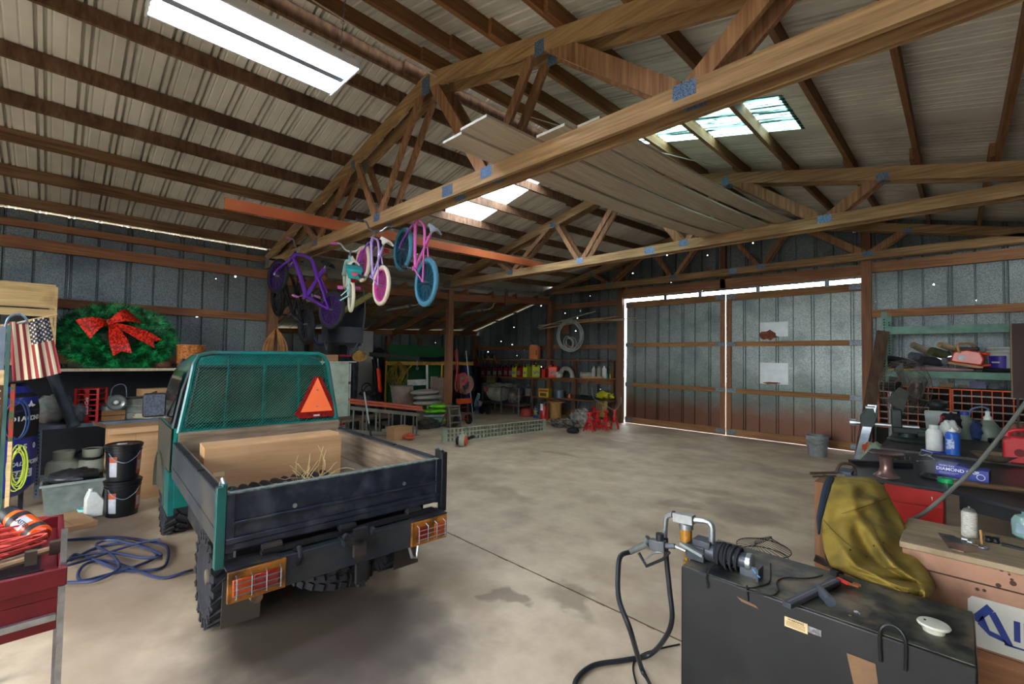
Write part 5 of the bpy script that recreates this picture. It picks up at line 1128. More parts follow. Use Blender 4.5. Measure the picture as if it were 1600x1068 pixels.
# framed pictures / screens
XQ = -9.9
a_, b_, c_, d_ = PX(610, 602, XQ), PX(645, 601, XQ), PX(650, 633, XQ+.1), PX(615, 634, XQ+.1)
t = grp('framed_glass', 'dark framed pane leaning with brown glass, white sticker in its corner', 'frame', (d_.x, d_.y, d_.z))
zz = d_.z-.0
def quadfr(A, B_, Cq, Dq, w_, th):
    b = MB(); n = (B_-A).cross(Dq-A).normalized()
    cs = [A, B_, Cq, Dq]; cen = (A+B_+Cq+Dq)/4
    ins = [c.lerp(cen, w_) for c in cs]
    vs = cs+ins+[c-n*th for c in cs]+[c-n*th for c in ins]
    fs = []
    for i in range(4):
        j = (i+1) % 4; fs += [(i, j, 4+j, 4+i), (8+j, 8+i, 12+i, 12+j), (j, i, 8+i, 8+j), (4+i, 4+j, 12+j, 12+i)]
    return b.add(vs, fs), ins, n
fb, ins, nn = quadfr(a_, b_, c_, d_, .16, -.03)
ob('frame', fb, mat('grey_frame', '4c4a42', '64625a', rough=.6, scale=6), t, world=True)
ob('pane', MB().add([c+nn*.012 for c in ins], [(0, 1, 2, 3)]), mat('brown_pane', '4c382c', '6e5440', rough=.15, scale=5), t, world=True)
ob('sticker', MB().box(a_.lerp(b_, .85).lerp(d_, .12)+nn*.035, (.01, .05, .06)), whitep, t, world=True)
one('frame_stand', MB().bx(XQ-.06, XQ+.12, d_.y, c_.y, 0, d_.z-.005), ehm, 'dark bench the framed pane stands on', 'bench')
# sacks: grey stack, green stack
def sack(c, dx, dy, h, m_, rz=0.):
    b = MB(); M_ = Matrix.Translation(c) @ Matrix.Rotation(rz, 4, 'Z')
    return b.ell((0, 0, 0), (dx, dy, h), 20, None, .03), M_
gsk = mat('grey_sack', '7e7870', 'a8a49a', rough=.7, scale=7, dirt='5a4c40', dirt_scale=7, dirt_amt=.5); grn = mat('lime_sack', '5cb81c', '7fd838', rough=.45, scale=7, dirt='2c6a18', dirt_scale=9, dirt_amt=.7)
whs = mat('white_sack', 'a8b0b4', '8a8e94', rough=.5, scale=7, dirt='3a7a2c', dirt_scale=9, dirt_amt=.6)
stack_y = None
for i, (u, v, m_, lab, dx, dy, h) in enumerate(((668, 628, gsk, 'grey paper sack, bottom of the grey stack', .3, .42, .075), (668, 620, gsk, 'grey paper sack, middle of the grey stack', .3, .40, .07), (664, 612, gsk, 'whitish paper sack on top of the grey stack', .28, .40, .07),
        (683, 655, grn, 'lime green sack, lowest of the green stack', .3, .30, .06), (680, 648, whs, 'white and green sack under the two upper green ones', .3, .30, .06), (681, 641, grn, 'lime green sack, second from the top of the stack', .3, .32, .06), (688, 633, grn, 'lime green sack on top of the stack beside the post', .3, .30, .06))):
    p = PX(u, v, -9.75 if i < 3 else -9.45)
    b = MB(); b.ell((0, 0, 0), (dx, dy, h), 22, None, .035); b.v = [(x, y, z+.12*(y/dy)*h) for x, y, z in b.v]
    o = one('sack', b, m_, lab, 'sack', group='sacks stacked by the post', loc=(0, 0, 0), ang=60); o.location = p
pal = MB(); pc0 = PX(683, 662, -9.6)
one('sack_platform', MB().bx(-10.1, -9.3, PX(655, 660, -9.6).y, PX(694, 660, -9.6).y, 0, PX(683, 660, -9.45).z-.03), mat('dark_platform', '2a2622', '3c352c', rough=.8, scale=5), 'dark wooden platform under the stacked sacks', 'platform')
y_ = PX(657, 598, -11.).y; b = MB(); b.bx(-11.02, -10.98, PX(637, 600, -11).y, PX(667, 600, -11).y, PX(640, 602, -11).z, PX(640, 593, -11).z); one('pale_sign_board', b, whitep, 'pale horizontal board in front of the green panel', 'board')
y_ = PX(669, 590, -11.05).y; one('white_pipe', MB().cyl((-11.05, y_, 0), (-11.05, y_-.05, PX(668, 570, -11.05).z), .035, 10), whitep, 'upright white pipe standing against the green panel', 'pipe')
y0, y1 = PX(674, 600, -10.9).y, PX(690, 600, -10.9).y; one('plaster_boards', MB().bx(-10.95, -10.85, y0, (y0+y1)/2, 0, PX(680, 588, -10.9).z).bx(-10.9, -10.8, (y0+y1)/2+.01, y1, 0, PX(680, 590, -10.9).z), mat('dusty_pinkboard', '7c6a60', '968478', rough=.8, scale=4), 'dusty upright boards leaning beside the white pipe', 'boards')
# rusty red beams and ladders on trestles
def long_(name, lab, cat, p, q, w_, h_, m_, group=None):
    return one(name, MB().beam(p, q, w_, h_), m_, lab, cat, group=group)
redb = mat('red_oxide', '8c3c2a', 'ac5a40', rough=.6, scale=3, stretch=(1, .4, 1))
A = PX(545, 628, -8.9); B_ = PX(659, 640, -8.5)
for k, (dz, dx, lab) in enumerate(((.055, .0, 'upper red oxide steel rail lying along the ladder'), (.0, .05, 'lower red oxide steel rail lying along the ladder'))):
    long_('steel_rail', lab, 'steel rail', A+V((dx, 0, dz)), B_+V((dx, 0, dz)), .07, .045, redb, 'red oxide rails')
lad = grp('extension_ladder', 'aluminium extension ladder lying on its side under the red rails', 'ladder', (A.x, A.y, .1))
LA = PX(547, 637, -8.85); LB = PX(656, 648, -8.45); LC = PX(658, 681, -8.45); 
hgt = LB.z-LC.z
ob('stile', MB().beam(LA, LB, .03, .07), alu, lad, world=True); ob('stile', MB().beam(LA-V((0, 0, hgt)), LB-V((0, 0, hgt)), .03, .07), alu, lad, world=True)
for k in range(11):
    p = LA.lerp(LB, (k+.5)/11+.04*(k % 2)); ob('rung', MB().cyl(p, p-V((.0, 0, hgt)), .018, 8), alu, lad, world=True)
for k, z_ in ((0, 0), (1, .0)):
    p = LB+V((.05*k, .02+.02*k, -hgt)); ob('foot', MB().tube(smooth_path([p+V((0, 0, .0)), p+V((.05, .05, -.06)), p+V((.14, .12, -.12))], 4), .014, 6), alu, lad, world=True)
for y in (LA.y+.3, LB.y-.35): one('trestle_block', MB().bx(LB.x-.45, LB.x+.08, y-.05, y+.05, 0, LB.z-hgt-.037), mat('trestle_wood', '5a3c26', '7a5638', rough=.8, scale=4), 'wooden block carrying the %s end of the aluminium ladder' % ('near the cabinet' if y < LB.y-1 else 'far'), 'wooden block')
p = PX(578, 652, -9.0)
t = grp('work_table', 'low folding table with a dusty board top behind the truck bed side', 'table', (p.x, p.y, 0))
zt3 = p.z
ob('table_top', MB().bx(p.x-.5, p.x, p.y-.6, p.y+.55, zt3-.05, zt3), mat('dusty_top', '564a3a', '746450', rough=.8, scale=4), t, world=True)
for y in (p.y-.5, p.y+.5):
    for x in (p.x-.45, p.x-.04): ob('leg', MB().cyl((x, y, 0), (x, y, zt3-.05), .018, 8), MATS['grey_tube'], t, world=True)
pp, pq = PX(569, 612, -8.45), PX(580, 683, -8.2)
t = grp('paint_roller_pole', 'telescopic pole with a black lower grip leaning by the ladder', 'pole', pq)
ob('pole', MB().cyl(pq.lerp(pp, .3), pp, .016, 8), mat('pale_pole', '8ca0a0', 'a4b4b4', rough=.35, metal=.4, scale=4), t, world=True); ob('grip', MB().cyl(pq, pq.lerp(pp, .3), .02, 8), black, t, world=True)
p = PX(622, 688, -8.25)
carton('cardboard_box', 'brown cardboard box on the floor under the ladder', (p.x-.3, p.y-.1, 0), .3, .42, .26, 0)
p = PZ(650, 690); b = MB()
for k in range(5): b.ell((p.x-.2-random.uniform(0, .15), p.y-.05+random.uniform(-.1, .1), .05+random.uniform(0, .06)), (.09, .1, .05), 10)
one('red_bag', b, mat('orange_red_bag', '9c3c20', 'b8583a', rough=.6, scale=7), 'crumpled orange red bag on the floor at the ladder feet', 'bag')
p = PX(690, 668, -9.3)
one('gas_bottle', MB().lathe([(.04, -.32), (.11, -.28), (.13, -.2), (.13, .2), (.11, .28), (.04, .32)], (p.x, p.y, .14), (0.1, 1, 0), 24), mat('pale_green_tank', '6e8478', '8a9c90', rough=.5, scale=5), 'pale green cylinder lying on the floor behind the step ladder', 'cylinder')
lump('scrap_heap', 'dark heap of hoses and scrap below the green sacks', 'scrap heap', (PX(668, 668, -9.2).x, PX(668, 668, -9.2).y, .09), (.2, .32, .13), mat('dark_scrap', '1c1e1c', '4a443a', rough=.8, scale=12), 44, 0.)

# step ladder below the post
p = PZ(708, 678); t = grp('step_ladder', 'small aluminium step ladder standing at the foot of the timber post', 'step ladder', (-8.75, PX(708, 665, -8.75).y, 0), -.1)
H_ = PX(708, 634, -8.75).z
for s in (-1, 1):
    ob('rail', MB().beam((.12, s*.17, 0), (0, s*.13, H_), .025, .06, (1, 0, 0)), alu, t); ob('rear_rail', MB().beam((-.38, s*.16, 0), (-.05, s*.12, H_-.05), .02, .03, (1, 0, 0)), alu, t)
for k in (1, 2, 3): ob('step', MB().box((.12-.04*k, 0, k*H_/3.4), (.1, .31-.02*k, .03)), alu, t)
ob('top', MB().box((-.02, 0, H_), (.16, .32, .035)), alu, t)
# red frame dolly behind ladder with bright orange block and coil of cords on post
p = PX(728, 640, -8.9)
t = grp('hand_truck', 'dark red hand truck frame standing right of the step ladder', 'hand truck', (-9.0, p.y, 0)); rdk = mat('dark_red_steel', '6a1c1a', '8a2a24', rough=.5, scale=6)
zz = PX(728, 622, -9.0).z
for s in (-1, 1): ob('rail', MB().cyl((0, s*.14, .08), (0, s*.14, zz), .018, 8), rdk, t)
for k in range(4): ob('crossbar', MB().cyl((0, -.14, .15+k*zz/4.5), (0, .14, .15+k*zz/4.5), .012, 8), rdk, t)
for s in (-1, 1): ob('wheel', MB().lathe([(.11, -.03), (.13, -.02), (.13, .02), (.11, .03)], (-.05, s*.22, .131), (0, 1, 0), 20), rub, t)
ob('orange_block', MB().bx(-.04, .1, -.2, .2, zz-.12, zz), mat('orange_plastic', 'b8481c', 'a03c14', rough=.5, scale=5), t, bev=.01)
for u, v, R_, n_, c1, lab in ((728, 600, .20, 9, ('6a4a3c', '8c6a58'), 'large tangle of brown and grey cords hung on the timber post'), (722, 592, .14, 5, ('a03034', 'c04a48'), 'red cord coil hung on top of the brown cord tangle')):
    p = PX(u, v, -9.11 if R_ < .2 else -9.125); one('cord_tangle', coil(p, R_, .010, n_, (1, .1, 0), .22, u), mat('cord_'+c1[0], c1[0], c1[1], rough=.6, scale=8), lab, 'cord')
one('cable_hank', MB().tube(smooth_path([(-9.1, 7.2, 1.95), (-9.08, 7.23, 1.5), (-9.1, 7.17, 1.0), (-9.08, 7.25, .9), (-9.08, 7.2, 1.4), (-9.1, 7.16, 1.9)], 6), .018, 6), rdk, 'dark red cord hank hanging down the side of the timber post', 'cord')
pA, pB = PX(728, 548, -9.6), PX(741, 600, -9.4)
one('long_pole', MB().cyl(pA, V((pB.x, pB.y, 0)), .012, 6), MATS['pale_pole'], 'thin pale pole leaning between the post and the fuel cans', 'pole')
for k, (u, lab) in enumerate(((731, 'dark blue drum behind the cords, left one'), (741, 'dark blue drum beside the red fuel cans'))):
    p = PY(u, 590, 9.3+1.05*k); one('drum', MB().lathe([(.2, 0), (.22, .01), (.22, .6), (.225, .61), (.22, .62), (.21, p.z+.35), (.18, p.z+.4), (.001, p.z+.4)], (p.x, p.y, 0), n=28), mat('navy_drum', '10162c', '1c2844', rough=.4, scale=4), lab, 'drum')

# ------------------------------------------------------------------ shelves on the wall left of the doors
YS = 10.55
def zs(u, v, y=YS): return PY(u, v, y).z
shw = wood('shelf_wood', '6a4428', '94683f', 0)
def wshelf(name, lab, u0, v0, u1, v1, d=.42, th=.035):
    a = PY(u0, v0, YS); b_ = PY(u1, v1, YS); x0, x1, z0, z1 = a.x, min(b_.x, -6.78), a.z, b_.z
    b = MB(); b.add([(x0, YS, z0-th), (x1, YS, z1-th), (x1, YS+d, z1-th), (x0, YS+d, z0-th), (x0, YS, z0), (x1, YS, z1), (x1, YS+d, z1), (x0, YS+d, z0)], [(3, 2, 1, 0), (4, 5, 6, 7), (0, 1, 5, 4), (1, 2, 6, 5), (2, 3, 7, 6), (3, 0, 4, 7)])
    one(name, b, shw, lab, 'shelf', ang=0)
    return lambda x: lerp(z0, z1, (x-x0)/(x1-x0))
zA = wshelf('wall_shelf', 'top wooden wall shelf holding rods and the tan fuel jug', 745, 561, 966, 562)
zB = wshelf('wall_shelf', 'middle wooden wall shelf holding the row of fuel cans', 745, 588, 967, 592)
zC = wshelf('wall_shelf', 'lower wooden wall shelf holding spools and cords', 812, 618, 968, 629)
for x in (-11.8, -9.9, -8.2, -6.9): one('shelf_post', MB().bx(x-.04, x+.04, 10.98, 11.055, 0, zA(x)-.04), gz, 'upright timber carrying the wall shelves, %s' % {-11.8: 'in the dark corner', -9.9: 'behind the chrome generator frame', -8.2: 'behind the wooden spool', -6.9: 'next to the door post'}[x], 'shelf post')
jcm = {}
def jerry(u, col, lab, s=1., w_=.17, spout=True, can_yaw=.15, y=10.72):
    x = PY(u, 585, y).x; z = zB(x)
    m_ = mat('can_'+col, col, rough=.35); t = root('fuel_can', lab, 'fuel can', (x, y, z+.001), can_yaw, 'fuel cans on the middle shelf')
    b = MB(); b.prism([(-.15, 0), (.15, 0), (.155, .28), (.10, .34), (-.10, .36), (-.15, .30)], 0, -w_/2, w_/2); b.v = [(a*s, c*s, d*s) for a, c, d in b.v]; ob('body', b, m_, t, bev=.02)
    ob('handle', MB().tube(smooth_path([(0, -.11*s, .35*s), (0, -.08*s, .40*s), (0, .05*s, .405*s), (0, .09*s, .34*s)], 4), .014*s, 6), m_, t)
    ob('cap', MB().cyl((0, -.12*s, .32*s), (0, -.15*s, .38*s), .026*s, 10), black, t)
    if spout: ob('label', MB().box((0, -.155*s, .14*s), (w_*.7*s, .004, .12*s)), mat('can_label_'+col, [c*.6+.2 for c in lin(col)[:3]], [.05, .05, .05], rough=.5, scale=25), t)
    return t
RED, DRED, YEL, ORG = '8c1c1c', '5a1420', 'b4bc1c', 'e0421c'
for u, c, lab in ((748, '9c2420', 'dull red fuel can at the left end of the row'), (758, '6a2420', 'brownish red fuel can, second from the left end'), (768, '3c1420', 'very dark plum fuel can, third in the row'), (777, '4a1428', 'dark plum fuel can just left of the labelled red ones'), (785, DRED, 'dark red fuel can with white label, first of three'), (794, '6a1824', 'dark red fuel can with white label, middle of three'),
                  (802, '5c1822', 'dark red fuel can touching the narrow yellow can'), (807, YEL, 'narrow yellow fuel can left of the single red can'), (814, RED, 'single red fuel can between two yellow ones'), (824, 'b0b820', 'narrow yellow fuel can right of the single red can')): jerry(u, c, lab)
jerry(837, 'a8b424', 'large yellow fuel can turned sideways', 1.08, .24, True, .8)
jerry(865, ORG, 'bright orange red fuel can with a green tag', 1.05, .26, True, .5)
x = PY(845, 580, 10.75).x; t = jerry(852, 'c83420', 'small red fuel can partly behind the bright orange one', .8, .16, False)
for k, u in enumerate((745, 754, 763, 772)):
    p = PY(u, 556, 10.6); q = PY(u+4, 566, 10.5); one('wooden_mallet', MB().cyl(p, q, .016, 6).cyl(q-V((0, 0, .03)), q+V((0, 0, .02)), .02, 8), mat('orange_handle', 'a86a28', 'c08038', rough=.5, scale=8), 'tool with an orange wooden handle hanging over the fuel cans, %s' % ('first', 'second', 'third', 'fourth')[k]+' from the left', 'tool')
# tan jug on the top shelf
x = PY(835, 560, 10.7).x; t = grp('tan_jug', 'tan plastic jerry jug standing on the top wall shelf', 'jug', (x, 10.72, zA(x)+.001), .3)
tj = mat('tan_plastic', 'b86a3c', 'cc7c4a', rough=.5, scale=4)
ob('body', MB().prism([(-.16, 0), (.16, 0), (.165, .38), (.10, .48), (-.08, .46), (-.15, .38)], 0, -.11, .11, Matrix.Rotation(PI/2, 4, 'Z')), tj, t, bev=.025); ob('handle_recess', MB().box((.10, -.112, .22), (.05, .004, .16)), mat('tan_dark', '7c4020'), t); ob('cap', MB().cyl((-.06, 0, .45), (-.08, 0, .51), .03, 10), black, t); ob('spout', MB().cyl((-.08, 0, .50), (-.14, 0, .62), .01, 6), black, t)
random.seed(15)
for k in range(7):
    u0 = random.choice((760, 775, 850, 870, 880)); u1 = u0+random.uniform(40, 85); xa = PY(u0, 555, 10.7).x; xb = min(PY(u1, 555, 10.7).x, -6.9); y_ = 10.58+.035*k; r_ = random.uniform(.008, .016)
    one('rod', MB().cyl((xa, y_, zA(xa)+r_+.002), (xb, y_+.02, zA(xb)+r_+.002), r_, 6), mat('rod_%d' % (k % 3), ('3c3c3c', '8a7a5c', '9aa0a0')[k % 3], rough=.5), 'thin %s rod lying on the top wall shelf, %s from the front edge' % (('dark', 'tan', 'silvery')[k % 3], ('first', 'second', 'third', 'fourth', 'fifth', 'sixth', 'seventh')[k]), 'rod', group='rods on the top shelf')
for u, lab, hh in ((754, 'grey metal can on the dark corner shelf', .3), (766, 'dark green pot on the top shelf beside the rods', .22)):
    x = PY(u, 550, 10.8).x; one('metal_can', MB().lathe([(.1, 0), (.11, .01), (.11, hh), (.1, hh)], (x, 10.82, zA(x)+.001), n=20), galvt if u == 742 else mat('dark_green_pot', '1c3428', '28443a', rough=.5, scale=4), lab, 'can')
# pipes bundle and coil above
pvc = mat('grey_pvc', '8c8c80', 'a8a89a', rough=.5, scale=4); tanp = mat('tan_stick', '9a7a4c', 'b8966a', rough=.7, scale=5)
for k, (a, b_, m_, lab) in enumerate((((840, 512), (930, 486), pvc, 'grey pipe slanting upward, steepest of the pipe bundle by the hose coil'), ((843, 514), (962, 494), tanp, 'tan stick in the pipe bundle above the hose coil'), ((870, 503), (968, 494), tanp, 'thin tan batten in the pipe bundle, ending at the door post'), ((842, 508), (998, 496), pvc, 'grey pipe crossing in front of the door post'), ((880, 500), (1010, 500), pvc, 'longest thin grey pipe of the bundle, reaching over the door'))):
    one('pipe', MB().cyl(PY(a[0], a[1], 10.72+.03*k), PY(b_[0], b_[1], 10.72+.03*k), .022 if k < 2 else .014, 8), m_, lab, 'pipe', group='pipes above the hose coil')
one('pipe_bracket', MB().bx(-8.5, -8.44, 10.66, 11.0, PY(890, 520, 10.7).z, PY(890, 503, 10.7).z), gz, 'wooden bracket carrying the pipes and the hose coil', 'bracket')
p = PY(890, 524, 10.60); one('hose_coil', coil(p, .43, .016, 6, (0, 1, 0), .09, 7, 36), mat('pale_hose', '8c948e', 'a8b0a8', rough=.5, scale=5), 'large coil of pale grey hose hanging on the wall left of the doors', 'hose')
p = PY(890, 535, 10.52); one('cable_hank', coil(p, .16, .011, 4, (0, 1, .1), .3, 17), mat('white_hank', 'a4a8a2', rough=.6), 'small tangle of white cable inside the big hose coil', 'cable')
# middle shelf right part
def onsh(z, u, y, v=590): x = PY(u, v, y).x; return V((x, y, z(x)+.001))
p = onsh(zB, 885, 10.72); t = grp('pipe_elbow', 'large grey plastic pipe elbow on the middle shelf', 'pipe fitting', p)
ob('elbow', MB().tube(smooth_path([(-.22, 0, .1), (-.12, 0, .26), (.05, 0, .27), (.18, 0, .18), (.22, 0, .04)], 5), .065, 12), pvc, t); ob('collar', MB().tube([(.22, 0, .01), (.22, 0, .06)], .08, 12), pvc, t)
p = onsh(zB, 907, 10.68); one('pipe_length', MB().lathe([(.075, 0), (.09, 0), (.09, .06), (.075, .07), (.075, .34), (.06, .34), (.06, 0)], p+V((0, 0, .092)), (1, .5, 0), 20), pvc, 'short thick grey pipe with an open socket on the middle shelf', 'pipe')
p = onsh(zB, 872, 10.70); lump('bag_of_fittings', 'clear bag of white fittings between the orange can and the elbow', 'bag', p+V((0, 0, .08)), (.14, .1, .1), whitep, 51, p.z)
for k, (u, m_, lab) in enumerate(((928, pvc, 'grey tall bottle on the middle shelf, first of three'), (936, pvc, 'grey tall bottle on the middle shelf, second of three'), (944, whitep, 'white tall bottle, last of three on the middle shelf'))):
    p = onsh(zB, u, 10.8); one('bottle', MB().lathe([(.06, 0), (.065, .01), (.065, .25), (.03, .3), (.025, .34), (.001, .34)], p, n=16), m_, lab, 'bottle', group='tall bottles on the middle shelf')
p = onsh(zB, 922, 10.58); one('wood_strip', MB().bx(p.x-.25, -6.95, 10.56, 10.62, p.z, p.z+.05), tanp, 'pale wood strip lying along the edge of the middle shelf', 'wood strip')
for u, c, lab in ((949, '2f8ca0', 'small turquoise tube on the wood strip'), (953, 'b8a020', 'small yellow tube on the wood strip')): p = onsh(zB, u, 10.66); one('tube', MB().lathe([(.02, 0), (.022, .1), (.01, .13)], p, n=10), mat('tube_'+c, c, rough=.4), lab, 'tube')
# lower shelf contents
p = onsh(zC, 825, 10.75, 618); t = grp('grey_jug', 'pale grey plastic jug on the lower wall shelf', 'jug', p); ob('body', MB().lathe([(.09, 0), (.095, .02), (.095, .24), (.04, .33), (.03, .36), (.001, .36)], n=18), mat('grey_jug', '8a8e90', 'a0a4a4', rough=.4, scale=4), t); ob('handle', MB().tube([(.04, 0, .32), (.10, 0, .30), (.095, 0, .2)], .012, 6), MATS['grey_jug'], t)
p = onsh(zC, 852, 10.70, 620); t = grp('yellow_box', 'yellow printed box with dark red writing on the lower wall shelf', 'box', p, .2); ob('body', MB().bx(-.17, .17, -.12, .12, 0, .26), mat('yellow_print', 'b8982c', 'c8a83c', rough=.6, scale=5), t, bev=.004); ob('red_band', MB().bx(-.15, .15, -.122, -.12, .17, .23), mat('brown_red_print', '7a2a1c', 'a8442c', rough=.5, scale=40), t); ob('window_print', MB().bx(-.12, .1, -.122, -.12, .03, .13), mat('dark_print', '3c2c1c', '6a5430', rough=.5, scale=20), t)
for k, (u, m_, lab, r_, h_) in enumerate(((874, mat('blue_grey_wire', '4a5660', '66727c', rough=.4, metal=.4, scale=30, stretch=(1, 1, 12)), 'blue grey spool of wire on the lower wall shelf', .17, .24), (890, mat('copper_wire', '7a4426', 'b87048', rough=.4, metal=.5, scale=20), 'copper coloured coil beside the wire spool', .1, .14))):
    p = onsh(zC, u, 10.75, 622); one('wire_spool', MB().lathe([(r_, 0), (r_, .015), (r_*.93, .02), (r_*.93, h_-.02), (r_, h_-.015), (r_, h_), (.001, h_)], p, n=28), m_, lab, 'spool')
p = onsh(zC, 915, 10.72, 622); one('cable_heap', MB().add(*(lambda b: (b.v, b.f))(coil(p+V((0, 0, .07)), .24, .014, 6, (.1, 0, 1), .25, 61))), mat('black_cord', '17181a', '2a2c2c', rough=.5, scale=5), 'heap of black and grey cords on the lower wall shelf', 'cord')
p = onsh(zC, 945, 10.74, 612); lump('yellow_case', 'yellow and black rounded tool body on the right end of the lower shelf', 'tool', p+V((0, 0, .15)), (.26, .13, .12), mat('yellow_black', 'b4b422', '2a2a14', rough=.45, scale=5, lo=.5, hi=.62), 62, p.z)
rp_ = mat('hemp_rope', '8a7440', 'a8905a', rough=.8, scale=9); p = PY(940, 640, 10.5)
b = MB()
for k in range(5): b.tube(smooth_path([(p.x-.12+.05*k, 10.5, zC(p.x)+.02), (p.x-.15+.06*k, 10.48, zC(p.x)-.2-.03*k), (p.x-.06+.04*k, 10.49, zC(p.x)-.42), (p.x+.05+.03*k, 10.48, zC(p.x)-.18), (p.x+.1+.02*k, 10.5, zC(p.x)+.02)], 5), .012, 5)
one('hemp_rope', b, rp_, 'tan rope loops hanging down from the lower shelf above the jack stands', 'rope')
for k, (pts, c, lab) in enumerate(((((905, 605), (907, 616), (915, 600), (920, 592)), '8a7c68', 'tan cord arching from the middle to the lower shelf'), (((925, 605), (928, 622), (945, 632), (960, 640), (970, 630), (970, 620)), '9a9484', 'pale cord drooping over the right end of the lower shelf'), (((905, 630), (900, 645), (893, 662)), '3c3a36', 'dark cord hanging off the lower shelf to the floor'))):
    one('loose_cable', MB().tube(smooth_path([PY(u, v, 10.48-.02*k) for u, v in pts], 6), .011, 6), mat('lc_'+c, c, rough=.6), lab, 'cord')
# floor below the shelves
p = PZ(868, 662); YF = 9.9
p = PY(868, 660, 10.15); t = grp('wooden_spool', 'big empty wooden cable spool standing on the floor under the shelves', 'spool', (p.x, 10.15, 0)); sw = mat('spool_wood', '8c6838', 'b08850', rough=.7, scale=3, stretch=(8, 8, 1), bump=.2)
zz = PY(868, 628, 10.15).z
ob('core', MB().lathe([(.17, .02), (.17, zz)], n=28), sw, t)
for z_ in (0, zz): ob('flange', MB().lathe([(.27, z_), (.27, z_+.03), (.001, z_+.03)], n=32), sw, t)
p = PY(850, 662, 9.75); t = grp('fire_extinguisher', 'red fire extinguisher with a white label standing beside the metal ramp', 'fire extinguisher', (p.x, 9.75, 0)); zz = PY(850, 632, 9.75).z
ob('cylinder', MB().lathe([(.10, 0), (.115, .02), (.115, zz-.10), (.08, zz-.02), (.03, zz), (.001, zz)], n=28), mat('extinguisher_red', 'b01c18', 'c02420', rough=.3, scale=4, coat=.4), t); ob('valve', MB().cyl((0, 0, zz), (0, 0, zz+.06), .02, 10).box((.03, -.02, zz+.07), (.12, .03, .02)), chrome, t)
ob('label', MB().grid(lambda u, v: (.1165*math.cos(-1.2-.9*u), .1165*math.sin(-1.2-.9*u), lerp(.28, .46, v)), 8, 1), whitep, t); ob('hose', MB().tube(smooth_path([(.03, 0, zz+.03), (.12, -.06, zz-.05), (.11, -.08, zz-.3)], 4), .012, 6), black, t)
p = PY(821, 655, 9.9); t = grp('gas_can', 'round-shouldered dark red gas can on the floor beside the generator frame', 'fuel can', (p.x, 9.95, 0)); zz = PY(821, 636, 9.95).z
ob('body', MB().lathe([(.17, 0), (.19, .02), (.19, zz*.6), (.15, zz*.9), (.05, zz), (.001, zz)], n=28), mat('old_red', '7c2420', '96362c', rough=.5, scale=5), t); ob('handle', MB().tube(smooth_path([(-.08, 0, zz*.95), (-.04, 0, zz+.05), (.05, 0, zz+.05), (.08, 0, zz*.95)], 4), .012, 6), black, t)
p = PY(838, 655, 9.95); t = grp('yellow_jug', 'yellow and blue labelled bottle between gas can and extinguisher', 'bottle', (p.x, 9.95, 0)); ob('body', MB().lathe([(.09, 0), (.095, .02), (.09, .28), (.03, .36), (.001, .36)], n=16), mat('yellow_blue', 'b8a828', '1c4a8a', rough=.4, scale=7, lo=.45, hi=.5), t); ob('cap', MB().cyl((0, 0, .36), (0, 0, .40), .03, 10), mat('green_cap', '1c7a6a', rough=.4), t)
# generator frame with a chrome tank
YGn = 9.7; xa, xb, z0, z1 = RYp(YGn, 753, 811, 603, 655)
t = grp('generator_set', 'tubular steel frame with a polished round tank and small engine in it', 'generator', ((xa+xb)/2, YGn, 0)); tfr = mat('frame_tube', '5a5e60', '7e8486', rough=.35, metal=.7, scale=6)
xm = PY(783, 640, YGn).x
z1 = PY(790, 604, YGn).z
for x in (xa, xm, xb): ob('frame_hoop', MB().tube(smooth_path([(x, YGn, 0), (x, YGn, z1-.12), (x, YGn+.06, z1), (x, YGn+.5, z1), (x, YGn+.56, z1-.12), (x, YGn+.56, 0)], 4), .022, 8), tfr, t, world=True)
for y in (YGn, YGn+.56):
    for z_ in (.33, z1-.03): ob('frame_rail', MB().cyl((xa, y, z_), (xb, y, z_), .016, 8), tfr, t, world=True)
ob('shelf_plate', MB().bx(xa, xb, YGn, YGn+.56, .30, .33), tfr, t, world=True)
chromem = mat('polished', 'c4c2b0', '8c8a70', rough=.25, metal=.25, scale=3)
ob('tank', MB().lathe([(.10, -.32), (.24, -.28), (.28, -.15), (.28, .15), (.24, .28), (.10, .32)], (lerp(xa, xm, .5), YGn+.28, .63), (1, .1, 0), 32), chromem, t, world=True)
ob('red_plate', MB().box((xa+.17, YGn-.0, .72), (.2, .01, .14)), mat('rust_red_plate', '8a3c30', 'a85a48', rough=.5, scale=6), t, world=True)
en_ = ob('engine', MB().lathe([(.10, -.14), (.16, -.12), (.17, 0), (.16, .12), (.05, .16)], (lerp(xm, xb, .5), YGn+.2, .52), (0, -1, 0), 24), mat('engine_grime', '3a342c', '8a8270', rough=.5, metal=.4, scale=12), t, world=True)
ob('engine_block', MB().box((lerp(xm, xb, .5), YGn+.3, .78), (.26, .24, .26)), mat('engine_grey', '4a4c4c', '6a6c6a', rough=.5, metal=.4, scale=8), en_, world=True)
ob('wheel', MB().lathe([(.09, -.04), (.13, -.03), (.13, .03), (.09, .04)], (xa+.15, YGn-.06, .131), (0, 1, 0), 20), rub, t, world=True)
b = MB(); b.grid(lambda u, v: (lerp(xa-.05, xb-.3, u), YGn+.5*v, z1+.035+.06*math.sin(PI*u)*math.sin(PI*v)+.015*math.sin(20*u)), 16, 6, .02); one('plastic_cover', b, mat('clear_cover', '6a6c6a', '8a8c8a', rough=.2, scale=6), 'crumpled clear plastic cover on top of the generator frame', 'plastic cover')
p = PY(770, 600, 10.2); one('old_bucket', MB().lathe([(.16, .8), (.2, 1.12)], (p.x-.2, 10.35, 0), n=20).lathe([(.18, 0), (.18, .8)], (p.x-.2, 10.35, 0), n=20), mat('olive_drab', '3c3a22', '56522e', rough=.7, scale=6), 'olive drum standing behind the generator frame', 'drum')
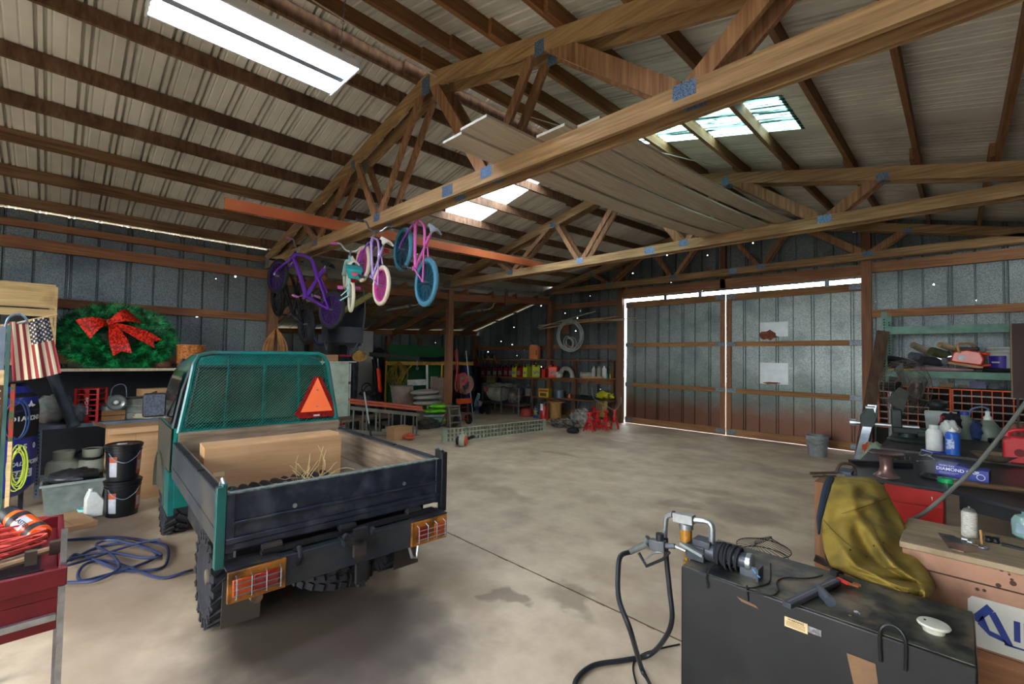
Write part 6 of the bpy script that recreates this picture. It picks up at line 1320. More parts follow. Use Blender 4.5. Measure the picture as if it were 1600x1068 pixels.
for k, (u, v, c, lab) in enumerate(((744, 632, ('6a9a9c', '8ab0b0'), 'folded turquoise lawn chair leaning left of the generator'), (748, 645, ('2c3c6a', 'a8a8b0'), 'blue and white cloth bundle left of the generator'))):
    p = PY(u, v, 9.5); b = MB(); b.box((0, 0, 0), (.12, .05, .62) if k == 0 else (.16, .1, .35), Matrix.Rotation(.45 if k == 0 else .1, 4, 'Y')); zz_ = min(q[2] for q in b.v); b.v = [(x+p.x, y+9.5, z-zz_) for x, y, z in b.v]; one('lawn_chair' if k == 0 else 'cloth_bundle', b, mat('lc_%d' % k, *c, rough=.6, scale=9), lab, 'chair' if k == 0 else 'cloth', bev=.01)
for k, u in enumerate((737, 752, 762)): p = PY(u, 660, 9.3); one('small_wheel', MB().lathe([(.05, -.03), (.11, -.03), (.12, 0), (.11, .03), (.05, .03)], (p.x, 9.3, .115), (0, 1, .1), 20), rub, 'small black wheel lying behind the metal ramp, %s' % ('under the lawn chair', 'left of the generator', 'under the generator tank')[k], 'wheel', group='small wheels behind the ramp')
# pile, bag, tyre, jack stands
p = PZ(890, 672); q = PZ(905, 673)
lump('rope_pile', 'pile of teal and brown ropes on the floor by the spool', 'rope pile', (PZ(872, 668).x, PZ(872, 668).y+.25, .07), (.42, .25, .13), mat('rope_pile', '2c4a4c', '8a6a50', rough=.8, scale=16, lo=.42, hi=.6), 71, 0., 40, .35)
lump('plastic_bag', 'crumpled translucent plastic bag on the floor left of the jack stands', 'bag', (PZ(898, 668).x, PZ(898, 668).y+.25, .17), (.30, .2, .26), mat('clear_bag', '6a6560', '9a948c', rough=.25, scale=9, coat=.4), 72, 0., 30, .35)
p = PZ(895, 676); one('rubber_tyre', MB().torus((p.x, p.y, .055), .10, .05, (0, 0, 1), 28, 10), rub, 'small black tyre lying flat in front of the plastic bag', 'tyre')
js = None; rj = mat('jack_red', 'b01418', 'c8201e', rough=.35, scale=5, coat=.3)
for k, (u, v, lab) in enumerate(((921, 673, 'red jack stand nearest the plastic bag'), (933, 670, 'red jack stand partly hidden, second from the bag'), (947, 671, 'red jack stand, third from the bag'), (960, 669, 'red jack stand nearest the door post'), (927, 663, 'red jack stand behind the first one'))):
    p = PZ(u, v)
    if js is None:
        js = root('jack_stand', lab, 'jack stand', (p.x, p.y, 0), .3, 'red jack stands'); 
        for sx, sy in ((-1, -1), (1, -1), (1, 1), (-1, 1)): ob('leg', MB().beam((sx*.12, sy*.10, 0), (sx*.035, sy*.035, .27), .045, .012, (sx, sy, 0)), rj, js)
        ob('column', MB().bx(-.04, .04, -.04, .04, .2, .32).bx(-.02, .02, -.02, .02, .3, .42), rj, js); ob('saddle', MB().bx(-.06, .06, -.03, .03, .42, .45).bx(-.06, -.04, -.03, .03, .45, .47).bx(.04, .06, -.03, .03, .45, .47), rj, js); ob('base_ring', MB().bx(-.11, .11, -.10, -.085, .06, .09).bx(-.11, .11, .085, .10, .06, .09), rj, js); n = js
    else: n = copy_tree(js); n.location = (p.x, p.y, 0); n['label'] = lab; n.rotation_euler = (0, 0, .3+.6*k)
# metal ramp on its edge
pa, pb = PZ(692, 692), PZ(850, 673); dv_ = (pb-pa); Lr = dv_.length; za = PX(692, 667, pa.x).z
t = root('metal_ramp', 'long pale green slotted metal ramp standing on its edge on the floor', 'ramp', tuple(pa), math.atan2(dv_.y, dv_.x)); rgm = mat('ramp_paint', '84927e', 'a0ac98', rough=.5, scale=5, dirt='5c6254', dirt_scale=6, dirt_amt=.4)
Hr = .26
for z_ in (.0, Hr*.33, Hr*.66, Hr): ob('rail', MB().bx(0, Lr, -.012, .012, z_, z_+.022), rgm, t)
b = MB(); n = 30
for k in range(n): b.bx(Lr*(k+.5)/n-.012, Lr*(k+.5)/n+.012, .0, .03, .02, Hr)
ob('slot_bars', b, mat('ramp_dark', '54584c', '6a6e60', rough=.6, scale=6), t)
ob('end_plate', MB().bx(-.02, .07, -.03, .04, 0, Hr+.03), rgm, t); ob('end_plate', MB().bx(Lr-.05, Lr+.03, -.03, .04, 0, Hr+.025), rgm, t)
# leaf blower in front of it
p = PZ(722, 697)
t = grp('leaf_blower', 'orange and white hand-held leaf blower lying on the floor before the ramp', 'leaf blower', (p.x, p.y, 0), .7)
ob('fan_housing', MB().lathe([(.05, -.06), (.11, -.05), (.12, 0), (.11, .05), (.05, .06)], (0, 0, .122), (1, 0, 0), 28), mat('ivory_plastic', 'a8ae9c', 'bcc0ae', rough=.45, scale=5), t)
ob('starter_cover', MB().lathe([(.09, .05), (.085, .09), (.04, .10), (.001, .10)], (0, 0, .115), (1, 0, 0), 24), mat('blower_orange', 'c8552c', 'b8441c', rough=.4, scale=5), t)
ob('intake', MB().lathe([(.08, -.06), (.085, -.10), (.06, -.12), (.001, -.12)], (0, 0, .11), (1, 0, 0), 20), black, t)
ob('handle', MB().tube(smooth_path([(0, -.07, .2), (0, -.04, .27), (0, .05, .28), (0, .09, .2)], 4), .017, 8), MATS['ivory_plastic'], t); ob('tube', MB().cyl((.02, .08, .10), (.12, .36, .12), .03, 12).cyl((.12, .36, .12), (.14, .42, .12), .036, 12), black, t)
# bucket by the doors and the leaning sheets
p = PZ(1278, 711)
t = grp('grey_bucket', 'dented pale grey plastic bucket standing before the right barn door', 'bucket', (p.x, p.y-.05, 0))
gb = mat('bucket_grey', '6e7474', '8a9090', rough=.5, scale=6, dirt='5a5046', dirt_scale=7, dirt_amt=.5)
ob('body', MB().lathe([(.145, 0), (.15, .01), (.172, .29), (.182, .295), (.182, .31), (.174, .315), (.177, .35), (.188, .355), (.188, .38), (.17, .38), (.145, .02), (.001, .02)], n=36), gb, t); ob('bail', MB().tube(smooth_path([(-.175, 0, .33), (-.12, -.15, .26), (.0, -.2, .22), (.12, -.15, .26), (.175, 0, .33)], 5), .004, 5), steel, t)
b = MB(); b.beam(PY(1345, 714, 9.6), PY(1380, 517, 10.05), .05, .17, (1, .3, .2)); one('leaning_plank', b, mat('dark_plank', '3a2a20', '54402f', rough=.8, scale=3, stretch=(4, 4, 1)), 'dark brown plank leaning between the door post and the steel rack', 'plank')
b = MB(); P0, P1 = PY(1337, 716, 9.35), PY(1358, 632, 9.55); b.grid(lambda u, v: P0.lerp(P1, u)+V((.10*v-.06*math.sin(PI*v), .10*math.sin(PI*u)*.6, 0)), 12, 6, .006); one('curved_panel', b, mat('curved_steel', '7a8288', '9aa0a4', rough=.3, metal=.7, scale=4), 'curved grey sheet metal strip leaning beside the dark plank', 'metal sheet')

# unlit strip lights under the lean-to roof
for k, (y, lab) in enumerate(((6.2, 'unlit slim strip light under the lean-to roof, left of the timber post'), (8.6, 'unlit slim strip light under the lean-to roof, right of the timber post'))):
    z = zlean(-10.3, y)-.14; t = root('strip_light', lab, 'ceiling light', (-10.3, y, z)); ob('batten', MB().bx(-.55, .55, -.03, .03, .015, .055, Matrix.Rotation(-.05, 4, 'Y')), whitep, t); ob('tube', MB().cyl((-.52, 0, -.0), (.52, 0, .03), .013, 8), whitep, t)
    ob('junction_box', MB().box((.62, 0, .06), (.10, .09, .06)), zinc_, t) if False else ob('junction_box', MB().box((.60, 0, .06), (.10, .09, .06)), MATS['zinc_plate'], t)
    ob('conduit', MB().tube(smooth_path([(.65, 0, .06), (.8, 0, .05), (.95, .05, .12), (1.0, .08, .3)], 4), .012, 6), whitep, t)
# ------------------------------------------------------------------ right side: transfer tank, jacket, boxes
tankm = mat('tank_black', '07080a', '101214', rough=.4, scale=4, dirt='2c2824', dirt_scale=7, dirt_amt=.2, bump=.05, spec=.35)
tankt = mat('tank_top', '14181a', '3e4238', rough=.35, scale=13, lo=.42, hi=.62, dirt='6a5c48', dirt_scale=8, dirt_amt=.9)
TZ = .72; tx0, tx1, ty0, ty1 = -1.005, .035, 2.25, 2.735
tk2 = root('transfer_tank', 'large black rectangular steel fuel transfer tank at the lower edge of the picture', 'fuel tank', ((tx0+tx1)/2, (ty0+ty1)/2, 0))
ob('body', MB().bx(tx0, tx1, ty0, ty1, .02, TZ-.004), tankm, tk2, world=True, bev=.008)
ob('top_plate', MB().bx(tx0+.006, tx1-.006, ty0+.006, ty1-.006, TZ-.004, TZ), tankt, tk2, world=True)
for s in (tx0+.05, tx1-.12): ob('skid', MB().bx(s, s+.07, ty0, ty1, 0, .02), tankm, tk2, world=True)
lbm = mat('warning_label', 'b0986c', 'c4ac80', rough=.5, scale=12)
a, b_ = PY(1226, 962, ty0), PY(1262, 988, ty0)
lb = ob('warning_label', MB().bx(a.x, b_.x, ty0-.002, ty0-.001, b_.z-.006, b_.z+.035), lbm, tk2, world=True)
cx_ = tk2.location.x
text('lettering', 'WARNING', .0125, black, lb, frame((((a.x+b_.x)/2)-cx_, ty0-.003-tk2.location.y, b_.z+.027), (1, 0, 0), (0, 0, 1)))
b = MB()
for k in range(4): b.bx(a.x+.006, b_.x-.008, ty0-.003, ty0-.002, b_.z+.001+.0055*k, b_.z+.0025+.0055*k)
ob('small_print', b, mat('brown_ink', '4a3424'), lb, world=True)
ob('torn_label', MB().bx(b_.x+.001, PY(1283, 985, ty0).x, ty0-.002, ty0-.001, b_.z+.004, b_.z+.03), mat('torn_label', '8a8a90', '3c2c28', rough=.6, scale=40), tk2, world=True)
a = PY(1395, 992, ty0); ob('lifting_loop', MB().tube(smooth_path([(a.x-.035, ty0-.006, TZ-.10), (a.x-.035, ty0-.008, TZ+.015), (a.x-.0, ty0+.0, TZ+.045), (a.x+.035, ty0-.008, TZ+.015), (a.x+.035, ty0-.006, TZ-.10)], 5), .0065, 8), tankm, tk2, world=True)
ob('bare_patch', MB().prism([(-.31, .0), (-.22, .0), (-.20, -.2), (-.26, -.22), (-.29, -.10)], 1, ty0-.0015, ty0-.0005, Matrix.Translation((-.02, 0, .60))), mat('bare_tan', '6e5236', '5a4430', rough=.7, scale=9), tk2, world=True)
ob('scratch', MB().prism([(-.74, .665), (-.66, .655), (-.65, .645), (-.72, .650)], 1, ty0-.0015, ty0-.0005), MATS['bare_tan'], tk2, world=True)
cp_ = PZ(1459, 986, TZ); cap = ob('filler_cap', MB().lathe([(.032, 0), (.035, .012), (.035, .018), (.046, .02), (.05, .026), (.046, .032), (.001, .036)], (cp_.x, cp_.y, TZ), n=32), mat('ivory_cap', 'a8a896', 'bdbdac', rough=.35, scale=5), tk2, world=True)
ob('cap_mark', MB().cyl((cp_.x-.025, cp_.y-.0, TZ+.034), (cp_.x-.025, cp_.y, TZ+.0365), .004, 8), black, cap, world=True)
# pump with filter, pipes and nozzle
zinc = mat('zinc_fitting', '8a9092', 'a8aeb0', rough=.3, metal=.8, scale=14); dkg = mat('pump_grey', '33373c', '4a4e54', rough=.4, metal=.4, scale=9)
pm = root('fuel_pump', 'electric fuel transfer pump with filter, pipes and wound cord on the black tank', 'fuel pump', (-.90, 2.37, TZ))
Yp = 2.40
def q_(u, v, y=Yp): return PY(u, v, y)
A0, A1, A2, A3 = q_(1041, 835), q_(1041, 812), q_(1046, 804), q_(1058, 803)
ob('riser_pipe', MB().tube(smooth_path([q_(1039, 838), q_(1040, 815), q_(1043, 806), q_(1056, 803)], 5), .013, 10), zinc, pm, world=True)
hd = ob('filter_head', MB().beam(q_(1054, 806), q_(1084, 812), .05, .045).cyl(q_(1072, 817), q_(1072, 825), .036, 20), zinc, pm, world=True)
ob('pipe_nut', MB().cyl(q_(1051, 803), q_(1055, 804), .021, 6), black, hd, world=True)
ob('filter_cup', MB().cyl(q_(1072, 825), q_(1072, 856), .030, 24), mat('amber_fuel', '8a5c14', 'a8741c', rough=.12, scale=3, spec=.8, coat=.6), pm, world=True)
fc = q_(1073, 862); ob('cup_drain', MB().cyl(fc, fc-V((0, 0, .04)), .012, 8).cyl(fc-V((0, 0, .045)), fc-V((0, 0, .06)), .02, 6), mat('gold_fitting', 'a07a2c', rough=.35, metal=.6), pm, world=True)
ob('elbow_pipe', MB().tube(smooth_path([q_(1085, 812), q_(1096, 813), q_(1106, 815), q_(1112, 823), q_(1112, 850)], 5), [.014]*12+[.016]*8+[.013], 10), zinc, pm, world=True)
ob('black_nipple', MB().cyl(q_(1112, 828), q_(1112, 852), .0145, 12), black, pm, world=True)
bc = q_(1095, 880); ob('pump_body', MB().bx(bc.x-.06, bc.x+.035, 2.35, 2.45, TZ, TZ+.075).cyl((bc.x+.03, 2.40, TZ+.05), (bc.x+.085, 2.40, TZ+.05), .045, 18).bx(bc.x-.03, bc.x+.06, 2.36, 2.44, TZ+.07, TZ+.105), dkg, pm, world=True, bev=.004)
mo = ob('motor', MB().cyl((bc.x+.08, 2.40, TZ+.058), (bc.x+.225, 2.40, TZ+.058), .038, 20), dkg, pm, world=True)
ob('motor_cap', MB().lathe([(.041, 0), (.041, .02), (.034, .026), (.001, .027)], (bc.x+.225, 2.40, TZ+.058), (1, 0, 0), 24), zinc, mo, world=True)
b = MB()
for k in range(11): b.torus((bc.x+.085+.0105*k+random.uniform(-.003, .003), 2.40, TZ+.058-.003*(k % 3)), .046+.006*(k % 3), .0065, (1, random.uniform(-.12, .12), random.uniform(-.1, .1)), 24, 6)
ob('wound_cord', b, rub, pm, world=True)
ob('cord_tails', MB().tube(smooth_path([(bc.x+.12, 2.35, TZ+.02), (bc.x+.10, 2.28, TZ+.03), (bc.x+.09, 2.245, TZ-.01), (bc.x+.10, 2.238, TZ-.06)], 5), .004, 5), black, pm, world=True)
ob('switch_lever', MB().beam(q_(1063, 848, 2.30), q_(1098, 868, 2.30), .02, .014), mat('lever_grey', '6a7270', '848c8a', rough=.4, metal=.3, scale=8), pm, world=True)
ob('bracket', MB().bx(bc.x+.20, bc.x+.29, 2.37, 2.375, TZ, TZ+.05).bx(bc.x+.28, bc.x+.29, 2.34, 2.42, TZ, TZ+.055), dkg, pm, world=True)
ob('wire_end', MB().tube(smooth_path([(bc.x+.24, 2.39, TZ+.05), (bc.x+.27, 2.36, TZ+.035), (bc.x+.30, 2.33, TZ+.03)], 4), .003, 5), mat('blue_wire', '3a8ac8', rough=.5), pm, world=True)
# nozzle held in its holster, hose falling to the floor
nz = root('fuel_nozzle', 'grey and black fuel nozzle held out left of the pump on its hose', 'fuel nozzle', tuple(q_(1030, 850)))
NY = 2.33
ob('barrel', MB().tube([q_(984, 862, NY), q_(1012, 848, NY)], [.016, .019], 12).cyl(q_(1009, 845, NY), q_(1013, 840, NY), .018, 14), mat('nozzle_grey', '4e524e', '646864', rough=.45, metal=.3, scale=7), nz, world=True)
ob('valve_body', MB().bx(-.045, .045, -.022, .022, -.028, .028, Matrix.Translation(q_(1028, 851, NY)) @ Matrix.Rotation(-.12, 4, 'Y')).cyl(q_(1040, 852, NY), q_(1056, 853, NY), .014, 12), mat('nozzle_body', '3c4044', '54585c', rough=.4, metal=.4, scale=7), nz, world=True, bev=.006)
ob('black_dial', MB().cyl(q_(1031, 846, NY), q_(1031, 833, NY), .021, 16), black, nz, world=True)
ob('spout', MB().cyl(q_(1055, 853, NY), q_(1072, 860, NY), .009, 10), chrome, nz, world=True)
gp_ = [q_(998, 863, NY), q_(1010, 884, NY), q_(1036, 873, NY), q_(1046, 862, NY)]
ob('guard', MB().tube(gp_, .0085, 8), black, nz, world=True); ob('trigger', MB().tube(smooth_path([q_(1008, 876, NY), q_(1020, 864, NY), q_(1034, 862, NY)], 4), .006, 6), zinc, nz, world=True)
ho = [q_(984, 862, NY), q_(970, 868, 2.25), q_(966, 890, 2.18), q_(967, 935, 2.10), q_(985, 985, 2.05), PZ(1003, 1045, .02), PZ(1030, 1110, .02), PZ(990, 1130, .02), PZ(915, 1105, .02), PZ(898, 1068, .02), PZ(925, 1040, .02), PZ(975, 1031, .02), q_(1015, 1022, 2.5), q_(1040, 995, 2.42), q_(1050, 965, 2.4), q_(1046, 920, 2.4), q_(1041, 870, 2.4), q_(1040, 840, 2.4)]
one('fuel_hose', MB().tube(smooth_path(ho, 8), .0135, 10), mat('hose_black', '141518', '222428', rough=.45, scale=8), 'thick black fuel hose looping from the nozzle down over the floor', 'hose')
one('thin_cable', MB().tube(smooth_path([PZ(1062, 1006, .008), PZ(1030, 1013, .008), PZ(1003, 1022, .008), PZ(990, 1036, .008), PZ(992, 1060, .008), PZ(1005, 1100, .008)], 6), .0055, 6), black, 'thin black cable on the floor under the fuel hose', 'cable')
# cords, brush, clamp, cap bits on the tank
pts = [PZ(u, v, TZ+.004) for u, v in ((1165, 905), (1185, 912), (1215, 905), (1208, 890)) ]
cdp = [(1150, 918), (1180, 926), (1205, 930), (1216, 922), (1214, 908), (1228, 902), (1250, 903), (1270, 902), (1285, 898)]
cd = one('clamp_wire_run', MB().tube(smooth_path([PZ(u, v, TZ+.0045) for u, v in cdp], 5), .0035, 5), black, 'thin black cord running over the tank top to the red clamp', 'cord')
one('wire_run', MB().tube(smooth_path([PZ(u, v, TZ+.0045) for u, v in ((1150, 914), (1172, 918), (1190, 914), (1203, 906), (1204, 880))], 5), .003, 5), black, 'thin black cord curling beside the pump on the tank top', 'cord')
one('wire_tail', MB().tube(smooth_path([(-.70, 2.262, TZ+.005), (-.695, 2.242, TZ-.006), (-.69, 2.2435, TZ-.055)], 5), .003, 5), black, 'black cord end hanging over the front of the tank', 'cord')
cl_ = root('clamp', 'red and black spring clamp with copper jaws on the tank top', 'clamp', tuple(PZ(1325, 912, TZ+.008)), math.radians(-20))
ob('red_handle', MB().beam((-.045, .0, .006), (.01, -.012, .008), .012, .012), mat('clamp_red', 'c8302c', 'b02420', rough=.35, scale=4), cl_); ob('black_handle', MB().beam((-.03, .02, .008), (.015, .012, .010), .010, .012), black, cl_)
for s in (-1, 1): ob('jaw', MB().beam((.008, s*.012, .009), (.045, s*.010+.006, .010), .006, .010), mat('copper', 'b06a48', '8c4e34', rough=.3, metal=.8, scale=8), cl_)
ob('cord_plug', MB().box((-.075, .03, .012), (.03, .022, .022)), black, cl_)
br = PZ(1262, 920, TZ); e0, e1 = PZ(1229, 945, TZ+.015), PZ(1308, 907, TZ+.015)
t = root('vacuum_nozzle', 'flat grey plastic vacuum nozzle lying upside down on the tank top', 'vacuum nozzle', (br.x, br.y, TZ))
ob('wide_mouth', MB().beam(e0, e1, .035, .022), mat('nozzle_plastic', '2c3036', '3c4046', rough=.4, scale=5), t, world=True, bev=.003)
ob('neck', MB().tube([e0.lerp(e1, .62), PZ(1298, 940, TZ+.022)], [.022, .021], 16), MATS['nozzle_plastic'], t, world=True)
ob('mouth_slot', MB().beam(e0.lerp(e1, .03)+V((0, 0, .0116)), e0.lerp(e1, .97)+V((0, 0, .0116)), .006, .001), mat('slot_pale', '6a6e72'), t, world=True)
p = PZ(1338, 957, TZ); one('wing_nut', MB().torus((p.x, p.y, TZ+.004), .007, .0025, (0, 0, 1), 6, 5).cyl((p.x+.008, p.y-.002, TZ+.003), (p.x+.014, p.y-.004, TZ+.003), .003, 6), chrome, 'small bright metal fitting lying on the tank top', 'fitting')
p = PZ(1328, 961, TZ); one('brass_coin', MB().cyl((p.x, p.y, TZ), (p.x, p.y, TZ+.002), .005, 12), MATS['brass'], 'tiny brass disc beside the bright fitting on the tank', 'disc')
# wire basket behind the tank
p = PZ(1185, 862, .55); b = MB(); 
for k in range(4): b.torus((p.x, p.y+.1, .55-.05*k), .155-.012*k, .003, (0, 0, 1), 36, 5)
for k in range(30):
    a = 2*PI*k/30; b.cyl((p.x+.155*math.cos(a), p.y+.1+.155*math.sin(a), .55), (p.x-.155*math.cos(a+.6)*.2, p.y+.1+.1*math.sin(a), .60), .0016, 4)
one('fan_guard', b.cyl((p.x, p.y+.1, 0), (p.x, p.y+.1, .42), .03, 8), mat('black_wire', '1a1a1c', '2c2a28', rough=.5, scale=10), 'black wire fan guard just showing behind the tank', 'fan')
for k in range(1): pass

# peach painted wooden crate with the AIR panel
peach = mat('peach_paint', '85604a', '9c765e', rough=.65, scale=3, dirt='54382a', dirt_scale=6, dirt_amt=.7); dtop = mat('dusty_plank', '7e6c54', '968468', rough=.8, scale=3, stretch=(1.5, 9, 1), dirt='5a4a38', dirt_scale=4, dirt_amt=.5)
BY = 3.2; x0b = -.225; x1b = .85
t = root('wooden_crate', 'peach painted wooden crate with a blue lettered white panel, cut by the right frame edge', 'crate', (.3, BY+.25, 0))
b = MB(); b.bx(x0b, x1b, BY, BY+.52, .005, .775); ob('body', b, peach, t, world=True, bev=.004)
tp = ob('top_board', MB().bx(x0b-.01, x1b, BY-.006, BY+.53, .776, .806), dtop, t, world=True, bev=.004)
ob('top_crack', MB().bx(x0b, x1b, BY-.002, BY-.0005, .685, .692), mat('crack', '2c1c12'), t, world=True)
a = PY(1512, 932, BY); c_ = PY(1600, 1000, BY)
pn = ob('white_panel', MB().prism([(a.x+.015, .62), (x1b, .62), (x1b, .385), (a.x-.0, .385), (a.x, .60)], 1, BY-.004, BY-.001), mat('panel_white', 'aaa89c', 'bcbaae', rough=.5, scale=5, dirt='7c705c', dirt_scale=5, dirt_amt=.3), t, world=True)
blue_ = mat('sign_blue', '1c2c66', '243878', rough=.5, scale=6)
lx, lz = a.x+.02, .43
def loc(x, z): return (x, z)
ob('logo_mark', MB().prism([loc(lx-.01, .520), loc(lx+.045, .60), loc(lx+.068, .575), loc(lx+.012, .500)], 1, BY-.006, BY-.0045).prism([loc(lx+.030, .545), loc(lx+.012, .495), loc(lx+.05, .455), loc(lx+.115, .440), loc(lx+.085, .470), loc(lx+.053, .478)], 1, BY-.006, BY-.0045).prism([loc(lx+.072, .573), loc(lx+.085, .545), loc(lx+.130, .435), loc(lx+.102, .435), loc(lx+.05, .557)], 1, BY-.006, BY-.0045), blue_, pn, world=True)
text('lettering', 'IRCO', .125, blue_, pn, frame((lx+.125-t.location.x, BY-.005-t.location.y, .505), (1, 0, 0), (0, 0, 1)), 'LEFT', .0008, 0, .004)
ob('underline', MB().bx(lx+.10, x1b-.05, BY-.006, BY-.0045, .432, .440), blue_, pn, world=True)
ob('lower_board', MB().bx(x0b+.01, x1b, BY-.012, BY-.001, .20, .375), wood('lower_board', '6a4428', '8c6040', 0), t, world=True)
for u, v, r_ in ((1565, 890, .008), (1575, 892, .005), (1577, 897, .005), (1581, 905, .006), (1583, 911, .012), (1560, 914, .01), (1527, 920, .008), (1538, 922, .007)):
    p = PY(u, v, BY); ob('stain_mark', MB().cyl((p.x, BY-.0012, p.z), (p.x, BY-.0002, p.z), r_, 10), mat('stain_dark', '3a2418'), t, world=True)
# things on the crate (z=.806)
CZ = .806
p = PZ(1515, 838, CZ)
t = root('spray_can', 'paint-spattered aerosol can standing on the wooden crate', 'spray can', (p.x, p.y, CZ))
ob('body', MB().lathe([(.030, 0), (.033, .004), (.033, .125), (.029, .138), (.024, .142)], n=28), mat('spattered_label', '8c8a80', 'b4b2a6', rough=.5, scale=60, stretch=(1, 1, 5), lo=.4, hi=.6, dirt='5a3c30', dirt_scale=14, dirt_amt=.4), t)
ob('dome', MB().lathe([(.029, .138), (.022, .150), (.012, .155), (.006, .157), (.006, .165), (.001, .166)], n=24), mat('dome_metal', '6a6c64', '848478', rough=.4, metal=.5, scale=9), t)
p0 = [PZ(1466, 833, CZ), PZ(1490, 837, CZ), PZ(1503, 844, CZ), PZ(1527, 863, CZ), PZ(1506, 863, CZ), PZ(1483, 857, CZ)]
b = MB(); n = 6; b.add([tuple(q) for q in p0]+[(q.x, q.y, CZ+.005) for q in p0], [tuple(range(n))[::-1], tuple(range(n, 2*n))]+[(i, (i+1) % n, n+(i+1) % n, n+i) for i in range(n)])
one('steel_plate', b, mat('scraped_steel', '3a3c40', '7a5a48', rough=.45, metal=.4, scale=6, lo=.45, hi=.55), 'flat scraped steel plate with holes lying on the wooden crate', 'steel plate')
for k, (u, v, c, lab, s_) in enumerate(((1508, 845, chrome, 'bright chrome socket beside the spray can', 1), (1517, 849, chrome, 'short chrome bit right of the bright socket', .8), (1524, 853, MATS['rusty_steel'], 'brown short bolt among the sockets on the crate', .8), (1537, 857, chrome, 'chrome ring lying on the wooden crate', 1.1), (1545, 846, black, 'black knob standing on the wooden crate, left of two', 1), (1556, 848, black, 'black knob standing on the wooden crate, right of two', 1))):
    p = PZ(u, v, CZ)
    b = MB(); (b.torus((p.x, p.y, CZ+.006), .013*s_, .005, (0, 0, 1), 20, 6) if k == 3 else b.cyl((p.x-.012, p.y, CZ+.010*s_), (p.x+.014, p.y-.008, CZ+.010*s_), .010*s_, 12) if k < 4 else b.lathe([(.013, 0), (.016, .008), (.012, .02), (.016, .028), (.001, .032)], (p.x, p.y, CZ), n=12))
    one('socket' if k < 4 else 'knob', b, c, lab, 'socket' if k < 4 else 'knob')
p = PZ(1534, 850, CZ); one('wood_peg', MB().cyl((p.x, p.y, CZ), (p.x-.003, p.y, CZ+.075), .0045, 8), mat('peg_wood', '9a6c3c', 'b0804c', rough=.6, scale=8), 'thin wooden peg standing among the sockets', 'peg')
p = PZ(1592, 858, CZ); t = one('pliers', MB().beam((p.x-.06, p.y, CZ+.006), (p.x+.10, p.y-.012, CZ+.006), .012, .010).beam((p.x-.06, p.y+.03, CZ+.006), (p.x+.10, p.y-.01, CZ+.006), .010, .010), black, 'black pliers lying at the right edge of the wooden crate', 'pliers')
p = PZ(1598, 842, CZ)
t = root('glass_jar', 'blue green glass jug at the right frame edge on the wooden crate', 'jar', (p.x+.02, p.y+.05, CZ))
ob('body', MB().lathe([(.05, 0), (.058, .01), (.060, .09), (.045, .115), (.02, .125), (.02, .14), (.001, .14)], n=28), mat('jar_glass', '7c9c98', '8cb0a8', rough=.1, scale=5, trans=.35, spec=.8), t); ob('label', MB().grid(lambda u, v: (.061*math.cos(3.9+.9*u), .061*math.sin(3.9+.9*u), lerp(.03, .08, v)), 6, 1), mat('faded_label', '6a7c8a', '8a9aa4', rough=.6, scale=10), t)
# grey flexible pipe
one('conduit', MB().tube(smooth_path([PD(1424, 812, 2.95), PD(1445, 800, 2.95), PD(1475, 775, 2.95), PD(1520, 733, 2.95), PD(1560, 685, 2.95), PD(1600, 632, 2.95), PD(1640, 575, 2.95)], 6), .0125, 10), mat('conduit_grey', '4e504a', '62645c', rough=.5, scale=7), 'long grey flexible conduit rising to the right behind the wooden crate', 'conduit')

# jacket thrown over a stand
rows = [(745, 1303, 1362), (758, 1298, 1380), (783, 1291, 1394), (810, 1284, 1409), (835, 1284, 1422), (860, 1287, 1435), (884, 1297, 1447), (902, 1335, 1456), (918, 1372, 1464), (933, 1400, 1452)]
def jk_at(s):
    f = s*(len(rows)-1); i = min(int(f), len(rows)-2); t_ = f-i; a, b_ = rows[i], rows[i+1]; return tuple(lerp(a[q], b_[q], t_) for q in range(3))
def fold(s, t_):
    """long folds fanning from the upper left shoulder, one deep pocket at the lower middle"""
    g = lambda x, c, w_: math.exp(-((x-c)/w_)**2)
    f = 0
    f += .045*g(t_-(.30+.55*s), 0, .07)*g(s, .62, .3)           # ridge running down right
    f -= .060*g(t_-(.18+.55*s), 0, .10)*g(s, .66, .22)          # hollow beside it
    f += .035*g(t_-(.05+.6*(s-.3)), 0, .06)*g(s, .70, .25)
    f -= .055*g(s-(.80+.16*(t_-.5)), 0, .035)*g(t_, .62, .28)   # sleeve mouth
    f += .040*g(s-(.89+.14*(t_-.5)), 0, .04)*g(t_, .6, .3)
    f += .030*g(s-(.30-.12*t_), 0, .03)*g(t_, .55, .3)          # yoke seam
    f -= .020*g(s-(.36-.12*t_), 0, .03)*g(t_, .5, .3)
    f += .012*math.sin(17*t_+6*s)*g(s, .5, .4)+.006*math.sin(31*s+9*t_)
    return f
def jf(s, t_):
    v, l_, r_ = jk_at(s); u = lerp(l_, r_, t_); d = lerp(2.98, 2.06, s)
    bul = (max(0, 1-(2*t_-1)**2))**.6*min(1, 7*(1-s)+.15)*min(1, 9*s+.12)
    return PD(u, v, d-.11*bul-fold(s, t_)*1.35)
def jb(s, t_):
    v, l_, r_ = jk_at(s); u = lerp(l_, r_, t_); d = lerp(2.98, 2.06, s); bul = (max(0, 1-(2*t_-1)**2))**.6
    return PD(u, v, d+(.10*bul*min(1, 8*(1-s)))+.004)
jm = mat('mustard_suede', '6c5a1e', '8f7830', rough=.85, scale=3.2, lo=.3, hi=.7, dirt='3c3318', dirt_scale=5, dirt_amt=.75, bump=.15)
jk = root('work_jacket', 'mustard yellow leather work jacket thrown over a stand between tank and welding table', 'jacket', tuple(PD(1370, 860, 2.4)))
NS, NT = 70, 50
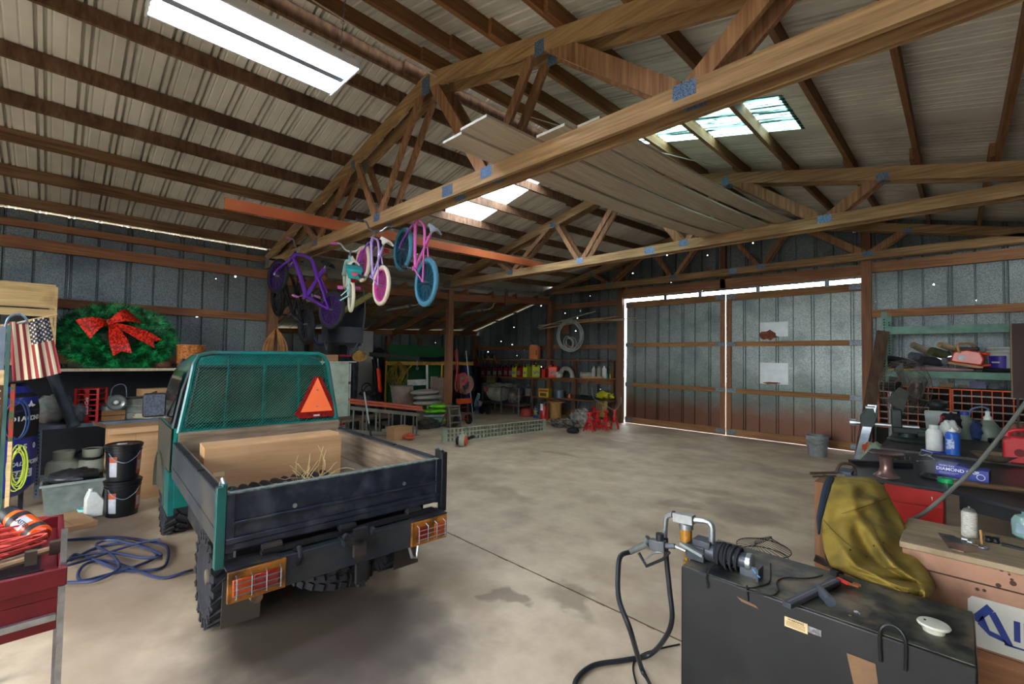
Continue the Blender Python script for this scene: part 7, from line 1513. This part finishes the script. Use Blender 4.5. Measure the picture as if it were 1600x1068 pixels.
b = MB(); F_ = [jf(i/NS, j/NT) for i in range(NS+1) for j in range(NT+1)]; B2 = [jb(i/NS, j/NT) for i in range(NS+1) for j in range(NT+1)]
lowz = TZ+.004
def clampz(p): 
    if tx0 < p.x < tx1 and p.y < ty1+.01 and p.z < lowz: return V((p.x, p.y, lowz))
    return p
F_ = [clampz(p) for p in F_]; B2 = [clampz(p) for p in B2]
W_ = NT+1; o_ = len(F_); fs = [(i*W_+j, (i+1)*W_+j, (i+1)*W_+j+1, i*W_+j+1) for i in range(NS) for j in range(NT)]
fs += [tuple(o_+k for k in f)[::-1] for f in fs[:]]
for i in range(NS): fs += [(i*W_, o_+i*W_, o_+(i+1)*W_, (i+1)*W_), ((i+1)*W_+NT, o_+(i+1)*W_+NT, o_+i*W_+NT, i*W_+NT)]
for j in range(NT): fs += [(j+1, o_+j+1, o_+j, j), (NS*W_+j, o_+NS*W_+j, o_+NS*W_+j+1, NS*W_+j+1)]
b.add(F_+B2, fs); ob('jacket_body', b, jm, jk, world=True, ang=75)
b = MB(); cs = [jf(.02+.42*k/8, .0)+V((-.012, -.01, 0)) for k in range(9)]; b.tube(cs, [.022, .026, .026, .024, .02, .018, .014, .01, .006], 8); ob('collar', b, mat('collar_navy', '18222c', '222e3a', rough=.8, scale=6), jk, world=True)
st_m = mat('seam_dark', '4a3c14')
def seam(pts, r_=.0022): ob('seam', MB().tube([jf(s, t_)+(EYE-jf(s, t_)).normalized()*.003 for s, t_ in pts], r_, 4), st_m, jk, world=True)
seam([(.30-.10*t_, .25+.7*t_) for t_ in [k/12 for k in range(13)]]); seam([(.36+.33*k/10, .60+.10*k/10) for k in range(11)]); seam([(.69, .70-.16*k/6) for k in range(7)]); seam([(.34+.2*k/8, .02+.30*k/8) for k in range(9)])
b = MB()
for s, t_ in ((.52, .55), (.50, .66), (.55, .28), (.60, .42)): p = jf(s, t_); b.ell(p+(EYE-p).normalized()*.002, .005, 8)
ob('burn_holes', b, black, jk, world=True)
pC = jf(.42, .07); nn_ = (EYE-pC).normalized(); rx_ = (jf(.42, .16)-pC).normalized()
b = MB(); b.tube([pC+nn_*.004+rx_*.028*math.cos(2*PI*k/24)+V((0, 0, 1))*.013*math.sin(2*PI*k/24) for k in range(24)], .0008, 4, True); ob('stamp_outline', b, st_m, jk, world=True)
t = root('work_stand', 'dark steel stand under the mustard jacket', 'stand', (-.50, 3.15, 0))
ob('post', MB().cyl((-.50, 3.15, 0), (-.50, 3.15, .60), .03, 10), ehm, t, world=True); ob('foot', MB().bx(-.65, -.35, 3.0, 3.3, 0, .02), ehm, t, world=True)
p = PD(1285, 874, 2.75); ob('rusty_bracket', MB().beam(p-V((.04, 0, 0)), p+V((.10, .02, -.04)), .03, .035).tube([p+V((.02, 0, .06)), p+V((.03, 0, -.02)), V((-.5, 3.15, .55))], .012, 6), MATS['rusty_steel'], t, world=True)

# welding table, its red toolbox, timber block
slab = mat('bench_steel', '22282e', '353c44', rough=.35, metal=.5, scale=4, dirt='4a4036', dirt_scale=3, dirt_amt=.5)
Z1 = .85
def poly_slab(pts, z, th): n = len(pts); return MB().add([(p[0], p[1], z-th) for p in pts]+[(p[0], p[1], z) for p in pts], [tuple(range(n))[::-1], tuple(range(n, 2*n))]+[(i, (i+1) % n, n+(i+1) % n, n+i) for i in range(n)])
t = root('welding_table', 'dark steel topped welding table carrying the blue glove box', 'table', (0, 5.2, 0))
T1 = [(-.66, 4.50), (-.07, 4.53), (.28, 4.30), (.95, 4.15), (.95, 6.05), (-.665, 6.10)]
ob('table_top', poly_slab(T1, Z1, .02), slab, t, world=True)
ob('apron', MB().beam((-.0, 4.56, Z1-.075), (.95, 4.22, Z1-.075), .04, .10), black, t, world=True)
for x, y in ((-.60, 5.98), (.03, 4.65), (.9, 5.9), (.88, 4.3)): ob('leg', MB().bx(x-.03, x+.03, y-.03, y+.03, 0, Z1-.021), black, t, world=True)
t = root('red_toolbox', 'red steel drawer toolbox under the left end of the welding table', 'toolbox', (-.25, 4.8, 0)); rtb = mat('toolbox_red', '961c14', 'ac241a', rough=.4, scale=4, coat=.2)
ob('body', MB().bx(-.425, -.085, 4.58, 5.1, .0, Z1-.022), rtb, t, world=True, bev=.004)
for z0, z1 in ((.70, .82), (.56, .69), (.40, .55), (.2, .39)): ob('drawer', MB().bx(-.42, -.09, 4.565, 4.579, z0, z1), rtb, t, world=True, bev=.003)
ob('paint_chip', MB().prism([(-.155, .775), (-.147, .775), (-.149, .745)], 1, 4.5635, 4.5645), whitep, t, world=True)
one('timber_block', MB().bx(-.87, -.55, 4.5, 4.85, 0, .755), wood('block_wood', '5a3c24', '80583a', 2), 'upright brown timber block left of the jacket beside the welding table', 'timber block', bev=.004)
# locking clamp lying over the edge
p = PZ(1320, 745, Z1)
t = root('locking_pliers', 'rusty C-jaw locking pliers sticking out over the table corner', 'locking pliers', tuple(PZ(1325, 738, Z1+.02)))
rs = MATS['rusty_steel']
ob('jaw_frame', MB().tube(smooth_path([PD(1337, 745, 3.62), PD(1334, 727, 3.62), PD(1315, 724, 3.62), PD(1306, 738, 3.62)], 4), .011, 8), rs, t, world=True)
ob('handle', MB().beam(PD(1266, 739, 3.62), PD(1308, 738, 3.62), .012, .02), rs, t, world=True); ob('handle', MB().beam(PD(1270, 744, 3.62), PD(1306, 743, 3.62), .010, .012), rs, t, world=True)
p = PZ(1322, 742, Z1); one('corner_block', MB().bx(p.x-.06, p.x+.03, p.y+.02, p.y+.2, Z1+.001, Z1+.02), mat('blue_grey_block', '2a3448', '3c4658', rough=.5, scale=5), 'small blue grey block on the table corner', 'block')
# trumpet shaped stand
p = PZ(1385, 744, Z1); t = root('spool_stand', 'rusty hourglass-shaped steel stand with a round dished top', 'stand', (p.x, p.y, Z1))
ob('column', MB().lathe([(.085, 0), (.085, .006), (.055, .03), (.042, .07), (.042, .15), (.05, .165)], n=32), mat('shiny_rust', '5c4440', '8a706a', rough=.3, metal=.6, scale=7), t); ob('dish', MB().lathe([(.05, .165), (.10, .178), (.115, .186), (.112, .19), (.09, .184), (.001, .176)], n=36), MATS['shiny_rust'], t)
def at1(u, v): return PZ(u, v, Z1)
one('black_bar', MB().beam(at1(1328, 725)+V((0, 0, .02)), at1(1424, 730)+V((0, 0, .02)), .05, .038), black, 'long glossy black bar lying across the welding table behind the stand', 'bar')
for k in range(4):
    p = at1(1398+8*k, 717+k*.5); one('small_bolt', MB().lathe([(.013, 0), (.013, .006), (.006, .008), (.006, .035), (.001, .036)], p, n=8), rs, 'small dark bolt standing on the welding table, %s in its row' % ('first', 'second', 'third', 'last')[k], 'bolt', group='row of bolts on the welding table')
b = MB(); a = at1(1440, 712); b.tube(smooth_path([a, a+V((.04, -.05, .03)), a+V((.09, -.10, .0)), a+V((.08, -.2, .0)), a+V((-.02, -.35, .0))], 5), .004, 5).tube([a+V((-.02, .05, .0)), a+V((.0, .02, .06)), a+V((.08, -.04, .05)), a+V((.06, .03, .0))], .005, 5, True)
one('safety_glasses', b, mat('clear_plastic', '8a8c90', 'a0a0a4', rough=.3, scale=6), 'clear safety glasses with a thin cord on the welding table', 'safety glasses')
g0, g1, g2 = at1(1462, 742), at1(1545, 755), at1(1548, 748)
t = root('glove_box', 'blue and white cardboard dispenser box for work gloves on the welding table', 'box', tuple(g0), math.atan2(g1.y-g0.y, g1.x-g0.x)); Lg = (g1-g0).length
bl2 = mat('box_blue', '2c3480', '3a4496', rough=.45, scale=5)
ob('body', MB().prism([(0, 0), (Lg, 0), (Lg, .085), (Lg*.86, .088), (Lg*.78, .078), (Lg*.42, .10), (Lg*.08, .10), (0, .09)], 1, 0, .16), bl2, t)
ob('white_top', MB().bx(.004, Lg*.4, .0, .158, .1005, .102), mat('box_pale', '8c92b4', '747aa4', rough=.5, scale=9), t)
text('lettering', 'DIAMOND GRIP', .034, wt, t, frame((Lg*.42, -.001, .062), (1, 0, 0), (0, 0, 1)), ext=.0006, bold=.0006)
text('lettering', 'MICRO FLEX', .016, wt, t, frame((Lg*.22, -.001, .088), (1, 0, 0), (0, 0, 1)), ext=.0006)
ob('print_lines', MB().bx(.02, Lg*.45, -.0012, -.0004, .034, .040).bx(.02, Lg*.38, -.0012, -.0004, .024, .029), MATS['box_pale'], t)
ob('white_logo', MB().torus((Lg*.86, -.0005, .035), .022, .003, (0, 1, 0), 20, 5), wt, t); ob('open_end', MB().bx(Lg+.0005, Lg+.0015, .01, .15, .01, .08), mat('box_inside', '4a3c34'), t)
p = at1(1480, 753); one('green_tape', MB().lathe([(.035, 0), (.055, 0), (.055, .03), (.035, .03), (.035, 0)], p, n=28), mat('green_tape', '0c7a40', '109a54', rough=.3, scale=5, coat=.4), 'shiny green roll of tape before the glove box', 'tape roll')
lump('dark_gloves', 'small dark heap of gloves at the left end of the glove box', 'gloves', at1(1462, 746)+V((0, -.03, .012)), (.09, .07, .022), mat('glove_dark', '16171c', '7a7478', rough=.6, scale=24, lo=.55, hi=.7), 81, Z1+.001)
one('copper_pipe', MB().cyl(at1(1490, 758)+V((0, 0, .022)), at1(1640, 775)+V((0, 0, .022)), .021, 12), mat('brown_pipe', '5a4434', '7a6048', rough=.4, metal=.4, scale=5, stretch=(1, 4, 4)), 'brown metal pipe lying along the near edge of the welding table', 'pipe')
p = at1(1555, 722); one('bark_bowl', MB().lathe([(.03, 0), (.10, .03), (.14, .075), (.145, .08), (.13, .078), (.09, .04), (.001, .02)], p, n=24, sx=1.15), mat('bark', '4a4234', '6a5e4c', rough=.8, scale=14), 'rough brown dished bowl on the welding table behind the conduit', 'bowl')
# second bench behind
Z2 = .87
t = root('work_bench', 'dark worn workbench behind the welding table, bottles standing on it', 'table', (0, 7.3, 0))
ob('bench_top', MB().bx(-.60, .95, 6.12, 8.25, Z2-.06, Z2), mat('bench_wood', '2c2624', '40383a', rough=.5, scale=3, dirt='55483c', dirt_scale=3, dirt_amt=.4), t, world=True, bev=.006)
for x, y in ((-.5, 6.2), (.9, 6.2), (-.5, 8.15), (.9, 8.15)): ob('leg', MB().bx(x-.04, x+.04, y-.04, y+.04, 0, Z2-.061), black, t, world=True)
def at2(u, v): return PZ(u, v, Z2)
def bottle(name, lab, cat, u, v, prof, m_, cap=None, capm=None, cap2=None, sx=1.):
    p = at2(u, v); t = root(name, lab, cat, (p.x, p.y, Z2)); ob('body', MB().lathe(prof, n=24, sx=sx), m_, t)
    if cap: ob('cap', MB().lathe(cap, n=20), capm, t)
    return t
t = bottle('white_bottle', 'plain white bottle standing on a blue lid on the bench edge', 'bottle', 1460, 706, [(.062, .02), (.064, .03), (.064, .20), (.045, .23), (.035, .235)], whitep, [(.035, .235), (.038, .24), (.038, .27), (.001, .272)], whitep)
ob('blue_lid', MB().lathe([(.098, 0), (.10, .004), (.10, .018), (.001, .019)], n=32), mat('lid_blue', '26348a', '304096', rough=.4, scale=5), t)
t = bottle('aerosol_can', 'blue aerosol can right of the white bottle', 'spray can', 1489, 710, [(.052, 0), (.056, .004), (.056, .19), (.045, .215), (.03, .222)], mat('can_blue', '1c4a9c', '2c5cb0', rough=.3, scale=9, coat=.4), [(.03, .222), (.03, .25), (.012, .252), (.012, .265), (.001, .266)], whitep)
ob('label', MB().grid(lambda u, v: (.057*math.cos(3.7+1.2*u), .057*math.sin(3.7+1.2*u), lerp(.05, .15, v)), 8, 1), mat('can_print', 'a8b4c8', '24489c', rough=.4, scale=30, lo=.45, hi=.55), t)
t = bottle('oil_jug', 'grey green plastic bottle with a blue cap in front of the orange bins', 'bottle', 1508, 685, [(.085, 0), (.09, .01), (.09, .20), (.04, .27), (.035, .28)], mat('bottle_greygreen', '5a6458', '707a6c', rough=.4, scale=4), [(.035, .28), (.04, .285), (.04, .32), (.001, .321)], MATS['lid_blue'])
t = bottle('pump_bottle', 'grey green pump bottle with a bent spout and blue hose', 'bottle', 1544, 688, [(.10, 0), (.105, .01), (.105, .15), (.05, .23), (.035, .24)], MATS['bottle_greygreen'], [(.035, .24), (.038, .27), (.02, .29), (.02, .34), (.001, .341)], whitep)
ob('spout', MB().tube(smooth_path([(0, 0, .34), (0, 0, .37), (-.06, -.02, .385), (-.14, -.03, .34), (-.16, -.03, .20)], 5), .011, 6), mat('blue_grey_tube', '4a5a7c', '5a6a8c', rough=.4, scale=5), t)
p = at2(1470, 676); one('white_tub', MB().add([(p.x+x*(.13+.02*(z > 0)), p.y+y*(.10+.015*(z > 0)), Z2+z) for z in (0, .27) for x, y in ((-1, -1), (1, -1), (1, 1), (-1, 1))], [(3, 2, 1, 0), (0, 1, 5, 4), (1, 2, 6, 5), (2, 3, 7, 6), (3, 0, 4, 7)]), mat('milky_plastic', '8c9290', 'a0a6a2', rough=.4, scale=4), 'milky white rectangular tub before the orange bins', 'tub')
p = at2(1488, 684); t = lump('red_black_gloves', 'black and red gloves heaped by the milky tub', 'gloves', p+V((0, .05, .16)), (.12, .1, .13), mat('glove_redblack', '14161c', 'b0302c', rough=.6, scale=7, lo=.55, hi=.62), 82, Z2+.001)
lump('white_rag', 'white crumpled rag over the blue aerosol can', 'rag', at2(1484, 690)+V((0, 0, .14)), (.08, .07, .10), whitep, 83, Z2+.001)
p = at2(1525, 688); lump('blue_cloth', 'dark blue cloth between the two grey green bottles', 'cloth', p+V((0, .06, .11)), (.07, .08, .12), mat('cloth_navy', '1c2c50', '2c3c64', rough=.8, scale=7), 84, Z2+.001)
for u, v, lab, c in ((1575, 700, 'dark green jar lid on the bench beside the red can', '1e2a24'), (1560, 692, 'black tool lying on the bench behind the jar lid', '16171a')):
    p = at2(u, v); one('jar_lid', MB().lathe([(.08, 0), (.085, .02), (.08, .05), (.001, .055)], p, n=24), mat('lid_'+c, c, rough=.4), lab, 'lid')
lump('rusty_pump', 'rusty orange mechanical part on the bench near the frame edge', 'machine part', at2(1590, 690)+V((.05, .1, .10)), (.16, .12, .10), mat('rust_part', '6a3c30', '94604c', rough=.6, scale=9), 85, Z2+.001)
# red petrol can on the bench
p = at2(1568, 722)
t = root('petrol_can', 'bright red plastic petrol can at the right frame edge', 'fuel can', (p.x, p.y, Z2)); pr_ = mat('petrol_red', 'a01c24', 'b4262c', rough=.35, scale=4, coat=.3)
ob('body', MB().prism([(0, .02), (.02, 0), (.42, 0), (.42, .24), (.05, .24), (.0, .19)], 1, 0, .2), pr_, t, bev=.02); ob('handle', MB().tube(smooth_path([(.04, .1, .23), (.08, .1, .29), (.3, .1, .29), (.36, .1, .23)], 4), .018, 8), pr_, t)
ob('hand_hole', MB().cyl((.10, -.002, .10), (.10, .0, .10), .035, 20), mat('can_shadow', '5c0e12'), t); ob('cap', MB().cyl((.03, .1, .23), (.03, .1, .27), .025, 12), pr_, t)
one('brown_panel', MB().bx(PY(1581, 500, 7.6).x, 1.2, 7.6, 7.66, PY(1590, 622, 7.6).z, PY(1590, 505, 7.6).z).bx(PY(1586, 500, 7.6).x, PY(1590, 500, 7.6).x, 7.605, 7.65, Z2, PY(1590, 622, 7.6).z), mat('dark_brown_panel', '2a1c16', '3a2820', rough=.6, scale=4), 'dark brown wooden cabinet panel at the right frame edge', 'panel')
one('panel_edge', MB().bx(PY(1578, 500, 7.58).x, PY(1580.7, 500, 7.58).x, 7.60, 7.66, PY(1590, 622, 7.58).z, PY(1590, 505, 7.58).z), mat('plaster_edge', '6a5a48', '7c6a54', rough=.7, scale=4), 'thin pale brown edge board along the dark cabinet panel', 'board')
# bench machine: grinder/vise with wire fan guard behind
p = at2(1418, 690)
t = root('bench_vise', 'dark bench vise with anvil and bar on the far left corner of the workbench', 'vise', (p.x, p.y, Z2), math.radians(8)); vm = mat('vise_dark', '1a2220', '2c3432', rough=.45, metal=.3, scale=6)
ob('base', MB().lathe([(.17, 0), (.18, .02), (.16, .045), (.09, .06), (.08, .10), (.001, .10)], n=28), vm, t); ob('jaw_body', MB().bx(-.13, .18, -.07, .07, .10, .16).bx(.08, .2, -.08, .08, .08, .13), vm, t, bev=.008)
ob('fixed_jaw', MB().bx(-.14, -.05, -.09, .09, .16, .36), vm, t, bev=.01)
mj = ob('moving_jaw', MB().prism([(-.42, .14), (-.30, .14), (-.27, .24), (-.30, .36), (-.36, .35), (-.42, .26)], 1, -.08, .08), vm, t, bev=.006); ob('jaw_face', MB().bx(-.37, -.28, -.085, .085, .355, .37), zinc, mj); ob('screw_bar', MB().cyl((-.52, 0, .17), (.1, 0, .17), .022, 10).cyl((-.52, 0, .17), (-.46, 0, .17), .04, 10), zinc, t)
p = at2(1432, 676)
t = root('pedestal_fan', 'pedestal fan with a dusty wire cage standing behind the workbench', 'fan', (p.x-.1, 8.6, 0)); fcx, fcz = PY(1415, 605, 8.6).x, PY(1415, 605, 8.6).z
cage = mat('cage_wire', '4a4038', '6a5c50', rough=.6, metal=.2, scale=6); fr = PY(1415, 562, 8.6).z-fcz
fax = V((.80, -.55, .0)).normalized(); fc_ = V((fcx, 8.6, fcz)); fa = V((0, 0, 1)); fb = fax.cross(fa)
b = MB()
for r_, h_ in ((fr, 0), (fr*.97, .07), (fr*.82, .11), (fr*.6, .13), (fr*.35, .14), (fr*.97, -.07), (fr*.82, -.10), (fr*.6, -.12)): b.torus(fc_+fax*h_, r_, .0035, fax, 40, 4)
for k in range(56):
    a = 2*PI*k/56; d_ = fa*math.cos(a)+fb*math.sin(a)
    b.tube([fc_+fax*.14, fc_+fax*.13+d_*fr*.6, fc_+fax*.07+d_*fr*.97, fc_+d_*fr, fc_-fax*.07+d_*fr*.97, fc_-fax*.12+d_*fr*.6], .0019, 4)
ob('wire_cage', b, cage, t, world=True)
for k in range(3):
    a = 2*PI*k/3+.4; d_ = fa*math.cos(a)+fb*math.sin(a); s_ = fax.cross(d_)
    bl = MB(); bl.grid(lambda u, v: fc_+d_*lerp(.04, fr*.85, u)+s_*lerp(-.06-.07*u, .06+.07*u, v)+fax*lerp(-.03, .04, v), 4, 3, .003); ob('blade', bl, mat('blade_grey', '4c5450', '5c6460', rough=.4, scale=4), t, world=True)
mt_ = ob('motor', MB().cyl(fc_-fax*.10, fc_-fax*.32, .075, 18), black, t, world=True); ob('pole', MB().cyl((fc_-fax*.22).xy.to_3d(), (fc_-fax*.22), .025, 10), zinc, t, world=True); ob('base', MB().lathe([(.22, 0), (.22, .02), (.05, .05), (.001, .05)], ((fc_-fax*.22).x, (fc_-fax*.22).y, 0), n=28), black, t, world=True)
ob('knob_ball', MB().ell(V((PY(1465, 632, 8.5).x, 8.5, PY(1465, 632, 8.5).z)), (.11, .09, .075), 16).cyl((fc_-fax*.22)-V((0, 0, .12)), V((PY(1465, 632, 8.5).x, 8.5, PY(1465, 632, 8.5).z)), .02, 8), vm, t, world=True)

# steel rack with its load
RYk = 10.15; rgm2 = mat('rack_green', '4a6a5c', '5e7e6e', rough=.5, metal=.3, scale=6, dirt='3a4038', dirt_scale=4, dirt_amt=.4)
t = root('steel_rack', 'tall pale green slotted steel rack against the wall right of the barn doors', 'shelf unit', (0, 10.4, 0))
xl = PY(1382, 550, RYk).x; zt_ = PY(1382, 487, RYk).z; zs2 = PY(1480, 583, RYk).z; zs1 = PY(1480, 514, RYk).z
for x, y in ((xl, RYk), (xl, 10.95), (1.45, RYk), (1.45, 10.95)):
    up = ob('upright', MB().bx(x-.04, x+.04, y-.004, y+.0, 0, zt_).bx(x-.04, x-.036, y, y+.06, 0, zt_), rgm2, t, world=True)
    b = MB()
    for k in range(52): b.bx(x-.009, x+.009, y-.0052, y-.0042, .05+.048*k, .075+.048*k)
    ob('slots', b, darkm, up, world=True)
ob('cross_beam', MB().bx(xl+.04, 1.41, RYk-.004, RYk+.03, zs1-.065, zs1+.065), rgm2, t, world=True); ob('cross_beam', MB().bx(xl+.04, 1.41, RYk-.004, RYk+.03, zs2-.08, zs2+.03), rgm2, t, world=True)
ob('shelf_board', MB().bx(xl+.0, 1.41, RYk+.03, 10.93, zs2, zs2+.03), mat('rack_board', '4a3626', '62482f', rough=.8, scale=3), t, world=True)
ob('cross_beam', MB().bx(xl+.04, 1.41, RYk-.004, RYk+.03, .60, .70), rgm2, t, world=True); ob('shelf_board', MB().bx(xl, 1.41, RYk+.03, 10.93, .67, .70), MATS['rack_board'], t, world=True)
ZR = zs2+.031
def atr(u, y=10.5): return V((PY(u, 570, y).x, y, ZR))
p = atr(1400, 10.4); one('black_ring', MB().torus((p.x+.02, p.y, ZR+.13), .20, .045, (.25, -.3, 1), 32, 8), rub, 'black rubber ring lying at the left end of the rack shelf', 'ring')
one('pink_hose', MB().tube(smooth_path([atr(1395, 10.22)+V((0, 0, .015)), atr(1430, 10.25)+V((0, 0, .02)), atr(1450, 10.22)+V((0, 0, .05)), atr(1480, 10.2)+V((0, 0, .04)), atr(1520, 10.22)+V((0, 0, .03)), atr(1480, 10.28)+V((0, 0, .02)), atr(1430, 10.3)+V((0, 0, .02))], 5), .014, 6), mat('pink_hose', '9c6e74', 'b08888', rough=.5, scale=5), 'faded pink hose lying along the front of the rack shelf', 'hose')
one('yellow_strip', MB().tube(smooth_path([atr(1388, 10.2)+V((0, 0, .012)), atr(1410, 10.2)+V((0, 0, .014)), atr(1425, 10.24)+V((0, 0, .02))], 4), .012, 6), ylw, 'yellow hose end at the left of the rack shelf', 'hose')
for k, (u0, v0, u1, v1, r_, c, lab) in enumerate(((1426, 538, 1450, 550, .055, ('7a6c5c', '8c7e6c'), 'beige roll with dark band, uppermost left of the rolls on the rack'), (1424, 555, 1445, 560, .065, ('4a4e5a', '5e626e'), 'grey blue rolled cloth on the rack, under the beige roll'), (1420, 567, 1440, 568, .05, ('4c5058', '60646c'), 'lowest grey roll at the left of the pile on the rack'), (1455, 548, 1480, 556, .07, ('3c4028', '545832'), 'olive rolled cloth in the middle of the rack pile'), (1468, 538, 1492, 545, .045, ('8a7454', 'a08a68'), 'tan wrapped stick on top of the rack pile'), (1440, 562, 1470, 566, .07, ('2c2e34', '3c3e44'), 'dark rolled cloth low in the rack pile'), (1476, 564, 1500, 562, .06, ('5a5c64', '70727a'), 'round grey roll end beside the chainsaw'))):
    A_ = PY(u0, v0, 10.42); B_ = PY(u1, v1, 10.62); zmin = ZR+r_+.002; A_.z = max(A_.z, zmin); B_.z = max(B_.z, zmin)
    t = one('cloth_roll', MB().tube([A_, A_.lerp(B_, .5), B_], [r_, r_*1.05, r_], 14), mat('roll_%d' % k, *c, rough=.8, scale=7), lab, 'roll', group='rolls heaped on the rack')
p = PY(1515, 572, 10.4)
t = root('chainsaw', 'orange chainsaw with black and tan handles on the rack shelf', 'chainsaw', (p.x, 10.4, ZR), math.radians(-6)); csm = mat('saw_orange', 'c8340c', 'd84414', rough=.5, scale=5, coat=.2)
zo = .10
ob('engine_housing', MB().prism([(-.22, zo+.06), (.14, zo), (.18, zo+.10), (.13, zo+.22), (-.02, zo+.26), (-.18, zo+.22)], 1, -.10, .10), csm, t, bev=.02)
ob('white_badge', MB().lathe([(.045, 0), (.045, .004), (.001, .004)], (-.08, -.1, zo+.13), (0, -1, 0), 20), whitep, t); ob('tan_guard', MB().beam((-.24, -.08, zo+.045), (.16, -.08, zo-.03), .05, .04), mat('saw_tan', 'a07448', 'b48858', rough=.5, scale=5), t)
ob('front_handle', MB().tube(smooth_path([(-.10, -.11, zo+.2), (-.12, -.11, zo+.34), (.0, .0, zo+.36), (.05, .10, zo+.3)], 4), .018, 8), MATS['saw_tan'], t); ob('rear_handle', MB().tube(smooth_path([(.13, 0, zo+.2), (.28, 0, zo+.16), (.30, 0, zo+.04), (.15, 0, zo)], 5), .02, 8), csm, t)
ob('black_grips', MB().box((-.02, -.02, zo+.27), (.26, .14, .05)), black, t, bev=.01); ob('guide_bar', MB().prism([(-.2, zo+.08), (-.38, zo+.07), (-.42, zo+.10), (-.38, zo+.14), (-.2, zo+.16)], 1, .11, .118), zinc, t); ob('feet', MB().bx(-.15, .12, -.08, .08, 0, zo+.02), black, t)
p = PY(1566, 570, 10.45); t = root('white_pail', 'white plastic pail with a violet blue label on the rack', 'pail', (p.x, 10.45, ZR))
wp2 = mat('pail_white', 'a8aca8', 'b8bcb6', rough=.4, scale=4)
ob('body', MB().lathe([(.14, 0), (.145, .01), (.165, .30), (.18, .31), (.18, .33), (.17, .335), (.175, .36), (.185, .37), (.185, .395), (.001, .395)], n=36), wp2, t); ob('label', MB().grid(lambda u, v: ((.153+.013*v)*math.cos(3.6+1.35*u), (.153+.013*v)*math.sin(3.6+1.35*u), lerp(.06, .26, v)), 10, 1), mat('label_violet', '2c1c7a', '3c2c94', rough=.4, scale=5), t)
ob('label_print', MB().grid(lambda u, v: ((.156+.011*v)*math.cos(3.9+.6*u), (.156+.011*v)*math.sin(3.9+.6*u), lerp(.14, .17, v)), 6, 1), whitep, t); lump('dark_cloth', 'dark cloth lying between chainsaw and white pail', 'cloth', atr(1550, 10.35)+V((0, 0, .03)), (.3, .12, .05), black, 91, ZR+.001)
# orange bins
orm = mat('bin_orange', 'd8551a', 'ec6420', rough=.5, scale=5)
for k, (u0, u1, lab) in enumerate(((1372, 1486, 'orange steel pigeonhole bin unit, left of two below the rack shelf'), (1487, 1640, 'orange steel pigeonhole bin unit, right of two below the rack shelf'))):
    yb = 10.02; x0 = PY(u0, 620, yb).x; x1 = PY(u1-1.5, 620, yb).x; z1 = PY(1486, 606, yb).z-.01*k; z0 = z1-.72; t = root('bin_unit', lab, 'bin unit', ((x0+x1)/2, yb, z0))
    ob('back', MB().bx(x0, x1, yb+.11, yb+.12, z0, z1), mat('bin_dark', '1a0c06', '2a140a', rough=.8, scale=5), t, world=True)
    nc = 7 if k == 0 else 9; b = MB()
    b.bx(x0, x1, yb, yb+.11, z1-.015, z1).bx(x0, x1, yb, yb+.11, z0, z0+.015)
    for i in range(nc+1): x = lerp(x0, x1-.008, i/nc); b.bx(x, x+.008+.012*(i in (0, nc)), yb, yb+.11, z0, z1)
    ob('frame', b, orm, t, world=True)
    for j in range(6):
        z = lerp(z1, z0, (j+.9)/6.2); s_ = ob('bin_shelf', MB().bx(x0+.01, x1-.01, yb-.004, yb+.11, z, z+.006), orm, t, world=True)
        ob('label_strip', MB().bx(x0+.02, x1-.02, yb-.006, yb-.0045, z-.008, z+.014), mat('strip_grey', '7a7670', '9a948c', rough=.5, scale=30), s_, world=True)
one('bin_table', MB().bx(-1.02, 1.5, 9.98, 10.13, .0, z0-.003), mat('dark_stand', '141210', '221e1a', rough=.8, scale=4), 'dark cabinet the orange bin units stand on', 'cabinet')
zb2 = z1+.012
for k, (u, w_, h_, c, lab) in enumerate(((1478, .16, .08, ('6a5c3c', '7c6e4c'), 'small tan tray on top of the orange bins'), (1529, .20, .11, ('4a4e64', '5a5e74'), 'blue grey plastic bin on top of the orange bins'), (1551, .14, .10, ('34383a', '44484a'), 'dark grey case on top of the orange bins'), (1400, .2, .09, ('3a2a1c', '4a3826'), 'brown box on top of the left orange bins'), (1505, .12, .05, ('5a4a40', '6c5a4e'), 'low brown scrap box between tray and blue grey bin'))):
    x = PY(u, 600, 10.07).x; zz = zb2 if u > 1485 else z1+.012
    t = root('small_bin', lab, 'bin', (x, 10.07, zz)); ob('tray', MB().bx(-w_/2, w_/2, -.05, .05, 0, .008).bx(-w_/2, -w_/2+.008, -.05, .05, 0, h_).bx(w_/2-.008, w_/2, -.05, .05, 0, h_).bx(-w_/2, w_/2, -.05, -.042, 0, h_*.6).bx(-w_/2, w_/2, .042, .05, 0, h_), mat('sb_%d' % k, *c, rough=.6, scale=6), t)
# paper sack on the floor between plank and bench
lump('paper_sack', 'green, white and orange paper sack slumped beside the workbench leg', 'sack', PZ(1368, 712, .25)+V((.02, -.1, -.05)), (.2, .16, .28), mat('sack_print', '7a9480', 'b04a24', rough=.6, scale=4, lo=.5, hi=.56), 92, 0.)
